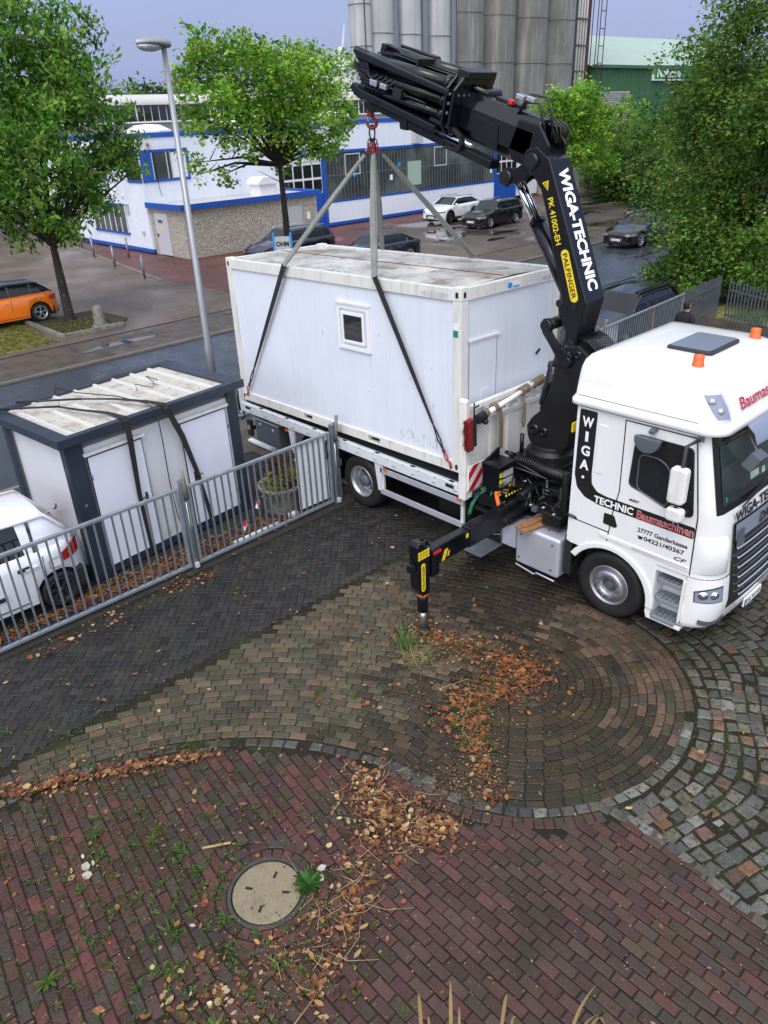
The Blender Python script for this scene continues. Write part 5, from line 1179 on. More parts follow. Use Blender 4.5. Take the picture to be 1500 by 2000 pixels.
b = MB(); b.prism([(-.05, .40), (-.28, .22), (-.32, .02), (-.18, -.14), (.25, -.13), (.35, .0), (.3, .38)], fp(0, 1.42, 0), FS, FT, (0, .05, 0)); TR.p('elbow_plate', b, 'crane_black', FB, bevel=.012)
b = MB(); b.prism([(.52, -.1), (1.05, -.06), (1.0, .25), (.6, .2)], fp(0, 1.025, 0), FS, FT, (0, -.012, 0)); TR.p('side_plate', b, 'crane_black', FB, bevel=.03)
# head plate of the extension pack
PK_[0] = True; FS, FT = PS*.91, PT_*.8
b = MB()
for s0, y0, y1 in ((1.30, .86, 1.68), (1.45, .84, 1.72)):
    pl = [(-.44, -.12), (-.36, -.30), (.30, -.30), (.42, -.12), (.42, .42), (.30, .62), (-.28, .62), (-.44, .42)]
    b.prism([(p[0], p[1]+.08) for p in pl], fp(s0, KY, .08), (0, 1, 0), FT, FS*.05)
b.prism([(-.3, .60), (.42, .60), (.42, .78), (-.22, .78)], fp(1.32, KY, .05), (0, 1, 0), FT, FS*.14)
HP = cp('head_plate', b, 'crane_black', .012)
b = MB()
for q in range(14):
    y = .90+(q % 7)*.115; t_ = -.12+(q//7)*.62; b.lathe([(.018, 0), (.018, .012)], fp(1.295, y, t_), -FS, 8)
for t_ in (.2, .35, .5): b.lathe([(.02, 0), (.02, .012)], fp(1.4, .83, t_), (0, -1, 0), 8)
TR.p('bolt', b, 'plastic_grey', HP)
# stacked extension beams
ext = []
for (s1, yc, tc_, w, h, ch) in ((3.70, KY-.0, .44, .34, .42, .10), (3.62, KY-.02, .10, .30, .30, .09), (3.55, KY, -.13, .24, .20, .06)):
    b = MB(); fhex(b, 1.48, s1, yc, tc_, w, h, ch); ext.append(cp('extension_beam', b, 'crane_black', .012))
for (s0, s1, yc, tc_, r_) in ((1.50, 3.66, .96, .62, .085), (1.50, 3.55, .93, .36, .075), (1.52, 3.5, .93, .12, .06), (1.50, 3.62, 1.42, .72, .09), (1.5, 3.58, 1.62, .50, .075), (1.5, 3.5, 1.62, .2, .06)):
    b = MB(); b.tube([fp(s0, yc, tc_), fp(s1, yc, tc_)], r_, 16); b.tube([fp(s0+.02, yc, tc_), fp(s0+.12, yc, tc_)], r_+.018, 16); cy = cp('extension_cylinder', b, 'crane_black', 0)
# outer swing jib beams seen on the camera side
b = MB(); b.hexa([fp(1.42, .80, .46), fp(3.60, .84, .58), fp(3.60, .94, .58), fp(1.42, .92, .46), fp(1.42, .80, .56), fp(3.72, .84, .74), fp(3.72, .94, .74), fp(1.42, .92, .56)]); cp('jib_beam', b, 'crane_black', .02)
b = MB(); b.hexa([fp(1.60, .82, -.20), fp(3.52, .86, -.06), fp(3.52, .96, -.06), fp(1.60, .94, -.20), fp(1.60, .82, -.06), fp(3.58, .86, .10), fp(3.58, .96, .10), fp(1.60, .94, -.06)]); cp('jib_beam', b, 'crane_black', .02)
b = MB(); b.hexa([fp(1.45, .98, -.36), fp(3.50, 1.02, -.22), fp(3.50, 1.30, -.22), fp(1.45, 1.40, -.36), fp(1.45, .98, -.24), fp(3.55, 1.02, -.12), fp(3.55, 1.30, -.12), fp(1.45, 1.40, -.24)]); cp('jib_beam', b, 'crane_black', .02)
b = MB(); b.prism([(3.45, .74), (3.75, .76), (3.80, .66), (3.60, .50), (3.50, .28), (3.56, .1), (3.44, .02), (3.30, .25)], fp(0, .90, 0), FS, FT, (0, .06, 0)); b.prism([(3.40, .06), (3.68, .16), (3.74, .06), (3.62, -.04), (3.42, -.10)], fp(0, .86, 0), FS, FT, (0, .12, 0)); b.prism([(3.35, -.12), (3.60, -.10), (3.62, -.24), (3.45, -.34), (3.25, -.26)], fp(0, 1.10, 0), FS, FT, (0, .18, 0)); cp('jib_head', b, 'crane_black', .015)
b = MB(); 
for (s0, t0, y) in ((1.9, .22, .86), (2.35, .25, .86), (2.7, .30, .86)): 
    b.tube([fp(s0, y, t0), fp(s0+.35, y-.03, t0+.03), fp(s0+.6, y, t0-.02), fp(s0+.95, y, t0+.10), fp(s0+1.0, y+.03, t0+.25)], .014, 6)
for q in range(5): b.tube([fp(2.6+q*.12, .87, .42), fp(2.75+q*.12, .83, .30), fp(2.95+q*.1, .86, .15), fp(3.05+q*.08, .90, .05)], .012, 6)
for (y, t0) in ((1.18, .70), (1.26, .72)): b.tube([fp(1.5, y, t0), fp(2.2, y, t0+.02), fp(3.0, y, t0+.05), fp(3.5, y, t0-.0)], .014, 6)
b.tube([fp(3.5, 1.3, .72), fp(3.35, 1.3, .84), fp(3.15, 1.3, .82), fp(2.95, 1.3, .74)], .018, 6); b.tube([fp(2.4, 1.5, .84), fp(3.3, 1.5, .86)], .025, 8)
cp('hose', b, 'hose', 0)
b = MB(); fbox(b, 2.78, 2.95, .80, .87, .22, .32); fbox(b, 3.02, 3.2, .80, .87, .22, .33); fbox(b, 3.66, 3.76, 1.0, 1.1, .18, .32); cp('valve', b, 'steel', .015)
for q in ((2.42, 2.62, .80, .88, .16, .32), (3.6, 3.78, .92, 1.02, .36, .5), (3.4, 3.52, 1.25, 1.40, .76, .86), (2.35, 2.39, 1.0, 1.5, .70, .84)):
    b = MB(); fbox(b, *q); cp('bracket', b, 'crane_matte', .01)
# front end roller pair, lower strut and energy chain
PK_[0] = False; FS, FT = FS0, FT0
b = MB(); fbox(b, 1.28, 1.50, 1.00, 1.60, .60, .70); b.tube([fp(1.18, 1.25, .44), fp(1.18, 1.62, .44)], .075, 14); b.tube([fp(1.32, 1.2, .50), fp(1.1, 1.3, .46)], .045, 10); cp('outrigger_head', b, 'crane_black', .012)
b = MB(); s0, s1 = .52, 2.30; b.hexa([fp(s0, .95, -.34), fp(s1, .95, -.30), fp(s1, 1.15, -.30), fp(s0, 1.15, -.34), fp(s0, .95, -.22), fp(s1, .95, -.20), fp(s1, 1.15, -.20), fp(s0, 1.15, -.22)]); b.prism([(2.26, -.14), (2.36, -.10), (2.42, -.2), (2.36, -.34), (2.22, -.32)], fp(0, .93, 0), FS, FT, (0, .24, 0)); cp('lower_strut', b, 'crane_black', .015)
b = MB(); b.tube([fp(.95, 1.0, -.16), fp(1.6, 1.0, -.17)], .035, 12); TR.p('strut_rod', b, 'chrome')
b = MB(); pts = [fp(1.75, .93, -.02), fp(1.5, .92, -.02), fp(1.25, .91, -.03), fp(1.12, .91, -.08), fp(1.07, .91, -.16), fp(1.10, .91, -.24), fp(1.2, .92, -.28), fp(1.35, .92, -.28)]
ribbon(b, pts, .085, (0, 1, 0), .05); cp('energy_chain', b, 'crane_matte', .006)
b = MB(); b.tube([fp(.45, 1.15, .36), fp(.30, 1.12, .58), fp(.10, 1.12, .62), fp(-.02, 1.15, .42), fp(-.1, 1.18, .25)], .018, 7); b.tube([fp(.52, 1.25, .36), fp(.35, 1.22, .66), fp(.08, 1.22, .70), fp(-.08, 1.25, .48), fp(-.14, 1.25, .25)], .018, 7)
for i in range(5): b.tube([fp(.3-i*.05, 1.30+i*.05, .38), fp(.16-i*.05, 1.30+i*.05, .44), fp(-.05-i*.04, 1.32+i*.05, .38), fp(-.18, 1.34+i*.04, .2)], .02, 6)
fbox(b, .50, .95, 1.28, 1.42, .42, .48); b.tube([fp(.5, 1.3, .4), fp(.62, 1.3, .48), fp(.95, 1.3, .42)], .02, 6); cp('elbow_hose', b, 'hose', 0)
b = MB(); fbox(b, .36, .50, 1.1, 1.22, .58, .64); fbox(b, .18, .32, 1.1, 1.22, .60, .66); cp('hose_coupling', b, 'steel', .01)
b = MB(); fbox(b, .60, .68, 1.20, 1.28, .46, .52); cp('indicator', b, 'red', .01)
b = MB(); b.tube([(.06, 1.0, 5.62), (.2, 1.42, 5.9)], .02, 6)

# crane machinery at the base: valve block, hoses, hydraulics
b = MB(); b.box(.40, .72, .04, .40, 1.22, 1.72); b.box(.40, .75, .02, .42, 1.64, 1.74); CTB = cp('control_box', b, 'crane_black', .012)
b = MB(); b.box(.722, .728, .06, .38, 1.24, 1.36); b.box(.722, .728, .06, .12, 1.40, 1.50); b.box(.722, .728, .06, .12, 1.54, 1.62); TR.p('instruction_plate', b, 'yellow', CTB)
b = MB(); b.box(.722, .727, .14, .38, 1.39, 1.49); b.box(.722, .727, .14, .38, 1.52, 1.63); TR.p('instruction_plate', b, 'sign_grey', CTB)
b = MB()
for i in range(3): b.lathe([(.014, 0), (.014, .01)], (.728, .15+i*.05, 1.375), (1, 0, 0), 8)
TR.p('button', b, 'green_sticker', CTB)
b = MB(); b.prism([(.04, 1.74), (.42, 1.74), (.42, 1.86), (.36, 1.85), (.20, 1.78)], (.40, 0, 0), (0, 1, 0), (0, 0, 1), (.03, 0, 0)); b.box(.34, .80, .02, .62, 1.02, 1.20); b.box(.78, 1.05, .45, .80, 1.0, 1.35)
for i in range(7): b.tube([(.76, .06+i*.07, 1.12), (.84, .06+i*.07, 1.20), (.86, .06+i*.07, 1.27)], .009, 5)
cp('valve_block', b, 'crane_matte', .008)
b = MB()
for i in range(7): b.ball((.86, .06+i*.07, 1.29), .016, n=8, k=5)
for i in range(7): b.tube([(.80, .08+i*.06, 1.06), (.86, .08+i*.06, 1.02), (.87, .08+i*.06, .96)], .007, 5)
TR.p('lever_knob', b, 'yellow', CTB)
b = MB()
for i in range(7):
    y = .45+i*.09; b.tube([(.5, y, 1.5), (.62, y-.05, 1.62+.05*math.sin(i)), (.9, y-.02, 1.6), (1.2, y+.1, 1.48+.04*math.cos(i*2)), (1.5, y+.25, 1.40)], .018, 7)
for i in range(6):
    b.tube([(1.0+.06*i, .35, 1.35-.02*i), (1.1+.05*i, .22, 1.22), (1.3+.04*i, .25, 1.1), (1.6, .4, 1.15+.04*i), (1.85, .8, 1.3)], .014, 6)
for i in range(22): b.lathe([(.075, -.012), (.088, 0), (.075, .012)], (.62+i*.045, .62+.02*math.sin(i*.3), 1.62+.02*math.sin(i*.25)), (1, 0, 0), 14, caps=False)
b.tube([(.62, .62, 1.62), (1.62, .62, 1.62)], .074, 14); b.tube([(.45, .78, 1.62), (.40, .62, 1.70), (.48, .52, 1.76), (.60, .55, 1.72)], .03, 8); b.tube([(.45, .95, 1.6), (.45, .95, 1.92)], .035, 10)
cp('hydraulic_hose', b, 'hose', 0)
b = MB(); b.tube([(1.05, .15, 1.30), (1.05, .55, 1.34)], .075, 14); b.box(1.48, 1.80, .12, .5, 1.02, 1.22); b.box(1.6, 1.9, .8, 2.2, 1.0, 1.5); b.tube([(1.3, .9, 1.45), (1.85, .9, 1.5)], .12, 14); b.box(.9, 1.9, 1.9, 2.4, .95, 1.5); b.tube([(1.75, .25, 1.0), (1.75, .25, 1.9)], .05, 10); cp('hydraulic_unit', b, 'crane_matte', .015)
rnd = random.Random(11)
for g_ in range(6):
    b = MB()
    for i in range(13):
        x, y, z = rnd.uniform(.72, 1.88), rnd.uniform(.04, .95), rnd.uniform(1.05, 1.42); q = rnd.random(); l = rnd.uniform(.05, .18)
        if q < .35: b.box(x-l*.5, x+l*.5, y-l*.35, y+l*.35, z-l*.4, z+l*.4)
        elif q < .6: b.lathe([(l*.3, 0), (l*.3, l), (l*.18, l*1.1)], (x, y, z), rnd.choice(((1, 0, 0), (0, -1, 0), (0, 0, 1))), 12)
        else: b.tube([(x, y, z), (x+rnd.uniform(-.2, .2), y+rnd.uniform(-.1, .1), z+rnd.uniform(.05, .18)), (x+rnd.uniform(-.35, .35), y+rnd.uniform(-.15, .2), z-.05)], rnd.uniform(.008, .018), 6)
    cp('hydraulic_fitting', b, ('crane_black', 'hose', 'crane_matte', 'plastic_grey', 'crane_black', 'hose')[g_], 0)
b = MB()
for (x, y, z) in ((1.32, .06, 1.30), (1.55, .05, 1.34), (.92, .45, 1.42), (1.7, .1, 1.26)): b.lathe([(.018, 0), (.018, .03), (.01, .04)], (x, y, z), (0, -1, .3), 8)
cp('hose_fitting', b, 'steel', 0)
b = MB(); b.lathe([(.04, 0), (.04, .012)], (.98, .10, 1.10), (0, -1, 0), 14); cp('oil_gauge', b, 'yellow', 0)
b = MB(); b.ball((1.02, -.10+.75, 1.19+.05), .035); b.tube([(.98, .64, 1.22), (1.08, .64, 1.22), (1.10, .72, 1.22)], .018, 7); cp('ball_valve', b, 'steel', 0)
# outriggers
b = MB(); b.box(.87, 1.03, -.98, 2.0, .90, 1.22); OB = cp('outrigger_beam', b, 'crane_black', .014, label='near-side stabiliser beam')
b = MB(); b.box(.885, 1.015, -1.70, -.98, .91, 1.20); TR.p('inner_beam', b, 'crane_black', OB, bevel=.012)
b = MB(); b.prism([(-1.56, .93), (-1.49, .93), (-1.42, 1.09), (-1.49, 1.09)], (1.0165, 0, 0), (0, 1, 0), (0, 0, 1), (.002, 0, 0)); b.prism([(-1.44, .96), (-1.41, .96), (-1.38, 1.04), (-1.41, 1.04)], (1.0165, 0, 0), (0, 1, 0), (0, 0, 1), (.002, 0, 0)); b.prism([(-1.04, 1.08), (-.99, 1.08), (-.99, 1.15), (-1.04, 1.15)], (1.0165, 0, 0), (0, 1, 0), (0, 0, 1), (.002, 0, 0)); TR.p('stripe', b, 'yellow', OB)
lx, ly = 1.06, -1.99
b = MB(); b.prism([(-.14, 1.42), (-.13, .76), (-.05, .62), (.09, .62), (.10, 1.30), (.04, 1.38), (-.02, 1.46), (-.10, 1.48)], (.95, ly, 0), (0, 1, 0), (0, 0, 1), (.17, 0, 0)); b.box(.90, 1.12, -1.86, -1.70, .84, 1.28); LG = cp('outrigger_leg', b, 'crane_black', .02)
b = MB(); b.tube([(lx-.02, ly+.02, .68), (lx-.02, ly+.02, .33)], .078, 20); TR.p('leg_tube', b, 'crane_black', LG)
b = MB(); b.lathe([(.082, 0), (.088, .012), (.082, .024)], (lx-.02, ly+.02, .60), n=22, caps=False); TR.p('leg_ring', b, 'orange_lens', LG)
b = MB(); b.tube([(lx-.02, ly+.02, .36), (lx-.02, ly+.02, .05)], .045, 18); TR.p('leg_piston', b, 'steel', LG)
b = MB(); b.lathe([(.10, 0), (.11, .012), (.08, .03), (.05, .05)], (lx-.02, ly+.02, .0), n=22); TR.p('foot_plate', b, 'crane_matte', LG)
b = MB(); b.prism(rrect(-.22, .22, -.038, .038, .037, 6), (1.1215, ly-.04, .93), (0, 0, 1), (0, -1, 0), (.003, 0, 0))
for q in range(4):
    for w2 in range(3): b.box(1.1195, 1.1225, ly-.13+q*.055, ly-.085+q*.055, 1.22+w2*.045, 1.255+w2*.045)
NP = TR.p('name_plate', b, 'yellow', LG)
TR.p('lettering', text_mb('PALFINGER', (1.1255, ly-.02, .745), (0, 0, 1), (0, -1, 0), .042, .012, .002, width=.37), 'black_text', LG)
b = MB(); b.box(1.12, 1.14, ly+.16, ly+.30, 1.20, 1.235); TR.p('reflector', b, 'red', LG)
b = MB(); b.tube([(1.02, -1.80, 1.30), (1.05, -1.90, 1.42), (1.02, -1.98, 1.38)], .016, 6); b.tube([(.95, -1.78, 1.28), (.95, -1.88, 1.40), (.92, -2.0, 1.40)], .016, 6); b.box(1.0, 1.1, -2.22, -2.15, 1.05, 1.16); TR.p('leg_hose', b, 'hose', LG)
# lashing straps lying on the valve tray
t = T_('ratchet_strap', 'orange ratchet strap handle hanging from the tray beside the control box', 'strap', (.66, .05, 1.2))
b = MB(); b.bar((.70, .02, 1.28), (.86, -.05, 1.0), .06, .035); b.bar((.70, .0, 1.29), (.70, .14, 1.31), .06, .05); t.p('handle', b, 'webbing_orange', bevel=.012)
b = MB(); b.tube([(.86, -.05, 1.0), (.88, -.06, .94), (.87, -.03, .92), (.85, -.02, .98)], .008, 5); t.p('hook', b, 'steel')
t = T_('lashing_strap', 'green lashing strap bundled on the tray and hanging down beside the warning board', 'strap', (.3, .02, 1.15))
b = MB(); ribbon(b, [(.60, .15, 1.2), (.45, .05, 1.24), (.36, -.02, 1.16), (.30, -.07, 1.0), (.27, -.08, .86), (.24, -.06, .80), (.25, -.04, .88)], .06, (.6, 0, .3), .012)
for i in range(6): ribbon(b, [(.42+.03*i, .0+.02*i, 1.27+.02*(i % 2)), (.52, .12+.01*i, 1.33+.008*i), (.62+.02*i, .05*i, 1.24)], .05, (.3, .3, 1), .01)
t.p('webbing', b, 'webbing_green')
b = MB(); ribbon(b, [(.42, -.02, 1.22), (.34, -.03, 1.18), (.31, -.05, 1.06)], .035, (.7, 0, .3), .01); t.p('loop', b, 'blue_cable')

# ================================================================ CARS
def lerp(P_, x):
    if x <= P_[0][0]: return P_[0][1]
    for (a, ya), (c, yc) in zip(P_, P_[1:]):
        if x <= c: return ya+(yc-ya)*(x-a)/(c-a)
    return P_[-1][1]
def make_car(name, label, loc, rotz, paint, L=4.7, Wd=1.82, H=1.48, wb=2.75, rw=.33, hood=.98, belt=.98, tail=1.0, cowl=.95, rear_glass=-1.9, roof0=.25, roof1=-1.35, kind='car', roof_paint=None, chrome=False, rim='alloy', cladding=False, rails=False, plate='', front=True, tailm='lens_red', group=None, sill=.22, fov=.95, rov=None, spokes=5, rnd_=.26, tlz=None, cq=None):
    """x forward. cowl/rear_glass: x of the foot of windscreen / rear window; roof0/roof1: x where the roof is reached"""
    roof_paint = roof_paint or paint
    t = T_(name, label, 'car', loc, rotz, group, world=False)
    xf = L/2; xb = -L/2; ax_f = xf-fov; ax_r = ax_f-wb
    hw = Wd/2
    def half(x):   # plan outline
        d_ = min(xf-x, x-xb); return hw*(1-(rnd_ if x < 0 else .26)*max(0, 1-d_/.55)**2.2)
    def top(x): return lerp([(xb, tail*.78), (xb+.06, tail*.93), (xb+.25, tail), (rear_glass, max(tail, belt)), (cowl, belt+.02), (xf-.55, hood*.90), (xf-.12, hood*.76), (xf, hood*.62)], x)
    def bot(x):
        z = sill+.02*(abs(x) > L/2-.3)
        for a in (ax_f, ax_r):
            d_ = abs(x-a); R_ = rw+.065
            if d_ < R_: z = max(z, rw+math.sqrt(R_*R_-d_*d_))
        return z
    xs = sorted(set([round(xb+L*i/46, 3) for i in range(47)]+[a+s_*(rw+.065)*math.cos(R(q)) for a in (ax_f, ax_r) for s_ in (1, -1) for q in (0, 12, 30, 50, 70, 90)]))
    rows = []
    for x in xs:
        w = half(x); zt, zb = top(x), bot(x); zm = zb+(zt-zb)*.55; inn = .10 if zt > .8*belt else .06
        side = [(w*.965, zb), (w*.995, zb+(zt-zb)*.25), (w, zm), (w*.985, zb+(zt-zb)*.8), (w*.94, zt-.02), (w*.86, zt+.008), (w*.45, zt+.03), (0, zt+.035)]
        rows.append([(x, -y, z) for y, z in side]+[(x, y, z) for y, z in side[-2::-1]])
    b = MB(); b.grid(rows); b.add(rows[0], [tuple(range(15))]); b.add(rows[-1], [tuple(range(15))[::-1]])
    body = t.p('body', b, paint)
    b = MB(); b.box(xb+.12, xf-.15, -hw+.20, hw-.20, sill-.03, .75); b.box(xb+.2, ax_r-.42, -hw+.08, hw-.08, sill-.02, .5); b.box(ax_r+.42, ax_f-.42, -hw+.06, hw-.06, sill-.02, .5); t.p('underbody', b, 'plastic')
    # greenhouse
    cab = sorted(set([rear_glass-.0+(cowl-rear_glass)*i/24 for i in range(25)]+[roof0, roof1])); rows = []
    for x in cab:
        zr = lerp([(rear_glass, belt+.0), (roof1, H-.035), ((roof0+roof1)/2, H), (roof0, H-.03), (cowl, belt+.02)], x)
        f = min(1, max(0, (zr-belt)/(H-belt))); wb_ = half(x)*.90; wr = wb_-(.17*f)
        zs = [(wb_, belt-.03), (wb_-.07*f, belt+(zr-belt)*.45), (wr, belt+(zr-belt)*.88), (wr-.05, zr-.015*f), (wr*.55, zr+.012*f), (0, zr+.018*f)]
        rows.append([(x, -y, z) for y, z in zs]+[(x, y, z) for y, z in zs[-2::-1]])
    b = MB(); n = 11; vs = [p for r_ in rows for p in r_]; b.v = [tuple(p) for p in vs]
    for i in range(len(rows)-1):
        xm = (cab[i]+cab[i+1])/2; isroof = roof1-.01 < xm < roof0+.01
        for j in range(n-1):
            m_ = 1 if ((isroof and 2 <= j <= 7) or (cq is not None and xm < cq and (j < 3 or j > 6))) else 0
            b.f.append((i*n+j, i*n+j+1, (i+1)*n+j+1, (i+1)*n+j)); b.mi.append(m_); b.sm.append(True)
    gh = t.p('greenhouse', b, ['glass_car', roof_paint])
    # pillars and window line
    def gp(x, q, off=.006):
        zr = lerp([(rear_glass, belt+.0), (roof1, H-.035), ((roof0+roof1)/2, H), (roof0, H-.03), (cowl, belt+.02)], x); f = min(1, max(0, (zr-belt)/(H-belt))); wb_ = half(x)*.90
        z = belt+(zr-belt)*q; y = wb_-.17*f*q+off; return (x, y, z)
    for s_ in (-1, 1):
        F_ = lambda p: (p[0], p[1]*s_, p[2])
        b = MB(); b.tube([F_(gp(cowl-.02, .1)), F_(gp((cowl+roof0)/2, .86)), F_(gp(roof0-.02, .90))]+[F_(gp(roof0+(roof1-roof0)*i/6, .90)) for i in range(1, 7)]+[F_(gp((roof1+rear_glass)/2, .9)), F_(gp(rear_glass+.02, .3))], .034, 6)
        t.p('roof_pillar', b, roof_paint if roof_paint == paint else 'paint_black')
        for xp, wq in (((roof0+roof1)/2+.18, .05), (roof1+.28, .045)):
            b = MB(); b.bar(F_(gp(xp, .02, -.001)), F_(gp(xp-.03, .92, .0)), .02, wq, up=(1, 0, 0)); t.p('door_pillar', b, 'black_gloss')
        b = MB()
        for xp in (cowl-.12, (roof0+roof1)/2+.18, roof1+.22):
            y = s_*(half(xp)+.001); b.bar((xp, y*.992, belt-.05), (xp+.02, y*1.001, .5), .008, .010, up=(1, 0, 0))
        b.bar((cowl-.1, s_*half(0)*1.0, .30), (ax_r+.5, s_*half(0)*1.0, .30), .012, .012); t.p('door_gap', b, 'gap')
        b = MB()
        for xp in ((roof0+roof1)/2+.38, roof1+.42):
            y = s_*(half(xp)+.012); b.bar((xp-.11, y, belt-.16), (xp+.08, y, belt-.16), .03, .03)
        t.p('door_handle', b, 'chrome' if chrome else paint)
        if chrome:
            b = MB(); pts = [gp(cowl-.25, .03, .012)]+[gp(cowl-.25+(roof1-.25-cowl+.25)*i/6, .02, .012) for i in range(1, 7)]+[gp(roof1-.28, .5, .014), gp(roof1-.02, .84, .014)]+[gp(roof1+(roof0-roof1)*i/5, .86, .014) for i in range(1, 6)]+[gp((cowl+roof0)/2, .80, .012)]
            b.tube([F_(p) for p in pts], .012, 5, closed=True); t.p('window_trim', b, 'chrome')
        if rails:
            b = MB(); b.tube([(roof1-.05, s_*(hw*.70), H-.01)]+[(roof1+(roof0-roof1)*i/4, s_*hw*.71, H+.045) for i in range(0, 5)]+[(roof0+.08, s_*hw*.71, H-.02)], .017, 6); t.p('roof_rail', b, 'chrome' if chrome else 'black_gloss')
        b = MB(); k0 = 0; b.ball((cowl-.32, s_*(hw+.06), belt+.06), .10, n=10, k=7, sc=(.65, 1.1, .75)); b.tube([(cowl-.3, s_*(hw-.10), belt), (cowl-.32, s_*(hw+.03), belt+.03)], .03, 6); t.p('mirror', b, paint)
        # wheels
        for a in (ax_f, ax_r):
            o = (a, s_*(hw-.02), rw); b = MB(); b.lathe([(rw*.68, -.02), (rw*.72, .0), (rw*.93, -.005), (rw, -.04), (rw, -.19), (rw*.9, -.21)], o, (0, s_, 0), 32, caps=False); W_ = t.p('wheel', b, 'tyre')
            b = MB(); ri = rw*.70; b.lathe([(ri, -.012), (ri+.004, .0), (ri-.018, -.002), (ri-.03, -.09), (.06, -.10)], o, (0, s_, 0), 32, 0 if rim != 'black_gloss' else 0, caps=False)
            b.lathe([(ri-.03, -.07), (.0, -.072)], o, (0, s_, 0), 24, 1, caps=False)
            for i in range(spokes):
                an = 2*PI*i/spokes+.3; c, s2 = math.cos(an), math.sin(an)
                for dq in (-.10, .10):
                    c2, s3 = math.cos(an+dq*1.2), math.sin(an+dq*1.2)
                    b.bar((o[0]+c*.03, o[1]-s_*.018, o[2]+s2*.03), (o[0]+c2*(ri-.012), o[1]-s_*.012, o[2]+s3*(ri-.012)), .028, .02, up=(0, 1, 0))
            b.lathe([(.045, -.02), (.045, -.002), (0, .0)], o, (0, s_, 0), 14, caps=False); t.p('rim', b, [rim, 'gap'], W_)
        if cladding:
            b = MB()
            for a in (ax_f, ax_r):
                an = [R(188-i*14) for i in range(15)]; R0, R1 = rw+.055, rw+.13
                b.prism([(a+R0*math.cos(q), max(sill, rw+R0*math.sin(q))) for q in an]+[(a+R1*math.cos(q), max(sill, rw+R1*math.sin(q))) for q in an[::-1]], (0, s_*(hw-.03), 0), (1, 0, 0), (0, 0, 1), (0, s_*.04, 0))
            b.bar((ax_r+rw+.05, s_*(hw-.005), sill+.07), (ax_f-rw-.05, s_*(hw-.005), sill+.07), .03, .15); t.p('cladding', b, 'plastic')
        # lights: bent patches on the body corners
        zf = hood*.70
        def hull(x, z, o_=.012): return (x, s_*(half(x)+o_), z)
        b = MB(); rws = []
        for j in range(4):
            rws.append([(xf-.42+.40*i/8+ .012, s_*(half(xf-.42+.40*i/8)+.010)*(1 if i < 8 else .96), zf-.07+.12*j/3*(.5+.5*i/8)+.05*(1-i/8)) for i in range(9)]+[(xf+.012, s_*(half(xf)*.72), zf-.07+.11*j/3)])
        b.grid(rws); t.p('headlight', b, 'lens')
        zt = tlz or tail*.80; th_ = 1.3 if tlz else 1; b = MB(); rws = []
        for j in range(4):
            rws.append([(xb+.36-.35*i/6-.010, s_*(half(xb+.36-.35*i/6)+.010), zt-.10+.20*th_*j/3*(.55+.45*i/6)+.03*(1-i/6)) for i in range(7)]+[(xb-.012, s_*half(xb)*.80, zt-.09+.16*th_*j/3)])
        b.grid(rws); t.p('tail_light', b, tailm)
    b = MB(); b.box(xf-.02, xf+.012, -.42, .42, .34, .56); b.box(xf-.05, xf+.004, -.75, .75, .22, .32); g = t.p('grille', b, 'black_gloss', bevel=.02)
    if front:
        b = MB()
        for i in range(4): b.bar((xf+.014, -.38, .37+i*.05), (xf+.014, .38, .37+i*.05), .01, .012)
        t.p('slat', b, 'chrome' if chrome else 'plastic_grey', g)
    b = MB(); b.box(xf+.014, xf+.022, -.26, .26, .36, .47); b.box(xb-.022, xb-.012, -.26, .26, .55, .66); pl = t.p('number_plate', b, 'white_text')
    if plate:
        b = text_mb(plate, (xf+.023, -.22, .38), (0, 1, 0), (0, 0, 1), .07, .01, .001, width=.42); t.p('plate_lettering', b, 'black_text', pl)
    b = MB(); b.box(xb-.008, xb+.2, -hw*.70, hw*.70, sill, .42); b.box(xf-.3, xf-.02, -hw*.75, hw*.75, sill-.02, .24); t.p('bumper_lower', b, paint if tlz else 'plastic', bevel=.03)
    return t
NY = -PI/2      # nose towards -Y
# white small hatchback behind the gate: tail towards the shed
HC = make_car('small_hatchback', 'white small hatchback parked behind the left gate leaf, its tail beside the shed', (-4.12, -6.58, 0), NY, 'paint_white_car', L=3.58, Wd=1.62, H=1.56, wb=2.38, rw=.29, hood=1.0, belt=1.0, tail=1.02, cowl=.98, rear_glass=-1.76, roof0=.35, roof1=-1.38, rim='plastic', fov=.72, tailm='lens_red', spokes=7, rnd_=.40, tlz=.82, cq=-1.0)
b = MB(); b.prism(rrect(-.09, .09, -.07, .07, .03), (-1.32, 0.812, .78), (1, 0, 0), (0, 0, 1), (0, .003, 0)); HC.p('fuel_flap', b, 'paint_white_car')
b = MB(); b.tube([(x-1.32, .815, z+.78) for x, z in rrect(-.09, .09, -.07, .07, .03)], .004, 4, closed=True); HC.p('flap_gap', b, 'gap')
b = MB(); b.bar((-.55, .815, .52), (.9, .815, .52), .03, .06); HC.p('rub_strip', b, 'plastic'); b = MB(); b.bar((-.95, .815, .86), (-.78, .815, .85), .035, .045); HC.p('door_handle', b, 'plastic')
b = MB(); b.tube([(-1.78, .0, 1.30), (-1.84, -.25, 1.12), (-1.86, -.45, 1.03)], .012, 5); HC.p('rear_wiper', b, 'plastic')
make_car('orange_hatchback', 'bright orange hatchback with a black roof parked on brick paving at the left edge', (-24.05, .85, 0), PI/2+PI, 'paint_orange', L=4.29, Wd=1.84, H=1.50, wb=2.70, rw=.345, hood=1.0, belt=1.0, tail=1.06, cowl=1.05, rear_glass=-2.02, roof0=.35, roof1=-1.45, roof_paint='paint_black', fov=.82, spokes=5, rnd_=.34)
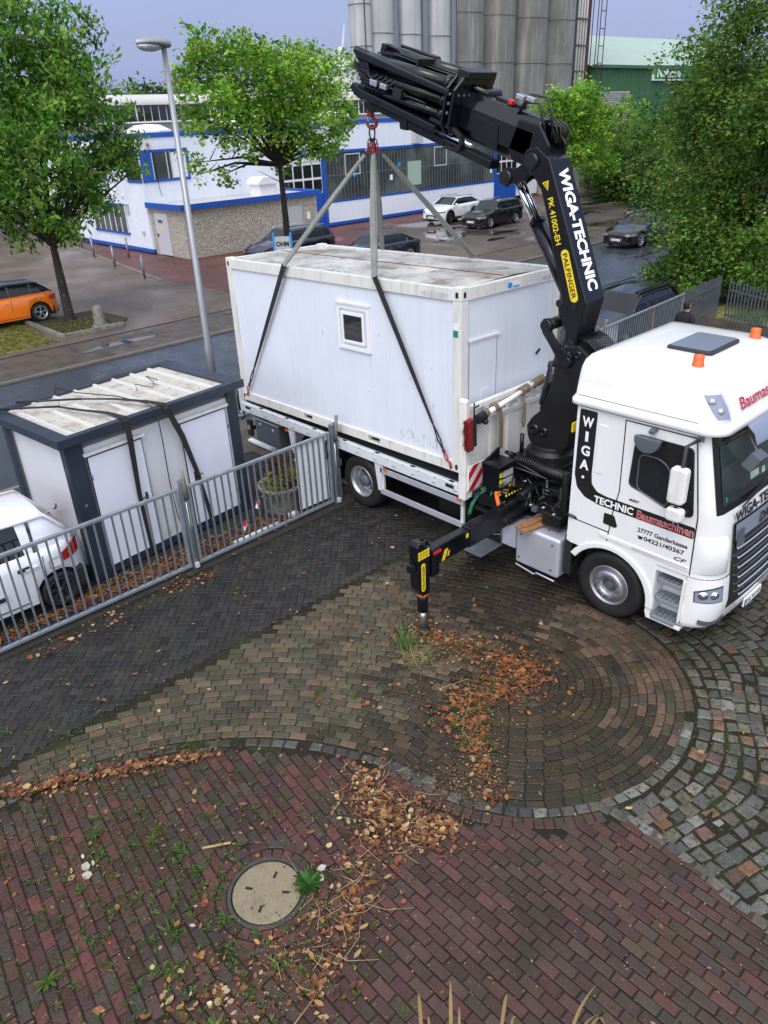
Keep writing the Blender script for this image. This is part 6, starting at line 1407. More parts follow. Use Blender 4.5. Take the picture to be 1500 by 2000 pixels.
make_car('estate_car', 'dark blue estate car with bright window trim, nose to the pebble-dashed annex, behind the sling', (-25.9, 16.35, 0), NY, 'paint_navy', L=4.9, Wd=1.92, H=1.66, wb=2.9, rw=.37, hood=1.10, belt=1.10, tail=1.14, cowl=1.15, rear_glass=-2.2, roof0=.45, roof1=-1.75, chrome=True, rails=True)
make_car('saloon_car', 'dark saloon car just behind the container roof, right of the estate car', (-21.6, 18.5, 0), NY, 'paint_navy', L=4.7, Wd=1.84, H=1.42, wb=2.8, hood=.96, belt=.95, tail=1.0, cowl=.98, rear_glass=-1.85, roof0=.3, roof1=-1.0, chrome=True)
make_car('compact_suv', 'white compact crossover with black wheel arches parked by the factory windows', (-29.9, 33.3, 0), NY+.06, 'paint_white_car', L=4.5, Wd=1.84, H=1.54, wb=2.64, rw=.36, hood=1.08, belt=1.06, tail=1.12, cowl=1.05, rear_glass=-2.1, roof0=.35, roof1=-1.3, rim='black_gloss', cladding=True, rails=True, plate='DH L 221')
make_car('estate_car', 'black estate car with silver wheels parked beside the white crossover', (-25.9, 32.8, 0), NY+.06, 'paint_black', L=4.77, Wd=1.83, H=1.50, wb=2.79, hood=.98, belt=.98, tail=1.04, cowl=.98, rear_glass=-2.2, roof0=.3, roof1=-1.75, chrome=True, rails=True, plate='OL P 150')
make_car('estate_car', 'black estate car driving along the road towards the right of the crane', (-14.3, 30.9, 0), NY, 'paint_black', L=4.93, Wd=1.88, H=1.46, wb=2.91, rw=.355, hood=.96, belt=.97, tail=1.02, cowl=1.0, rear_glass=-2.3, roof0=.3, roof1=-1.8, chrome=True, rails=True, plate='OL AU 6')
make_car('parked_car', 'black car behind the far gate leaf, close to the crane', (-4.9, 13.2, 0), NY, 'paint_black', L=4.6, Wd=1.84, H=1.52, wb=2.7, hood=1.02, belt=1.0, tail=1.08, cowl=1.0, rear_glass=-2.05, roof0=.3, roof1=-1.6, rails=True)
make_car('parked_car', 'white car mostly hidden by the big right tree, red tail light showing', (-11.5, 41.5, 0), NY, 'paint_white_car', L=4.5, Wd=1.82, H=1.5, wb=2.7)
make_car('parked_car', 'white car seen through the leaves at the right edge of the road', (-7.0, 33.0, 0), NY, 'paint_white_car', L=4.4, Wd=1.80, H=1.5, wb=2.6)

# ================================================================ FACTORY
FX = -35.0
t = T_('factory_hall', 'long white clad factory hall with blue trim and a long glazed window band', 'building', (FX, 30, 0))
b = MB()
Yg = 13.35
# facade in pieces around openings
b.box(FX-.3, FX, Yg, 23.0, .25, 6.0); b.box(FX-.3, FX, 23.0, 26.3, 4.15, 6.0); b.box(FX-.3, FX, 26.3, 44.2, 4.65, 6.2); b.box(FX-.3, FX, 26.3, 44.2, .25, 1.55); b.box(FX-.3, FX, 44.2, 47.2, 3.9, 6.2); b.box(FX-.3, FX, 47.2, 50, .2, 6.2)
b.box(-75, FX-.3, Yg, Yg+.3, .25, 6.0); b.box(-75, FX-.3, 49.7, 50, 0, 5.9)
t.p('wall', b, 'white_clad')
b = MB()
for i in range(120):
    y = Yg+.1+i*.30; b.box(FX, FX+.012, y, y+.05, .3, 1.5) if 26.3 < y < 44.1 else (b.box(FX, FX+.012, y, y+.05, .3, 5.9) if y < 22.9 else b.box(FX, FX+.012, y, y+.05, 4.75, 6.1))
for i in range(140): x = FX-.4-i*.28; b.box(x, x+.09, Yg-.03, Yg, .3, 5.9)
t.p('cladding_rib', b, 'white_clad')
b = MB(); b.box(FX-.3, FX+.05, Yg-.05, 26.3, 5.98, 6.22); b.box(FX-.3, FX+.05, 26.3, 50, 6.18, 6.42); b.box(FX-.02, FX+.04, 23.0, 50, 4.52, 4.68); b.box(-75, FX-.3, Yg-.05, Yg+.3, 5.98, 6.22); b.box(FX-.02, FX+.03, 26.5, 44.2, 1.50, 1.62)
b.box(FX-.2, FX+.02, Yg-.02, 23, .05, .25); b.box(FX-.2, FX+.02, 26.5, 44.1, .05, .25); b.box(-75, FX-.2, Yg-.02, Yg+.2, .05, .25); b.box(FX-.1, FX+.06, 26.2, 26.5, .0, 4.5); b.box(FX-.1, FX+.06, 44.1, 44.35, .1, 4.5)
t.p('blue_trim', b, 'blue_trim')
b = MB(); b.box(-75, FX-.3, Yg+.3, 50, 5.9, 5.95); t.p('roof', b, 'roof_grey')
b = MB(); b.box(FX-.15, FX-.02, 26.5, 44.1, 1.62, 4.52); WB = t.p('window_band', b, 'factory_glass')
b = MB()
for i in range(59): y = 26.6+i*.30; b.box(FX-.02, FX+.01, y, y+.028, 1.62, 4.52)
b.box(FX-.02, FX+.005, 26.5, 44.1, 3.15, 3.19); t.p('mullion', b, 'mullion', WB)
for y in (28.2, 37.0):
    b = MB()
    for z in (3.1, 4.35): b.box(FX, FX+.04, y, y+1.4, z, z+.08)
    for yy in (y, y+1.32): b.box(FX, FX+.04, yy, yy+.08, 3.18, 4.35)
    wf = t.p('window_frame', b, 'stone_old' if False else 'sign_grey', WB)
b = MB(); 
for y, z in ((28.9, 3.0), (33.2, 3.35)): b.bar((FX+.03, y, z), (FX+.03, y+.25, z+.2), .02, .25)
t.p('notice', b, 'sign_blue'); b = MB(); b.box(FX+.0, FX+.03, 32.4, 32.65, 2.5, 2.85); b.box(FX+.0, FX+.03, 43.6, 43.8, 2.2, 2.9); t.p('notice', b, 'white_text')
b = MB(); b.box(FX+.005, FX+.02, 34.2, 35.6, 2.0, 3.6); t.p('curtain', b, 'green_roof', label='pale green sheet behind the glass'); 
def roller(y0, y1, zt, zg, nm):
    b = MB(); b.box(FX-.12, FX-.04, y0, y1, .1, zg-.9); d_ = t.p(nm, b, 'blue_trim')
    b = MB(); b.box(FX-.12, FX-.05, y0, y1, zg-.9, zt); t.p('door_frame', b, 'pvc', d_)
    b = MB(); n = 4
    for i in range(n):
        for j in range(2): w = (y1-y0)/n; b.box(FX-.05, FX-.03, y0+i*w+.06, y0+(i+1)*w-.06, zg-.82+j*.9, zg-.82+j*.9+.75)
    t.p('pane', b, 'glass_dark', d_)
roller(23.05, 26.2, 4.15, 3.1, 'roller_door'); roller(44.4, 47.1, 3.9, 2.95, 'roller_door')
b = MB(); b.box(FX-.05, FX+.06, 13.42, 16.4, 3.75, 3.88); b.box(FX-.05, FX+.06, 13.42, 16.4, 5.25, 5.38); b.box(FX-.05, FX+.06, 16.28, 16.4, 3.88, 5.25); b.box(FX-1.6, FX, Yg-.06, Yg+.02, 3.75, 3.88); b.box(FX-1.6, FX, Yg-.06, Yg+.02, 5.25, 5.38); b.box(FX-1.6, FX-1.5, Yg-.06, Yg+.02, 3.88, 5.25)
cw = t.p('corner_window', b, 'blue_trim')
b = MB(); b.box(FX+.0, FX+.03, 13.5, 16.28, 3.88, 5.25, 0); b.box(FX-1.5, FX, Yg-.03, Yg, 3.88, 5.25); t.p('pane', b, 'factory_glass', cw)
b = MB(); b.box(FX+.03, FX+.05, 13.42, 14.1, 3.88, 5.25); t.p('panel', b, 'blue_trim', cw)
b = MB(); b.box(FX+.03, FX+.045, 15.3, 16.2, 3.9, 5.2); t.p('blind', b, 'pvc', cw); b = MB()
for y in (14.1, 15.0, 15.25, 16.2): b.box(FX+.03, FX+.07, y, y+.06, 3.88, 5.25)
t.p('sash', b, 'sign_grey', cw)
for (x0, x1, z0, z1) in ((-42.0, -37.6, 1.0, 2.5), (-43.5, -39.0, 3.9, 5.2)):
    b = MB(); b.box(x0, x1, Yg-.06, Yg-.01, z0, z1); w_ = t.p('side_window', b, 'factory_glass')
    b = MB(); b.box(x0-.08, x1+.08, Yg-.10, Yg-.01, z0-.12, z0); b.box(x0-.08, x1+.08, Yg-.10, Yg-.01, z1, z1+.08)
    t.p('frame', b, 'blue_trim', w_); b = MB()
    for i in range(7): x = x0+(x1-x0)*i/6; b.box(x-.03, x+.03, Yg-.09, Yg-.06, z0, z1)
    t.p('mullion', b, 'pvc', w_)
b = MB(); b.box(-37.45, -37.1, Yg-.12, Yg, 2.1, 2.6); b.box(-35.9, -35.6, Yg-.08, Yg-.03, 1.0, 1.2); t.p('vent', b, 'sign_grey')
b = MB(); b.tube([(FX+.1, 14.0, 5.55), (FX+.1, 14.0, 5.75)], .07, 8); t.p('alarm_lamp', b, 'lens_red')
b = MB(); b.tube([(FX+.06, 14.0, 5.5), (FX+.06, 14.25, 5.2), (FX+.08, 14.3, 3.4), (FX+.05, 14.4, 3.0)], .015, 4); t.p('cable', b, 'hose')
b = MB(); b.box(FX+.02, FX+.35, 36.2-1.5, 37.0-1.5, 4.75, 5.6); t.p('wall_lamp', b, 'sign_grey')
for (y, z, s_) in ((22.5, 6.4, 1.1), (15.5, 6.1, 1.0), (29.3, 6.5, 1.0), (38.5, 6.6, 1.4)):
    b = MB(); b.grid([[(-37.5+s_*a_*math.cos(q*PI/4+PI/4)*1.4, y+s_*a_*math.sin(q*PI/4+PI/4)*1.4, z+h_) for q in range(8)] for a_, h_ in ((.95, -.5), (1.0, .2), (.55, .5), (.1, .55))], 0, False, True); t.p('skylight', b, 'pvc')
t = T_('upper_hall', 'raised rear factory storey with a pale rounded roof edge and a ribbon of dark windows', 'building', (-50, 30, 0))
b = MB(); b.box(-75, -50, 8, 47, 5.9, 8.0); t.p('wall', b, 'roof_grey')
b = MB(); b.grid([[(x, y, z) for y in (7, 20, 35, 48)] for x, z in ((-49.6, 7.95), (-49.6, 8.15), (-49.9, 8.45), (-50.6, 8.65), (-52, 8.7), (-75, 8.7))]); t.p('roof', b, 'roof_light')
b = MB(); b.box(-50.0, -49.93, 9, 47, 6.9, 7.95); wb_ = t.p('window_band', b, 'glass_dark')
b = MB()
for i in range(62): y = 9+i*.62; b.box(-49.93, -49.89, y, y+(.10 if i % 5 == 0 else .03), 6.9, 7.95)
b.box(-49.93, -49.86, 9, 47, 6.8, 6.9); t.p('mullion', b, 'pvc', wb_)
b = MB(); b.box(-56, -53, 29.0, 33.5, 8.7, 9.6); t.p('roof_unit', b, 'plastic_grey')
t = T_('cooling_louvre', 'dark louvred plant block on the roof behind the lamp post', 'roof unit', (-60, 33, 8.7))
b = MB()
for i in range(6): b.box(-61, -58, 31, 36, 8.75+i*.22, 8.87+i*.22)
b.box(-60.8, -58.2, 31.2, 35.8, 8.7, 9.9); t.p('louvre', b, 'plastic_grey')
# annex
t = T_('annex', 'low pebble-dashed annex with a blue roof edge and a grey door', 'building', (-33, 18, 0))
ax0 = -31.3
b = MB(); b.box(FX+.05, ax0, 13.5, 22.6, 0, 2.55); t.p('wall', b, 'pebble')
b = MB(); b.box(FX+.05, ax0+.18, 13.3, 22.8, 2.56, 2.62); t.p('roof', b, 'roof_light')
b = MB(); b.box(ax0+.12, ax0+.2, 13.24, 22.86, 2.50, 2.78); b.box(FX+.05, ax0+.12, 13.24, 13.32, 2.50, 2.78); b.box(FX+.05, ax0+.12, 22.78, 22.86, 2.50, 2.78); t.p('blue_trim', b, 'blue_trim')
b = MB(); b.box(-34.4, -33.0, 13.42, 13.5, .05, 2.25); d_ = t.p('door', b, 'door_grey')
b = MB(); b.box(-34.05, -33.6, 13.40, 13.42, 1.75, 1.9); t.p('notice', b, 'plastic_grey', d_)
b = MB(); b.prism([(0, 0), (.28, 0), (.14, .28)], (-33.98, 13.40, 1.35), (1, 0, 0), (0, 0, 1), (0, .02, 0)); t.p('warning_sign', b, 'yellow', d_)
b = MB(); b.box(-34.3, -34.2, 13.37, 13.42, 1.0, 1.15); t.p('handle', b, 'plastic', d_)
b = MB(); b.box(ax0, ax0+.05, 20.2, 21.4, .8, 2.0); t.p('louvre', b, 'sign_grey'); b = MB(); b.box(ax0, ax0+.04, 21.8, 22.0, 1.2, 1.6); t.p('notice', b, 'white_text')
b = MB(); b.box(-33.2, -32.2, 19.2, 20.4, 2.62, 3.3); b.box(-33.35, -32.05, 19.05, 20.55, 3.3, 3.42); b.prism([(0, 0), (1.5, 0), (1.15, .25), (.35, .25)], (-33.35, 19.05, 3.42), (0, 1, 0), (0, 0, 1), (1.3, 0, 0)); t.p('roof_vent', b, 'pvc')
# gatehouse at the far end
t = T_('gatehouse', 'small pebble-dashed hut with a white door beyond the yard, behind the boom', 'building', (-35, 55, 0))
b = MB(); b.box(-38, -34, 50.6, 54, 0, 2.9); t.p('wall', b, 'pebble'); b = MB(); b.box(-34, -33.9, 52.0, 53.6, 0, 2.3); t.p('door', b, 'door_grey'); b = MB(); b.box(-38.2, -33.8, 50.4, 54.2, 2.9, 3.1); t.p('roof', b, 'blue_trim')
t = T_('round_sign', 'round dark sign on a short post near the hut', 'sign', (-31.6, 52.8, 0)); b = MB(); b.tube([(-31.6, 52.8, 0), (-31.6, 52.8, 1.5)], .05, 8); t.p('post', b, 'plastic_grey'); b = MB(); b.lathe([(.5, 0), (.5, .04)], (-31.52, 52.75, 1.1), (.7, -.7, 0), 24); t.p('disc', b, 'plastic_grey'); b = MB(); b.bar((-31.45, 52.68, .9), (-31.45, 52.68, 1.3), .08, .02); t.p('arrow', b, 'white_text')
# bollards at the red path
for i, (x, y) in enumerate([(-42.3, 12.25), (-37.5, 10.85), (-35.3, 11.9), (-32.9, 9.9), (-28.3, 9.2), (-47.5, 12.9)]):
    b = MB(); b.tube([(x, y, -.03), (x, y, 1.0)], .06, 10); b.lathe([(.07, 0), (.07, .03), (.05, .05)], (x, y, 1.0), n=10)
    single('steel_bollard', ['third', 'second', 'hindmost', 'fourth', 'nearest', 'leftmost'][i]+' slim steel bollard at the edge of the red path by the white gable', 'bollard', b, 'galv', (x, y, 0), group='bollards along the red path')
b = MB(); b.lathe([(.235, -.02), (.225, .1), (.175, .62), (.16, .70), (.10, .76), (0, .78)], (-20.5, 3.3, 0), n=24); b.lathe([(.30, 0), (.30, .08), (.24, .1)], (-20.5, 3.3, -.02), n=20)
single('stone_bollard', 'weathered round concrete bollard at the corner of the tree bed', 'bollard', b, 'stone_old', (-20.5, 3.3, 0), bevel=.01)
t = T_('company_sign', 'small grey sign with blue sides and black lettering in front of the dark estate car', 'sign', (-22.6, 13.2, 0))
SC_ = Vector((-22.6, 13.45, 0)); su = Vector((.72, .69, 0)).normalized(); sn_ = Vector((.69, -.72, 0)).normalized()
b = MB(); b.bar(SC_-su*.36+Vector((0, 0, 1.35)), SC_+su*.36+Vector((0, 0, 1.35)), .06, .9); t.p('board', b, 'sign_grey')
for s_ in (-1, 1): b = MB(); b.bar(SC_+su*.40*s_+Vector((0, 0, 0)), SC_+su*.40*s_+Vector((0, 0, 1.95)), .09, .14, up=sn_); t.p('side_post', b, 'sign_blue')
t.p('lettering', text_mb('OHM', SC_-su*.30+sn_*.034+Vector((0, 0, 1.38)), su, (0, 0, 1), .20, .05, .003, width=.60), 'black_text')
b = MB(); b.prism([(0, 0), (.12, 0), (.10, .26), (.04, .26)], SC_-su*.05+sn_*.034+Vector((0, 0, 1.02)), su, (0, 0, 1), sn_*.004); t.p('emblem', b, 'sign_blue')

# ================================================================ SILOS
t = T_('silo_block', 'tall block of grey round silos with pipes at its right end', 'silo', (-63, 75, 0))
def silo(x, y, r, m, seam, tp=40, n=40, sp_=3.2, z0=0):
    b = MB(); b.lathe([(r, z0), (r, tp)], (x, y, 0), n=n, smooth=True); s_ = t.p('silo', b, m)
    b = MB()
    for i in range(14): z = z0+2.2+i*sp_; b.lathe([(r+.005, z), (r+.04, z+.03), (r+.005, z+.07)], (x, y, 0), n=n, caps=False)
    t.p('seam', b, seam, s_)
    return s_
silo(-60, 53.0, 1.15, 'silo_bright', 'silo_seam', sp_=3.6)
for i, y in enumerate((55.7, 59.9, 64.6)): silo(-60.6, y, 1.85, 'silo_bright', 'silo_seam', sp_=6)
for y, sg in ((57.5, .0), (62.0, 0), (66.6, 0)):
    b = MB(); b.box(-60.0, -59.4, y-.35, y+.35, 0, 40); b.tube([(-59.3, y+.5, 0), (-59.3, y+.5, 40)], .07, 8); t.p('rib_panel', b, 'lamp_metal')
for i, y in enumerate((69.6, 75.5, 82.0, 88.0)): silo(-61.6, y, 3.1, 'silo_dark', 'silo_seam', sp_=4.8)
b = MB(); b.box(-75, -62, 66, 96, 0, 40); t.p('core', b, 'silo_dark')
b = MB(); b.tube([(-58.85, 52.6, 0), (-58.85, 52.6, 40)], .05, 6); t.p('guide_wire', b, 'plastic')
for i in range(4): b = MB(); b.tube([(-60.0, 91.9+i*.62, 0), (-60.0, 91.9+i*.62, 40)], .17, 10); t.p('pipe', b, 'pipe_white')
b = MB()
for z in range(2, 38, 3): b.box(-60.3, -59.7, 91.6, 94.0, z, z+.15)
t.p('pipe_clamp', b, 'silo_seam')
b = MB(); b.box(-60.5, -60.0, 94.2, 94.8, 0, 40); t.p('pipe_duct', b, 'pipe_rust')
b = MB()
for yy in (95.6, 96.8):
    for xx in (-60.2, -59.0): b.tube([(xx, yy, 0), (xx, yy, 40)], .06, 6)
for z in range(2, 38, 2): b.tube([(-59.0, 95.6, z), (-59.0, 96.8, z)], .06, 6)
t.p('ladder_cage', b, 'pipe_rust')
# green hall
t = T_('green_hall', 'green clad warehouse with pale green roof, roller shutter and a green sign', 'building', (-62, 110, 0))
b = MB(); b.box(-92, -60, 96.5, 150, 0, 11.7); t.p('wall', b, 'green_clad')
b = MB()
for i in range(90): y = 96.6+i*.55; b.box(-60, -59.9, y, y+.18, 0, 11.6)
t.p('cladding_rib', b, 'green_clad')
b = MB(); b.grid([[(-59.7, 96, 11.6), (-59.7, 150, 12.6)], [(-76, 96, 17.2), (-76, 150, 17.6)], [(-92, 96, 11.6), (-92, 150, 12.6)]], 0, False); b.add([(-60, 96.4, 11.7), (-76, 96.4, 17.2), (-92, 96.4, 11.7)], [(0, 1, 2)]); RF2 = t.p('roof', b, 'green_roof')
b = MB(); b.box(-60, -59.5, 96, 150, 11.5, 11.9); t.p('gutter', b, 'green_clad')
b = MB(); b.box(-59.95, -59.8, 97, 106.2, 0, 8.6); sh_ = t.p('roller_shutter', b, 'shutter')
b = MB()
for i in range(28): b.box(-59.8, -59.76, 97, 106.2, .2+i*.3, .26+i*.3)
t.p('slat', b, 'plastic_grey', sh_)
b = MB(); b.box(-59.9, -59.6, 112.4, 124, 10.05, 12.0) ; sg_ = t.p('sign', b, 'sign_green')
b = MB(); b.box(-59.9, -59.55, 112.25, 124.1, 11.98, 12.1); b.box(-59.9, -59.55, 112.25, 124.1, 9.95, 10.07); b.box(-59.9, -59.55, 112.25, 112.4, 10.05, 12.0); text_mb('Nehlsen', (-59.55, 113.2, 10.4), (0, 1, 0), (0, 0, 1), 1.2, .03, .02, width=7.2, mb=b); t.p('lettering', b, 'white_text', sg_)
t = T_('white_warehouse', 'distant white warehouse roofs behind the green hall', 'building', (-100, 130, 0))
b = MB(); b.box(-140, -95, 105, 190, 0, 15); t.p('wall', b, 'pvc')
b = MB(); b.grid([[(-94.5, 104+i*10+j, 15.2+1.6*math.sin(PI*j/8)) for i in range(7) for j in range(0, 8, 2)], [(-130, 104+i*10+j, 16.2+1.6*math.sin(PI*j/8)) for i in range(7) for j in range(0, 8, 2)]]); t.p('roof', b, 'roof_light')
t = T_('wind_turbine', 'distant white wind turbine rotor left of the silos', 'wind turbine', (-400, 346, 0))
b = MB(); b.tube([(-400, 345.5, 0), (-400, 345.5, 44)], [2.2, 1.3], 12); t.p('tower', b, 'turbine')
for a in (5, 125, 245):
    d_ = Vector((0, math.sin(R(a+6)), math.cos(R(a+6)))); c0 = Vector((-398, 345.5, 45)); b = MB(); b.bar(c0, c0+d_*4, .7, .5, up=(1, 0, 0), w1=1.4); b.bar(c0+d_*4, c0+d_*14, 1.4, .5, up=(1, 0, 0), w1=.3, h1=.1); t.p('blade', b, 'turbine')
b = MB(); b.ball((-399.5, 345.5, 45), 1.3, sc=(2.0, 1, 1)); t.p('nacelle', b, 'turbine')

# ================================================================ PERSON by the lawn fence
PX, PY = -2.15, 11.6
t = T_('person', 'person in a black jacket with short dark hair, seen from behind beyond the cab', 'person', (PX, PY, 0))
def body():
    b = MB(); rows = []
    S_ = [(0, .88, .15, .11), (0, 1.0, .175, .125), (0, 1.15, .18, .125), (0, 1.32, .21, .13), (0, 1.44, .20, .115), (0, 1.50, .10, .07), (0, 1.56, .062, .062), (0, 1.62, .072, .085), (0, 1.70, .078, .098), (0, 1.77, .062, .078), (0, 1.80, .01, .01)]
    rows = [[(rx*math.cos(a), .02*(z > 1.55)+ry*math.sin(a), z) for a in [2*PI*i/18 for i in range(18)]] for _, z, rx, ry in S_]
    b.grid(rows, 0, True, True)
    for s_ in (-1, 1):
        b.tube([(s_*.09, 0, .95), (s_*.095, .02, .50), (s_*.10, -.02, .10)], [.095, .065, .05], 10); b.tube([(s_*.10, -.04, .05), (s_*.10, .16, .04)], [.05, .04], 8)
        b.tube([(s_*.20, 0, 1.42), (s_*.26, -.02, 1.18), (s_*.22, .10, .98), (s_*.19, .18, .93)], [.065, .05, .042, .035], 10)
        for f in range(4): b.tube([(s_*(.17+f*.015), .18, .93), (s_*(.17+f*.015), .24, .91), (s_*(.17+f*.015), .26, .88)], .008, 5)
        b.tube([(s_*.16, .17, .94), (s_*.14, .22, .95)], .010, 5); b.ball((s_*.078, .02, 1.68), .022, n=8, k=6)
    b.ball((0, .12, 1.67), .016, n=6, k=5)
    return b
T2 = Matrix.Translation((PX, PY, 0)) @ Matrix.Rotation(R(-15), 4, 'Z')
b = body(); b.xf(T2); t.p('body', b, 'skin')
b = MB(); b.grid([[((rx+.02)*math.cos(a), (ry+.02)*math.sin(a), z) for a in [2*PI*i/20 for i in range(20)]] for z, rx, ry in ((.80, .19, .14), (.95, .19, .14), (1.15, .195, .145), (1.33, .225, .145), (1.45, .20, .125), (1.505, .10, .075), (1.54, .08, .07))], 0, True, True)
for s_ in (-1, 1): b.tube([(s_*.17, 0, 1.44), (s_*.235, -.01, 1.36), (s_*.27, -.02, 1.17), (s_*.235, .09, 1.0)], [.075, .078, .066, .055], 12)
b.xf(T2); t.p('jacket', b, 'cloth_black')
b = MB(); 
for s_ in (-1, 1): b.tube([(s_*.09, 0, .92), (s_*.10, .02, .5), (s_*.10, -.02, .1)], [.115, .085, .075], 12)
b.xf(T2); t.p('trousers', b, 'cloth_black')
b = MB(); b.grid([[((rx)*math.cos(a), -.012+(ry)*math.sin(a), z) for a in [2*PI*i/18 for i in range(18)]] for z, rx, ry in ((1.60, .075, .075), (1.66, .088, .10), (1.73, .090, .108), (1.79, .072, .085), (1.82, .02, .02))], 0, True, True); b.xf(T2); t.p('hair', b, 'hair')

# small things near the gate
PLX, PLY = -3.55, -1.0
t = T_('planter', 'round concrete planter with yellow-green and brown heather behind the gate', 'planter', (PLX, PLY, 0))
b = MB(); b.lathe([(.34, 0), (.37, .40), (.42, .44), (.42, .50), (.37, .50), (.35, .42)], (PLX, PLY, -.01), n=28, caps=False); t.p('bowl', b, 'stone_old')
b = MB(); b.lathe([(.36, .42), (0, .45)], (PLX, PLY, 0), n=20); t.p('earth', b, 'soil')
b = MB(); b.box(-3.10, -3.0, -1.22, -1.04, 0, .10)
single('white_block', 'small white block on the ground at the foot of the gate by the planter', 'block', b, 'pvc', (-3.05, -1.13, 0), bevel=.015)
b = MB(); b.tube([(-3.0, -7.5, .03), (-3.0, -6.0, .025), (-3.02, -4.6, .03), (-3.1, -3.4, .02), (-3.3, -2.4, .03), (-3.45, -1.75, .15), (-3.55, -1.5, .50)], .012, 6)
single('blue_hose', 'thin dark blue hose lying behind the gate and rising to the planter', 'hose', b, 'blue_cable', (-3.02, -4.6, .02))
b = MB(); b.tube([(-3.0, -2.45, .02), (-3.0, -1.9, .03), (-3.02, -1.5, .02)], .045, 8)
single('white_pipe', 'white plastic pipe lying along the foot of the gate', 'pipe', b, 'pvc', (-3.0, -2.0, .0))
for (x, y, z, lab) in ((-3.25, -2.05, .12, 'red and white tape scrap lying low beside the shed corner'), (-3.42, -1.62, .35, 'red and white tape scrap hanging on the hose by the planter')):
    t = T_('tape_scrap', lab, 'tape', (x, y, z)); b = MB(); b.bar((x, y-.03, z-.10), (x, y+.03, z+.04), .07, .02); t.p('tape', b, 'white_text'); b = MB(); b.bar((x+.012, y-.02, z), (x+.012, y+.04, z+.09), .06, .02); t.p('red_end', b, 'red')
t = T_('street_barrier', 'long pale kerb rail lying on the road behind the truck bed', 'rail', (-5.5, 1.2, 0)) if False else None
b = MB(); b.box(-6.8, -3.0, .45, .56, -.01, .05)
single('white_bar', 'white bar lying on the ground under the rear of the truck', 'bar', b, 'pvc', (-5, .5, 0), bevel=.01)

# ================================================================ TREES
def crown(name, parent, org, blobs, n, size, pal, droop=0.0, sparse=1.0, shell=0.55, seed=1, elong=1.8, clus=.22, jitter=1.0):
    """leaf-sized faces in clumps; blobs are (x,y,z,r)"""
    g = np.random.default_rng(seed)
    sat = []
    for b_ in blobs:
        for _ in range(7 if b_[3] > .5 else 2):
            dd_ = g.normal(size=3); dd_ /= np.linalg.norm(dd_); rs_ = b_[3]*g.uniform(.22, .48); k_ = b_[3]*g.uniform(.75, 1.22)
            sat.append((b_[0]+dd_[0]*k_, b_[1]+dd_[1]*k_, b_[2]+dd_[2]*k_*.85, rs_*1.25))
    blobs = [(b_[0], b_[1], b_[2], b_[3]*.80) for b_ in blobs]+sat
    w = np.array([b_[3]**2.2 for b_ in blobs]); w /= w.sum(); per = 14; nc = max(1, n//per)
    bi = g.choice(len(blobs), nc, p=w); B = np.array([b_[:4] for b_ in blobs])[bi]
    d = g.normal(size=(nc, 3)); d /= np.linalg.norm(d, axis=1, keepdims=True)
    rr = shell+(1.06-shell)*g.random(nc)**.6; rr *= 1+.10*np.sin(d[:, 0]*7+d[:, 2]*5+bi)
    c = B[:, :3]+d*(B[:, 3]*rr)[:, None]*np.array([1, 1, .85])
    pc = np.array(pal)[g.integers(0, len(pal), nc)]*g.uniform(.5, 1.4, (nc, 1))
    C_ = np.repeat(c, per, 0)+g.normal(size=(nc*per, 3))*clus*np.array([1, 1, .7])
    col = np.repeat(pc, per, 0)*g.uniform(.75, 1.25, (nc*per, 1))
    N_ = nc*per; u = g.normal(size=(N_, 3)); u[:, 2] = u[:, 2]*.5-droop; u /= np.linalg.norm(u, axis=1, keepdims=True)
    v = g.normal(size=(N_, 3)); v -= u*np.sum(u*v, 1)[:, None]; v /= np.linalg.norm(v, axis=1, keepdims=True)
    s_ = size*g.uniform(.45, 1.45, (N_, 1)); a = u*s_*elong/2; b_ = v*s_/2
    q = np.stack([C_-a, C_+b_, C_+a, C_-b_], 1).reshape(-1, 3)
    return cloud(name, q, 4, col, 'leaf', parent, org)
def limbs(b, base, top, r0, ends, seed=1, r1=.6):
    rnd = random.Random(seed); base, top = Vector(base), Vector(top)
    mid = base.lerp(top, .5)+Vector((rnd.uniform(-.08, .08), rnd.uniform(-.08, .08), 0)); b.tube([base-Vector((0, 0, .1)), base+Vector((0, 0, .15)), mid, top], [r0*1.35, r0, r0*.85, r0*r1], 12)
    for e in ends:
        e = Vector(e); m_ = top.lerp(e, .5)+Vector((rnd.uniform(-.3, .3), rnd.uniform(-.3, .3), rnd.uniform(-.1, .3))); b.tube([top-Vector((0, 0, .15)), m_, e], [r0*.5, r0*.28, r0*.08], 7)
        for k_ in range(3):
            f = top.lerp(e, .35+.25*k_)+Vector((0, 0, .1)); q = f+Vector((rnd.uniform(-1, 1), rnd.uniform(-1, 1), rnd.uniform(.0, 1.0))).normalized()*rnd.uniform(.6, 1.4); b.tube([f, q], [r0*.16, r0*.04], 5)
def tree(name, lab, base, htop, r0, blobs, n, size, pal, bark='bark', group=None, seed=1, **kw):
    t = T_(name, lab, 'tree', tuple(base), group=group)
    b = MB(); limbs(b, base, (base[0], base[1], htop), r0, [(q[0], q[1], q[2]) for q in blobs], seed); t.p('trunk', b, bark)
    crown('crown', t.o, tuple(base), blobs, n, size, pal, seed=seed, **kw)
    return t
def bl(x0, pts, spread=1.4, seed=0):
    """(y,z,r) discs seen from the camera -> balls, staggered in depth"""
    rnd = random.Random(seed); out = []
    for y, z, r in pts:
        dx = rnd.uniform(-spread, spread); out.append((x0+dx, y-dx*.8*(1 if True else 0), z, r))
    return out
G1_ = [(.16, .35, .045), (.11, .26, .036), (.22, .43, .06), (.06, .15, .026), (.28, .42, .07), (.08, .20, .03)]
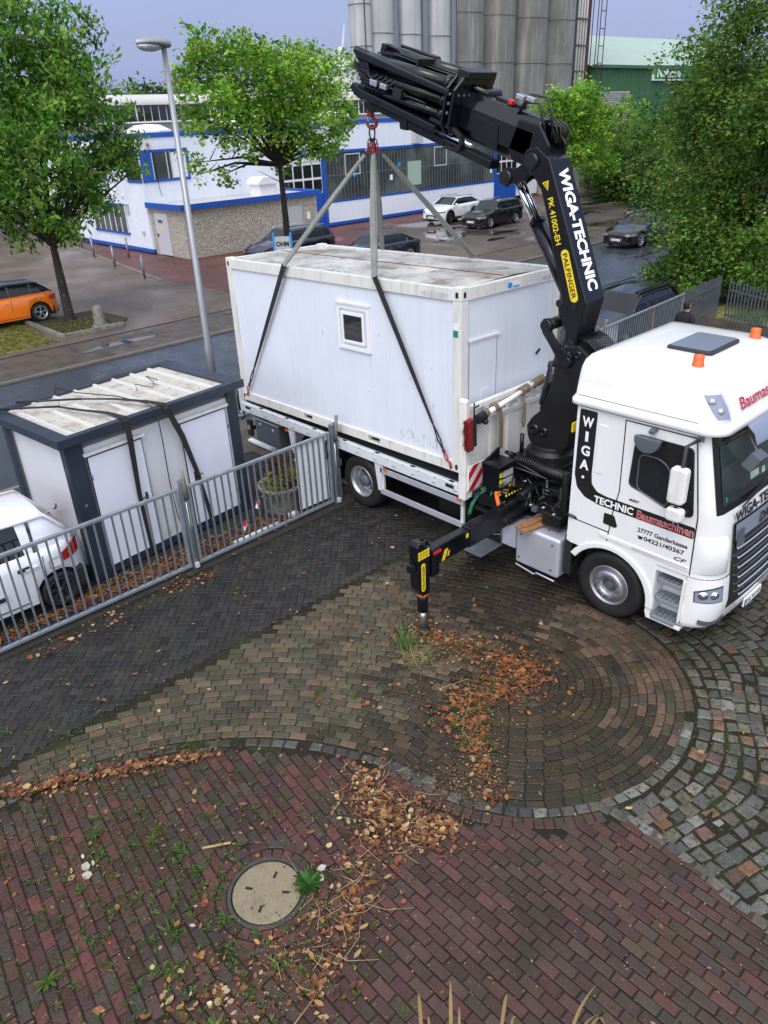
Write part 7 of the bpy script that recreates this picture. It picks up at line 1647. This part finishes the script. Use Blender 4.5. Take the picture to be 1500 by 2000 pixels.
G2_ = [(.22, .45, .040), (.15, .34, .032), (.29, .52, .055), (.08, .21, .022), (.36, .52, .08)]
G3_ = [(0.120, 0.265, 0.038), (0.080, 0.187, 0.029), (0.184, 0.312, 0.047), (0.216, 0.265, 0.051), (0.048, 0.117, 0.021)]
GD_ = [(.045, .10, .025), (.060, .13, .030), (.030, .07, .018)]
T1B = bl(-22.5, [(3.4, 9.2, 1.8), (5.0, 7.9, 1.5), (6.1, 5.9, .9), (5.0, 5.3, 1.3), (2.8, 5.5, 2.0), (3.7, 4.1, 1.1), (1.7, 3.9, 1.2), (5.0, 4.1, .7), (1.5, 7.4, 2.2), (2.6, 10.6, 1.5), (4.0, 3.3, .6), (3.7, 7.2, 1.6), (6.4, 6.6, .7), (0.2, 5.5, 1.8), (0, 9, 1.8), (-1, 7.2, 1.6), (6.9, 5.1, .5), (4.6, 9.4, .9)], 1.0, 3)
tree('street_tree', 'large dark green drooping tree at the left edge beside the stone bollard', (-22.5, 3.0, 0), 2.9, .19, T1B, 38000, .092, G1_, seed=3, droop=.75, elong=2.5, clus=.19, shell=.35)
T2B = bl(-23, [(11.1, 9.1, 1.0), (10.4, 9.8, .45), (12.7, 8.5, 1.4), (10.9, 7.8, 1.2), (14.8, 8.1, 1.6), (16.8, 8.0, 1.2), (17.7, 7.2, 1.0), (13.5, 6.8, 1.8), (15.7, 6.6, 1.4), (10.5, 6.7, .9), (12.1, 6.1, .9), (13.9, 5.7, 1.0), (9.8, 5.1, .55), (10.8, 4.5, .4), (17.4, 6.1, .6), (17.3, 5.1, .5), (14.1, 3.6, .35), (18.5, 9.1, .35), (9.6, 4.6, .35), (16.4, 5.3, .55)], 1.0, 5)
tree('street_tree', 'round bright green tree with a bare dark trunk behind the left sling', (-23.0, 14.0, 0), 4.9, .17, T2B, 20000, .11, G2_, 'bark_dark', seed=5, elong=1.7, clus=.19, shell=.35)
T3B = bl(-23, [(34.7, 6.3, 1.2), (37.4, 6.5, 1.2), (36.5, 4.9, 1.6), (39.8, 4.0, 1.3), (33.1, 6.1, .8), (39.2, 5.6, 1.1), (35, 5.0, 1.0)], 1.0, 6)
tree('street_tree', 'bright green tree behind the crane elbow, in front of the silo pipes', (-23.0, 37.0, 0), 3.6, .17, T3B, 14000, .14, G2_, 'bark_dark', seed=6, elong=1.6, clus=.22, shell=.35)
RB = [(q[0], 22+random.Random(i).uniform(-1.6, 1.6), q[1], q[2]) for i, q in enumerate([(-6.9, 8.2, 1.7), (-6.0, 9.2, 1.3), (-8.4, 8.5, .4), (-9.0, 7.8, .3), (-7.3, 7.0, 1.4), (-8.9, 6.0, .5), (-7.8, 5.2, 1.1), (-5.9, 5.6, 2.2), (-6.4, 3.2, 2.1), (-7.2, 3.1, .9), (-7.3, 1.7, .8), (-5.1, 1.9, 1.2), (-4.3, 3.2, 1.7), (-4.0, 6.5, 2.0), (-3.0, 8.6, 2.0), (-2.4, 4.2, 1.9), (-4.6, 9.8, 1.4), (-6.6, 1.0, 1.0), (-5.4, .9, 1.2), (-4.2, 1.3, 1.2), (-2.6, 2.3, 1.5), (-6.6, 4.4, 1.3), (-4.8, 4.6, 1.8)])]
tree('thorn_tree', 'big loose yellow-green bushy tree filling the right edge behind the slatted fence', (-5.2, 22.0, 0), 1.6, .16, RB, 74000, .082, G3_, 'bark_dark', seed=9, elong=1.8, clus=.24, shell=.15)
for i, (x, y, z, r) in enumerate([(-5.6, 24.8, 1.4, 1.5), (-4.6, 26.5, 1.8, 2.2), (-1.5, 25.0, 2.0, 2.2), (-6.0, 19.6, 1.2, 1.1), (-4.4, 20.2, 1.5, 1.3)]):
    t = T_('bush', ['loose bush left of the big right tree stem', 'dense bush right behind the big right tree', 'bush at the right edge behind the slatted fence', 'low bush between the road and the slatted fence', 'low bush at the foot of the big right tree'][i], 'bush', (x, y, 0), group='bushes under the big right tree'); b = MB(); limbs(b, (x, y, 0), (x, y, z*.4), .07, [(x+.6, y, z+r*.3), (x-.6, y+.4, z+r*.3)], i+40); t.p('stem', b, 'bark_dark')
    crown('foliage', t.o, (x, y, 0), [(x, y, z, r), (x+.5, y, z*.5, r*.8)], 9000, .085, G3_, seed=140+i, clus=.2, shell=.2)
# hedge bushes at the far right end of the yard
for i, (x, y, z, r, pal) in enumerate([(-28, 50, 3.6, 2.2, G3_), (-25.5, 50, 3.4, 2.4, G3_), (-26.8, 49, 1.7, 1.8, GD_), (-23.8, 49, 1.8, 2.2, G3_), (-30.5, 53, 3.6, 1.7, G3_), (-21.5, 46, 1.6, 2.0, GD_), (-24.5, 54, 6.2, 2.6, GD_), (-18.5, 44, 1.8, 2.2, G3_), (-33.5, 60, 5.0, 2.4, G2_), (-16.5, 48, 3.0, 2.8, GD_), (-15, 40, 1.6, 1.7, G3_), (-29.0, 62, 3.0, 2.8, G3_), (-20, 55, 4, 3, G1_)]):
    kinds = ('yellow-green twiggy bush', 'dark green leafy bush')
    t = T_('bush', '', 'bush', (x, y, 0), group='bushes at the far end of the yard'); b = MB(); limbs(b, (x, y, 0), (x, y, z*.4), .10, [(x+.8, y, z+r*.4), (x-.7, y+.4, z+r*.3), (x, y-.6, z+r*.5)], i); t.p('stem', b, 'bark_dark')
    rn = random.Random(i); crown('foliage', t.o, (x, y, 0), [(x, y, z, r), (x+rn.uniform(-1, 1)*r*.6, y, z*.6, r*.8), (x+rn.uniform(-1, 1)*r*.5, y-.5, z+r*.4, r*.6), (x, y, max(.8, z*.35), r*.8)], 5200, .13, pal, seed=20+i, clus=.25, shell=.3)
    t.o['label'] = ['yellow-green bush left of the others near the hut', 'tall yellow-green bush beside the rusty railings', 'dark low bush under the yellow-green bushes', 'yellow-green bush above the yard corner', 'pale bush just right of the bright street tree', 'dark low bush at the edge of the wet yard', 'dark bush in front of the green wall', 'yellow-green bush right of the wet yard', 'bright bush behind the hut roof', 'tall dark bush behind the big right tree', 'low bush at the road edge under the big right tree', 'loose green bush far behind the railings', 'mid green bush between railings and green hall'][i]
t = T_('rusty_railing', 'pale rusty railing overgrown by bushes at the far end of the yard', 'railing', (-28.5, 50.5, 0)); b = MB(); b.bar((-31.5, 52.5, 2.6), (-26, 49.2, 2.6), .06, .06); b.bar((-31.5, 52.5, .4), (-26, 49.2, .4), .06, .06); t.p('rail', b, 'verge')
for i in range(14): b = MB(); x = -31.5+i*.42; y = 52.5-i*.254; b.bar((x, y, .2), (x, y, 2.8), .05, .05, up=(1, 0, 0)); t.p('bar', b, 'verge')
# far tree line
FT = [(-112, 47, 11), (-110, 52, 12.6), (-112, 57, 12.2), (-108, 62, 11.2), (-112, 67, 10), (-112, 42, 10), (-114, 36, 9.5), (-112, 74, 10), (-110, 84, 10), (-111, 94, 11), (-112, 30, 10), (-112, 22, 10), (-110, 14, 9), (-112, 6, 9), (-110, -3, 9), (-112, -12, 9.5), (-112, 112, 11)]
FL = ['weeping pale green tree in the far tree line, left of the lamp', 'tall weeping tree in the far tree line beside the lamp post']
for i, (x, y, h) in enumerate(FT):
    t = T_('distant_tree', '', 'tree', (x, y, 0), group='distant tree line'); rn = random.Random(i+50); b = MB(); b.tube([(x, y, 0), (x, y, h*.7)], [.4, .15], 7); t.p('trunk', b, 'bark_dark')
    crown('crown', t.o, (x, y, 0), [(x, y, h*.60, h*.36), (x, y+rn.uniform(-3, 3), h*.74, h*.24), (x, y+rn.uniform(-3, 3), h*.42, h*.36), (x+1, y+rn.uniform(-2, 2), h*.84, h*.14)], 3600, .42, G1_ if i in (0, 1, 3) else GD_, seed=60+i, clus=.7, shell=.2, droop=.5)
    t.o['label'] = ['', '', 'third', 'fourth', 'fifth', 'sixth', 'seventh', 'eighth', 'ninth', 'tenth', 'eleventh', 'twelfth', 'thirteenth', 'fourteenth', 'fifteenth', 'sixteenth', 'last'][i]+' dark tree of the distant line behind the factory roofs' if i > 1 else FL[i]
for i, (x, y, h) in enumerate([(-150, 193, 24.5), (-148, 201, 25.0), (-150, 180, 21.8), (-146, 208, 23)]):
    t = T_('distant_tree', ['broad dark treetop beyond the white warehouse roofs', 'tallest dark treetop beyond the white warehouse roofs', 'low leftmost treetop beyond the white warehouse roofs', 'rightmost treetop beyond the white warehouse roofs'][i], 'tree', (x, y, 0), group='treetops beyond the warehouse'); b = MB(); b.tube([(x, y, 0), (x, y, h*.7)], [.6, .2], 7); t.p('trunk', b, 'bark_dark')
    crown('crown', t.o, (x, y, 0), [(x, y, h*.84, h*.17), (x, y+3, h*.7, h*.25), (x, y-3, h*.5, h*.25)], 2600, .7, GD_, seed=90+i, clus=1.0, shell=.2)

# ================================================================ LITTER, WEEDS, DEAD LEAVES
DL = [(.19, .075, .022), (.13, .052, .020), (.26, .105, .032), (.080, .036, .018), (.30, .15, .06), (.05, .026, .014), (.34, .22, .10), (.21, .055, .022)]
PALE = [(.42, .31, .15), (.46, .38, .24), (.42, .19, .06)]
def leaves(name, pts, kind='stuff', base=.004):
    q = []; c = []
    for x, y, s_, hz, cc in pts:
        a = random.uniform(0, 2*PI); ca, sa = math.cos(a), math.sin(a); tl = random.uniform(-.35, .35); s_ = s_*random.choice((.6, .75, .9, 1.0, 1.35)); cv = random.uniform(.02, .28)*s_; w = s_*random.uniform(.35, .75)
        def P(u, v, z): return (x+u*ca-v*sa, y+u*sa+v*ca, base+hz+max(0, z+tl*v+.25*s_*abs(tl)))
        A, B, C_, D, E_, F_ = P(-s_*.5, 0, cv*.6), P(-s_*.15, w*.5, cv*.5), P(s_*.25, w*.4, cv*.3), P(s_*.5, 0, cv), P(s_*.25, -w*.4, cv*.3), P(-s_*.15, -w*.5, cv*.5); m0 = P(0, 0, 0)
        q += [A, B, C_, m0]; q += [m0, C_, D, E_]; q += [A, m0, E_, F_]; c += [cc]*3
    o = cloud(name, q, 4, c, 'dead_leaf'); o['kind'] = kind; return o
def along(pl, n, wd):
    out = []
    for i in range(n):
        k_ = random.uniform(0, len(pl)-1.001); j = int(k_); f = k_-j; x = pl[j][0]*(1-f)+pl[j+1][0]*f; y = pl[j][1]*(1-f)+pl[j+1][1]*f; w = (pl[j][2]*(1-f)+pl[j+1][2]*f) if len(pl[j]) > 2 else wd
        g_s = w*random.choice((.3, .5, .8, 1.1)); out.append((x+random.gauss(0, g_s), y+random.gauss(0, g_s)))
    return out
L_ = []
def addl(ps, s0, s1, pal, hz=0.0):
    for x, y in ps:
        if d2(x, y, MH) < .34: continue
        L_.append((x, y, random.uniform(s0, s1), random.uniform(0, hz), vc(pal, .3)))
addl(along([(.85, -2.05, .25), (1.3, -2.0, .35), (1.75, -1.85, .30), (2.2, -1.7, .25)], 560, .3), .035, .075, DL, .02)
addl(along([(2.2, -1.75, .22), (2.65, -1.6, .30), (2.8, -1.9, .25), (2.5, -2.4, .28), (2.65, -2.8, .25), (3.0, -3.1, .15)], 900, .25), .035, .08, DL[:4]+[(.30, .09, .03)], .02)
addl(along([(3.0, -3.1, .12), (3.35, -3.4, .12), (3.7, -3.6, .10)], 130, .1), .04, .08, DL, .01)
addl(along([(2.25, -2.5, .25), (2.6, -3.1, .15)], 150, .2), .05, .08, DL, .01)
addl(along([(2.35, -4.35, .18), (2.7, -4.5, .30), (3.0, -4.6, .28), (3.4, -4.4, .25), (3.55, -4.15, .12)], 900, .25), .032, .075, DL+PALE[:1], .03)
addl(along([(2.9, -4.7, .25), (3.3, -5.1, .18), (3.55, -5.5, .14), (3.75, -5.9, .15), (3.9, -6.3, .12)], 330, .2), .035, .08, DL, .015)
addl(along([(3.3, -5.9, .25), (3.5, -6.4, .3), (3.3, -6.9, .3), (3.0, -7.2, .3)], 170, .3), .035, .08, DL+PALE, .01)
addl(along([(-.45, -7.7, .10), (-.1, -7.1, .10), (.15, -6.6, .10), (.50, -6.0, .09), (.9, -5.4, .06)], 700, .1), .04, .08, DL, .03)
addl(along([(-3.15, -8, .12), (-3.15, -5, .12), (-3.15, -3.4, .15), (-3.1, -.9, .12)], 2300, .13), .04, .08, DL[:5], .03)
addl([(random.uniform(-3.5, -2.98), random.uniform(-5.2, -1.6)) for _ in range(1300)], .04, .08, DL[:5], .03)
addl([(random.uniform(-2.7, -2.3), random.gauss(-5.2, .5)) for _ in range(80)], .04, .08, DL+PALE[:1], .01)
addl(along([(-2.6, -4.0, .12), (-2.45, -3.2, .12)], 90, .1), .04, .07, DL, .01)
addl([(random.uniform(-2.6, 6.5), random.uniform(-8.5, 1.5)) for _ in range(480)], .025, .07, DL+PALE[:1])
addl([(random.gauss(1.6, 1.2), random.gauss(-6.6, .9)) for _ in range(260)], .03, .075, DL+[(.24, .04, .03), (.30, .17, .09), (.14, .10, .04)])
addl([(random.gauss(1.4, .5), random.gauss(-3.2, .6)) for _ in range(90)], .03, .07, DL)
addl([(1.25, -7.17), (1.32, -7.05), (1.42, -7.08), (1.33, -6.98), (1.18, -7.02), (3.05, -5.5), (2.98, -5.42), (3.2, -5.48), (2.45, -6.5), (2.6, -6.62)], .06, .10, [(.42, .38, .27), (.48, .45, .36)], .01)
leaves('fallen_leaves', L_)
# tiny crumbs of litter
cr_ = [(random.uniform(-2.6, 6.5), random.uniform(-8.5, 1.0), random.uniform(.008, .02), 0, vc([(.20, .10, .05), (.10, .06, .03), (.30, .24, .14)], .4)) for _ in range(8000)]
cr_ += [(x, y, random.uniform(.01, .025), random.uniform(0, .01), vc([(.16, .07, .03), (.08, .04, .02), (.28, .2, .1)], .4)) for x, y in along([(1.2, -2.0, .4), (2.7, -1.7, .45), (2.6, -2.8, .35), (3.4, -3.5, .3), (2.9, -4.4, .45), (3.4, -5.4, .35), (3.6, -6.6, .5)], 8000, .4)]
leaves('leaf_crumbs', cr_)
# moss tufts and weeds in the joints
def tufts(name, pts, pal, kind='stuff', matn='leaf'):
    q = []; c = []
    for x, y, s_, n in pts:
        if d2(x, y, MH) < .36: continue
        for _ in range(n):
            a = random.uniform(0, 2*PI); e = random.uniform(.15, 1.0); l = s_*random.uniform(.5, 1.1); w = l*random.uniform(.08, .22); ca, sa = math.cos(a), math.sin(a)
            p0 = (x+ca*.005, y+sa*.005, .002); p1 = (x+ca*l*.5-sa*w, y+sa*l*.5+ca*w, .004+l*.45*e); p2 = (x+ca*l, y+sa*l, .004+l*.5*e); p3 = (x+ca*l*.5+sa*w, y+sa*l*.5-ca*w, .004+l*.45*e)
            q += [p0, p1, p2, p3]; c.append(vc(pal, .3))
    o = cloud(name, q, 4, c, matn); o['kind'] = kind; return o
WG = [(.07, .16, .025), (.05, .12, .02), (.11, .19, .04), (.14, .17, .05)]
w_ = []
for _ in range(560): x, y = random.gauss(1.4, 1.1), random.gauss(-6.7, .8); w_.append((x, y, random.uniform(.015, .065), random.randint(4, 12)))
for _ in range(260): w_.append((random.gauss(3.2, .7), random.gauss(-6.6, .6), random.uniform(.03, .08), random.randint(4, 9)))
for _ in range(130): w_.append((random.gauss(1.4, .6), random.gauss(-3.0, .7), random.uniform(.02, .06), random.randint(3, 7)))
for _ in range(120): w_.append((random.uniform(-.4, 2.5), random.uniform(-6.5, -3.2), random.uniform(.02, .07), random.randint(3, 7)))
for _ in range(420): w_.append((random.uniform(3.4, 6.4), random.uniform(-6, 0), random.uniform(.012, .032), random.randint(3, 5)))
for x, y in along([(2.45, -2.3), (2.6, -2.9), (3.2, -3.3)], 60, .2): w_.append((x, y, .07, 7))
tufts('joint_weeds', w_, WG)
mo = [(random.uniform(-.5, 6.5), random.uniform(-8.5, 1), random.uniform(.008, .018), 4) for _ in range(7000)]+[(random.gauss(1.2, 1.3), random.gauss(-6.8, 1.0), random.uniform(.010, .028), 5) for _ in range(7000)]
mo += [(random.uniform(3.2, 6.6), random.uniform(-2.9, 0), random.uniform(.012, .03), 5) for _ in range(2600)]
tufts('joint_moss', mo, [(.07, .11, .020), (.12, .14, .03), (.05, .07, .014), (.16, .13, .05)])
# larger single weeds are plants of their own
def plant(lab, x, y, s_, n, pal=WG, nm='weed', cat='weed'):
    q = []; c = []
    for _ in range(n):
        a = random.gauss(random.choice((.5, 2.2, 3.6, 5.2)), .5); e = random.uniform(.15, 1.1); l = s_*random.choice((.35, .55, .8, 1.0))*random.uniform(.6, .95); w = l*random.uniform(.05, .13); ca, sa = math.cos(a), math.sin(a); cc = vc(pal, .25)
        P = [(ca*l*f-sa*w*k_, sa*l*f+ca*w*k_, .003+l*e*(f-.55*f*f)) for f, k_ in ((0.02, 0), (.4, 1), (.75, .9), (1, 0), (.75, -.9), (.4, -1))]
        q += [P[0], P[1], P[4+1], P[0]][:0]+[P[0], P[1], P[2], P[5]]; c.append(cc); q += [P[5], P[2], P[3], P[4]]; c.append(cc)
    o = cloud(nm, q, 4, c, 'leaf'); o.location = (x, y, 0); return tag(o, lab, cat)
plant('dense dark green weed growing over the right rim of the manhole cover', 3.02, -5.62, .17, 190, [(.025, .10, .015), (.04, .14, .02), (.06, .18, .03)])
plant('small green weed with yellowish leaves at the left rim of the manhole', 2.74, -6.36, .13, 26)
plant('flat green rosette near the left edge low in the picture', 2.15, -7.76, .15, 40)
plant('green weed standing in red bricks left of and above the manhole', 1.49, -6.42, .13, 24)
plant('bright green rosette next to the flat stick above the manhole', 1.86, -6.28, .15, 22)
plant('green weed tuft in the upper left of the red bricks', .98, -6.83, .14, 40)
plant('broad green weed at the very bottom edge, left of centre', 3.50, -6.95, .16, 40)
plant('sprawling weed with long reddish stems left below the manhole', 2.52, -6.80, .18, 16)
plant('small green weed in the round dark paving', 3.84, -2.88, .10, 16)
plant('green weed at the kerb of setts on the left', .12, -6.45, .12, 26)
plant('single green weed on the dark drive at the left edge', -1.19, -6.92, .12, 20)
plant('little weed at the foot of the gate between its two leaves', -2.68, -3.5, .10, 18)
plant('yellow-green weed on the pale curved paving', 1.36, -3.58, .10, 22, [(.16, .20, .04), (.10, .16, .03)])
# green grass tuft and straw by the stabiliser
def blades(lab, x, y, n, h0, h1, lean, pal, w=.010, nm='grass_tuft', cat='grass', spread=.06, mt='leaf', arch=.6):
    q = []; c = []
    for _ in range(n):
        a = random.uniform(0, 2*PI); bx, by = random.gauss(0, spread), random.gauss(0, spread); h = random.uniform(h0, h1); ln = h*random.uniform(*lean); ca, sa = math.cos(a), math.sin(a); cc = vc(pal, .2); prev = None
        for i in range(6):
            f = i/5; r_ = ln*f**1.6; z = h*(f-arch*.35*f*f*(ln/h)); ww = w*(1-f*.9); p = ((bx+ca*r_-sa*ww, by+sa*r_+ca*ww, z), (bx+ca*r_+sa*ww, by+sa*r_-ca*ww, z))
            if prev: q += [prev[0], p[0], p[1], prev[1]]; c.append(cc)
            prev = p
    o = cloud(nm, q, 4, c, mt); o.location = (x, y, 0); return tag(o, lab, cat)
blades('tall pale green grass tuft beside the stabiliser foot', 1.12, -2.40, 70, .15, .42, (.2, .8), [(.16, .30, .08), (.24, .36, .14), (.10, .22, .05)], .007)
blades('flattened yellow straw lying in front of the grass tuft', 1.45, -2.50, 90, .05, .12, (2.2, 4.2), [(.42, .34, .16), (.34, .30, .14), (.26, .30, .12)], .005, 'straw_heap', 'straw', .10, arch=0)
blades('green straw stems lying right of the stabiliser foot', 1.95, -1.75, 10, .02, .05, (8, 14), [(.16, .22, .07)], .005, 'straw_heap', 'straw', .12, arch=0)
def straws(lab, pl, n, l0, l1, nm='dry_stems'):
    b = MB()
    for x, y in along(pl, n, .15):
        a = random.gauss(1.2, .9); l = random.uniform(l0, l1); b.tube([(x, y, random.uniform(.01, .03)), (x+math.cos(a)*l*.5, y+math.sin(a)*l*.5, random.uniform(.02, .06)), (x+math.cos(a+.3)*l, y+math.sin(a+.3)*l, .01)], .0028, 4)
    return single(nm, lab, 'stems', b, 'straw', (pl[0][0], pl[0][1], 0))
o = straws('dry straw stems on the leaf pile in the middle', [(2.5, -4.5, .3), (3.3, -4.5, .3)], 45, .1, .35); o['kind'] = 'stuff'
o = straws('dry straw stems in the leaves right of the manhole', [(3.2, -5.2, .2), (3.7, -6.3, .2)], 26, .15, .5); o['kind'] = 'stuff'
b = MB(); b.tube([(2.05, -2.75, .01), (2.2, -2.35, .02), (2.45, -2.6, .02), (2.75, -3.1, .015), (3.0, -3.15, .01)], .004, 5); single('dry_reed', 'long thin curved dry stem lying across the curved paving', 'stem', b, 'straw', (2.4, -2.6, 0))
b = MB(); b.bar((1.95, -6.12, .012), (2.10, -5.88, .012), .022, .008); single('flat_stick', 'pale flat stick lying on red bricks above the manhole', 'stick', b, 'straw', (2.0, -6.0, 0))
b = MB(); b.tube([(4.05, -6.9, .02), (3.95, -6.6, .03), (3.88, -6.25, .02)], .006, 5); single('dry_reed', 'straight dry stem near the bottom edge, left of centre', 'stem', b, 'straw', (3.95, -6.6, 0))
# tall dead grass rising at the bottom edge
for i, (bx, by, tx, ty, tz, lab) in enumerate([(4.83, -5.75, 4.86, -6.0, 1.15, 'leftmost dead grass blade at the bottom edge, leaning left'), (5.0, -5.6, 4.98, -5.80, 1.2, 'tall curved dead grass blade second from the left at the bottom edge'), (5.25, -5.3, 5.30, -5.56, 1.15, 'doubled dead grass blade at the middle of the bottom edge'), (5.62, -4.9, 5.73, -5.16, 1.15, 'thin upright dead grass blade right of the doubled one'), (5.72, -4.8, 5.85, -5.2, 1.0, 'short hooked dead grass blade right of the thin upright one'), (5.95, -4.6, 6.0, -5.06, 1.0, 'thin dark dead stem between hooked and slanting blades'), (6.15, -4.4, 6.28, -4.78, 1.1, 'slanting reddish dead stem at the bottom right')]):
    q = []; c = []; cc = (.46, .33, .15) if i < 5 else (.20, .12, .06); bx, by, tx, ty, tz = bx-.1, by-.1, tx, ty, tz
    for (ox, oy, hz_, wq) in ((0, 0, 1.0, .012), (.05, .04, .72, .009)) if i < 5 else ((0, 0, 1, .008),):
        prev = None
        for j in range(9):
            f = j/8; x = bx+ox+(tx-bx)*f**1.5; y = by+oy+(ty-by)*f**1.5; z = tz*hz_*(f if i in (3, 5, 6) else (f-.10*max(0, f-.7)**1*4*f)); ww = wq*math.sin(PI*(.2+.8*min(1, f+.01)))+.002
            p = ((x-ww*.7, y-ww*.7, z), (x+ww*.7, y+ww*.7, z))
            if prev: q += [prev[0], p[0], p[1], prev[1]]; c.append(tuple(v_*random.uniform(.9, 1.1) for v_ in cc))
            prev = p
    o = cloud('dead_grass_blade', q, 4, c, 'dead_leaf', org=(bx, by, 0)); o.location = (bx, by, 0); tag(o, lab, 'grass', 'dead grass at the bottom edge')
# planter growth, far grass, gravel chips
PT = [o for o in bpy.data.objects if o.name == 'planter'][0]
crown('heather', PT, (PLX, PLY, 0), [(PLX, PLY, .62, .30), (PLX+.1, PLY+.25, .52, .22), (PLX+.1, PLY-.2, .5, .2)], 2600, .025, [(.30, .28, .03), (.20, .22, .03), (.38, .34, .05)], seed=301, clus=.04, shell=.3, droop=-.6)
crown('dry_heather', PT, (PLX, PLY, 0), [(PLX-.1, PLY+.05, .95, .22), (PLX-.1, PLY, .75, .2)], 1500, .02, [(.16, .07, .03), (.12, .06, .03)], seed=302, clus=.04, shell=.2, droop=-.9, elong=3)
q = []; c = []
g_ = []
for _ in range(5200): g_.append((random.uniform(-25.5, -19.5), random.uniform(-6, 1.3), random.uniform(.05, .16), 3))
for _ in range(900): g_.append((random.uniform(-22.3, -20.2), random.uniform(1.9, 4.0), random.uniform(.05, .16), 4))
tufts('verge_grass', g_, [(.22, .21, .05), (.14, .17, .035), (.30, .25, .07), (.09, .14, .03)])
g_ = [(random.uniform(-3.5, 6), random.uniform(17.6, 26), random.uniform(.08, .2), 3) for _ in range(6000)]
tufts('lawn_grass', g_, [(.07, .20, .02), (.09, .24, .03), (.05, .15, .02)])
b = MB()
for _ in range(3800):
    x, y = random.uniform(-5.8, -2.95), random.uniform(-8.5, -.3); s_ = random.uniform(.008, .02); b.add([(x-s_, y, -.015), (x, y-s_, -.015), (x+s_, y, -.012), (x, y+s_, -.015), (x, y, -.01+s_)], [(0, 1, 4), (1, 2, 4), (2, 3, 4), (3, 0, 4)])
struct('gravel_chips', b, 'gravel', 'stuff')
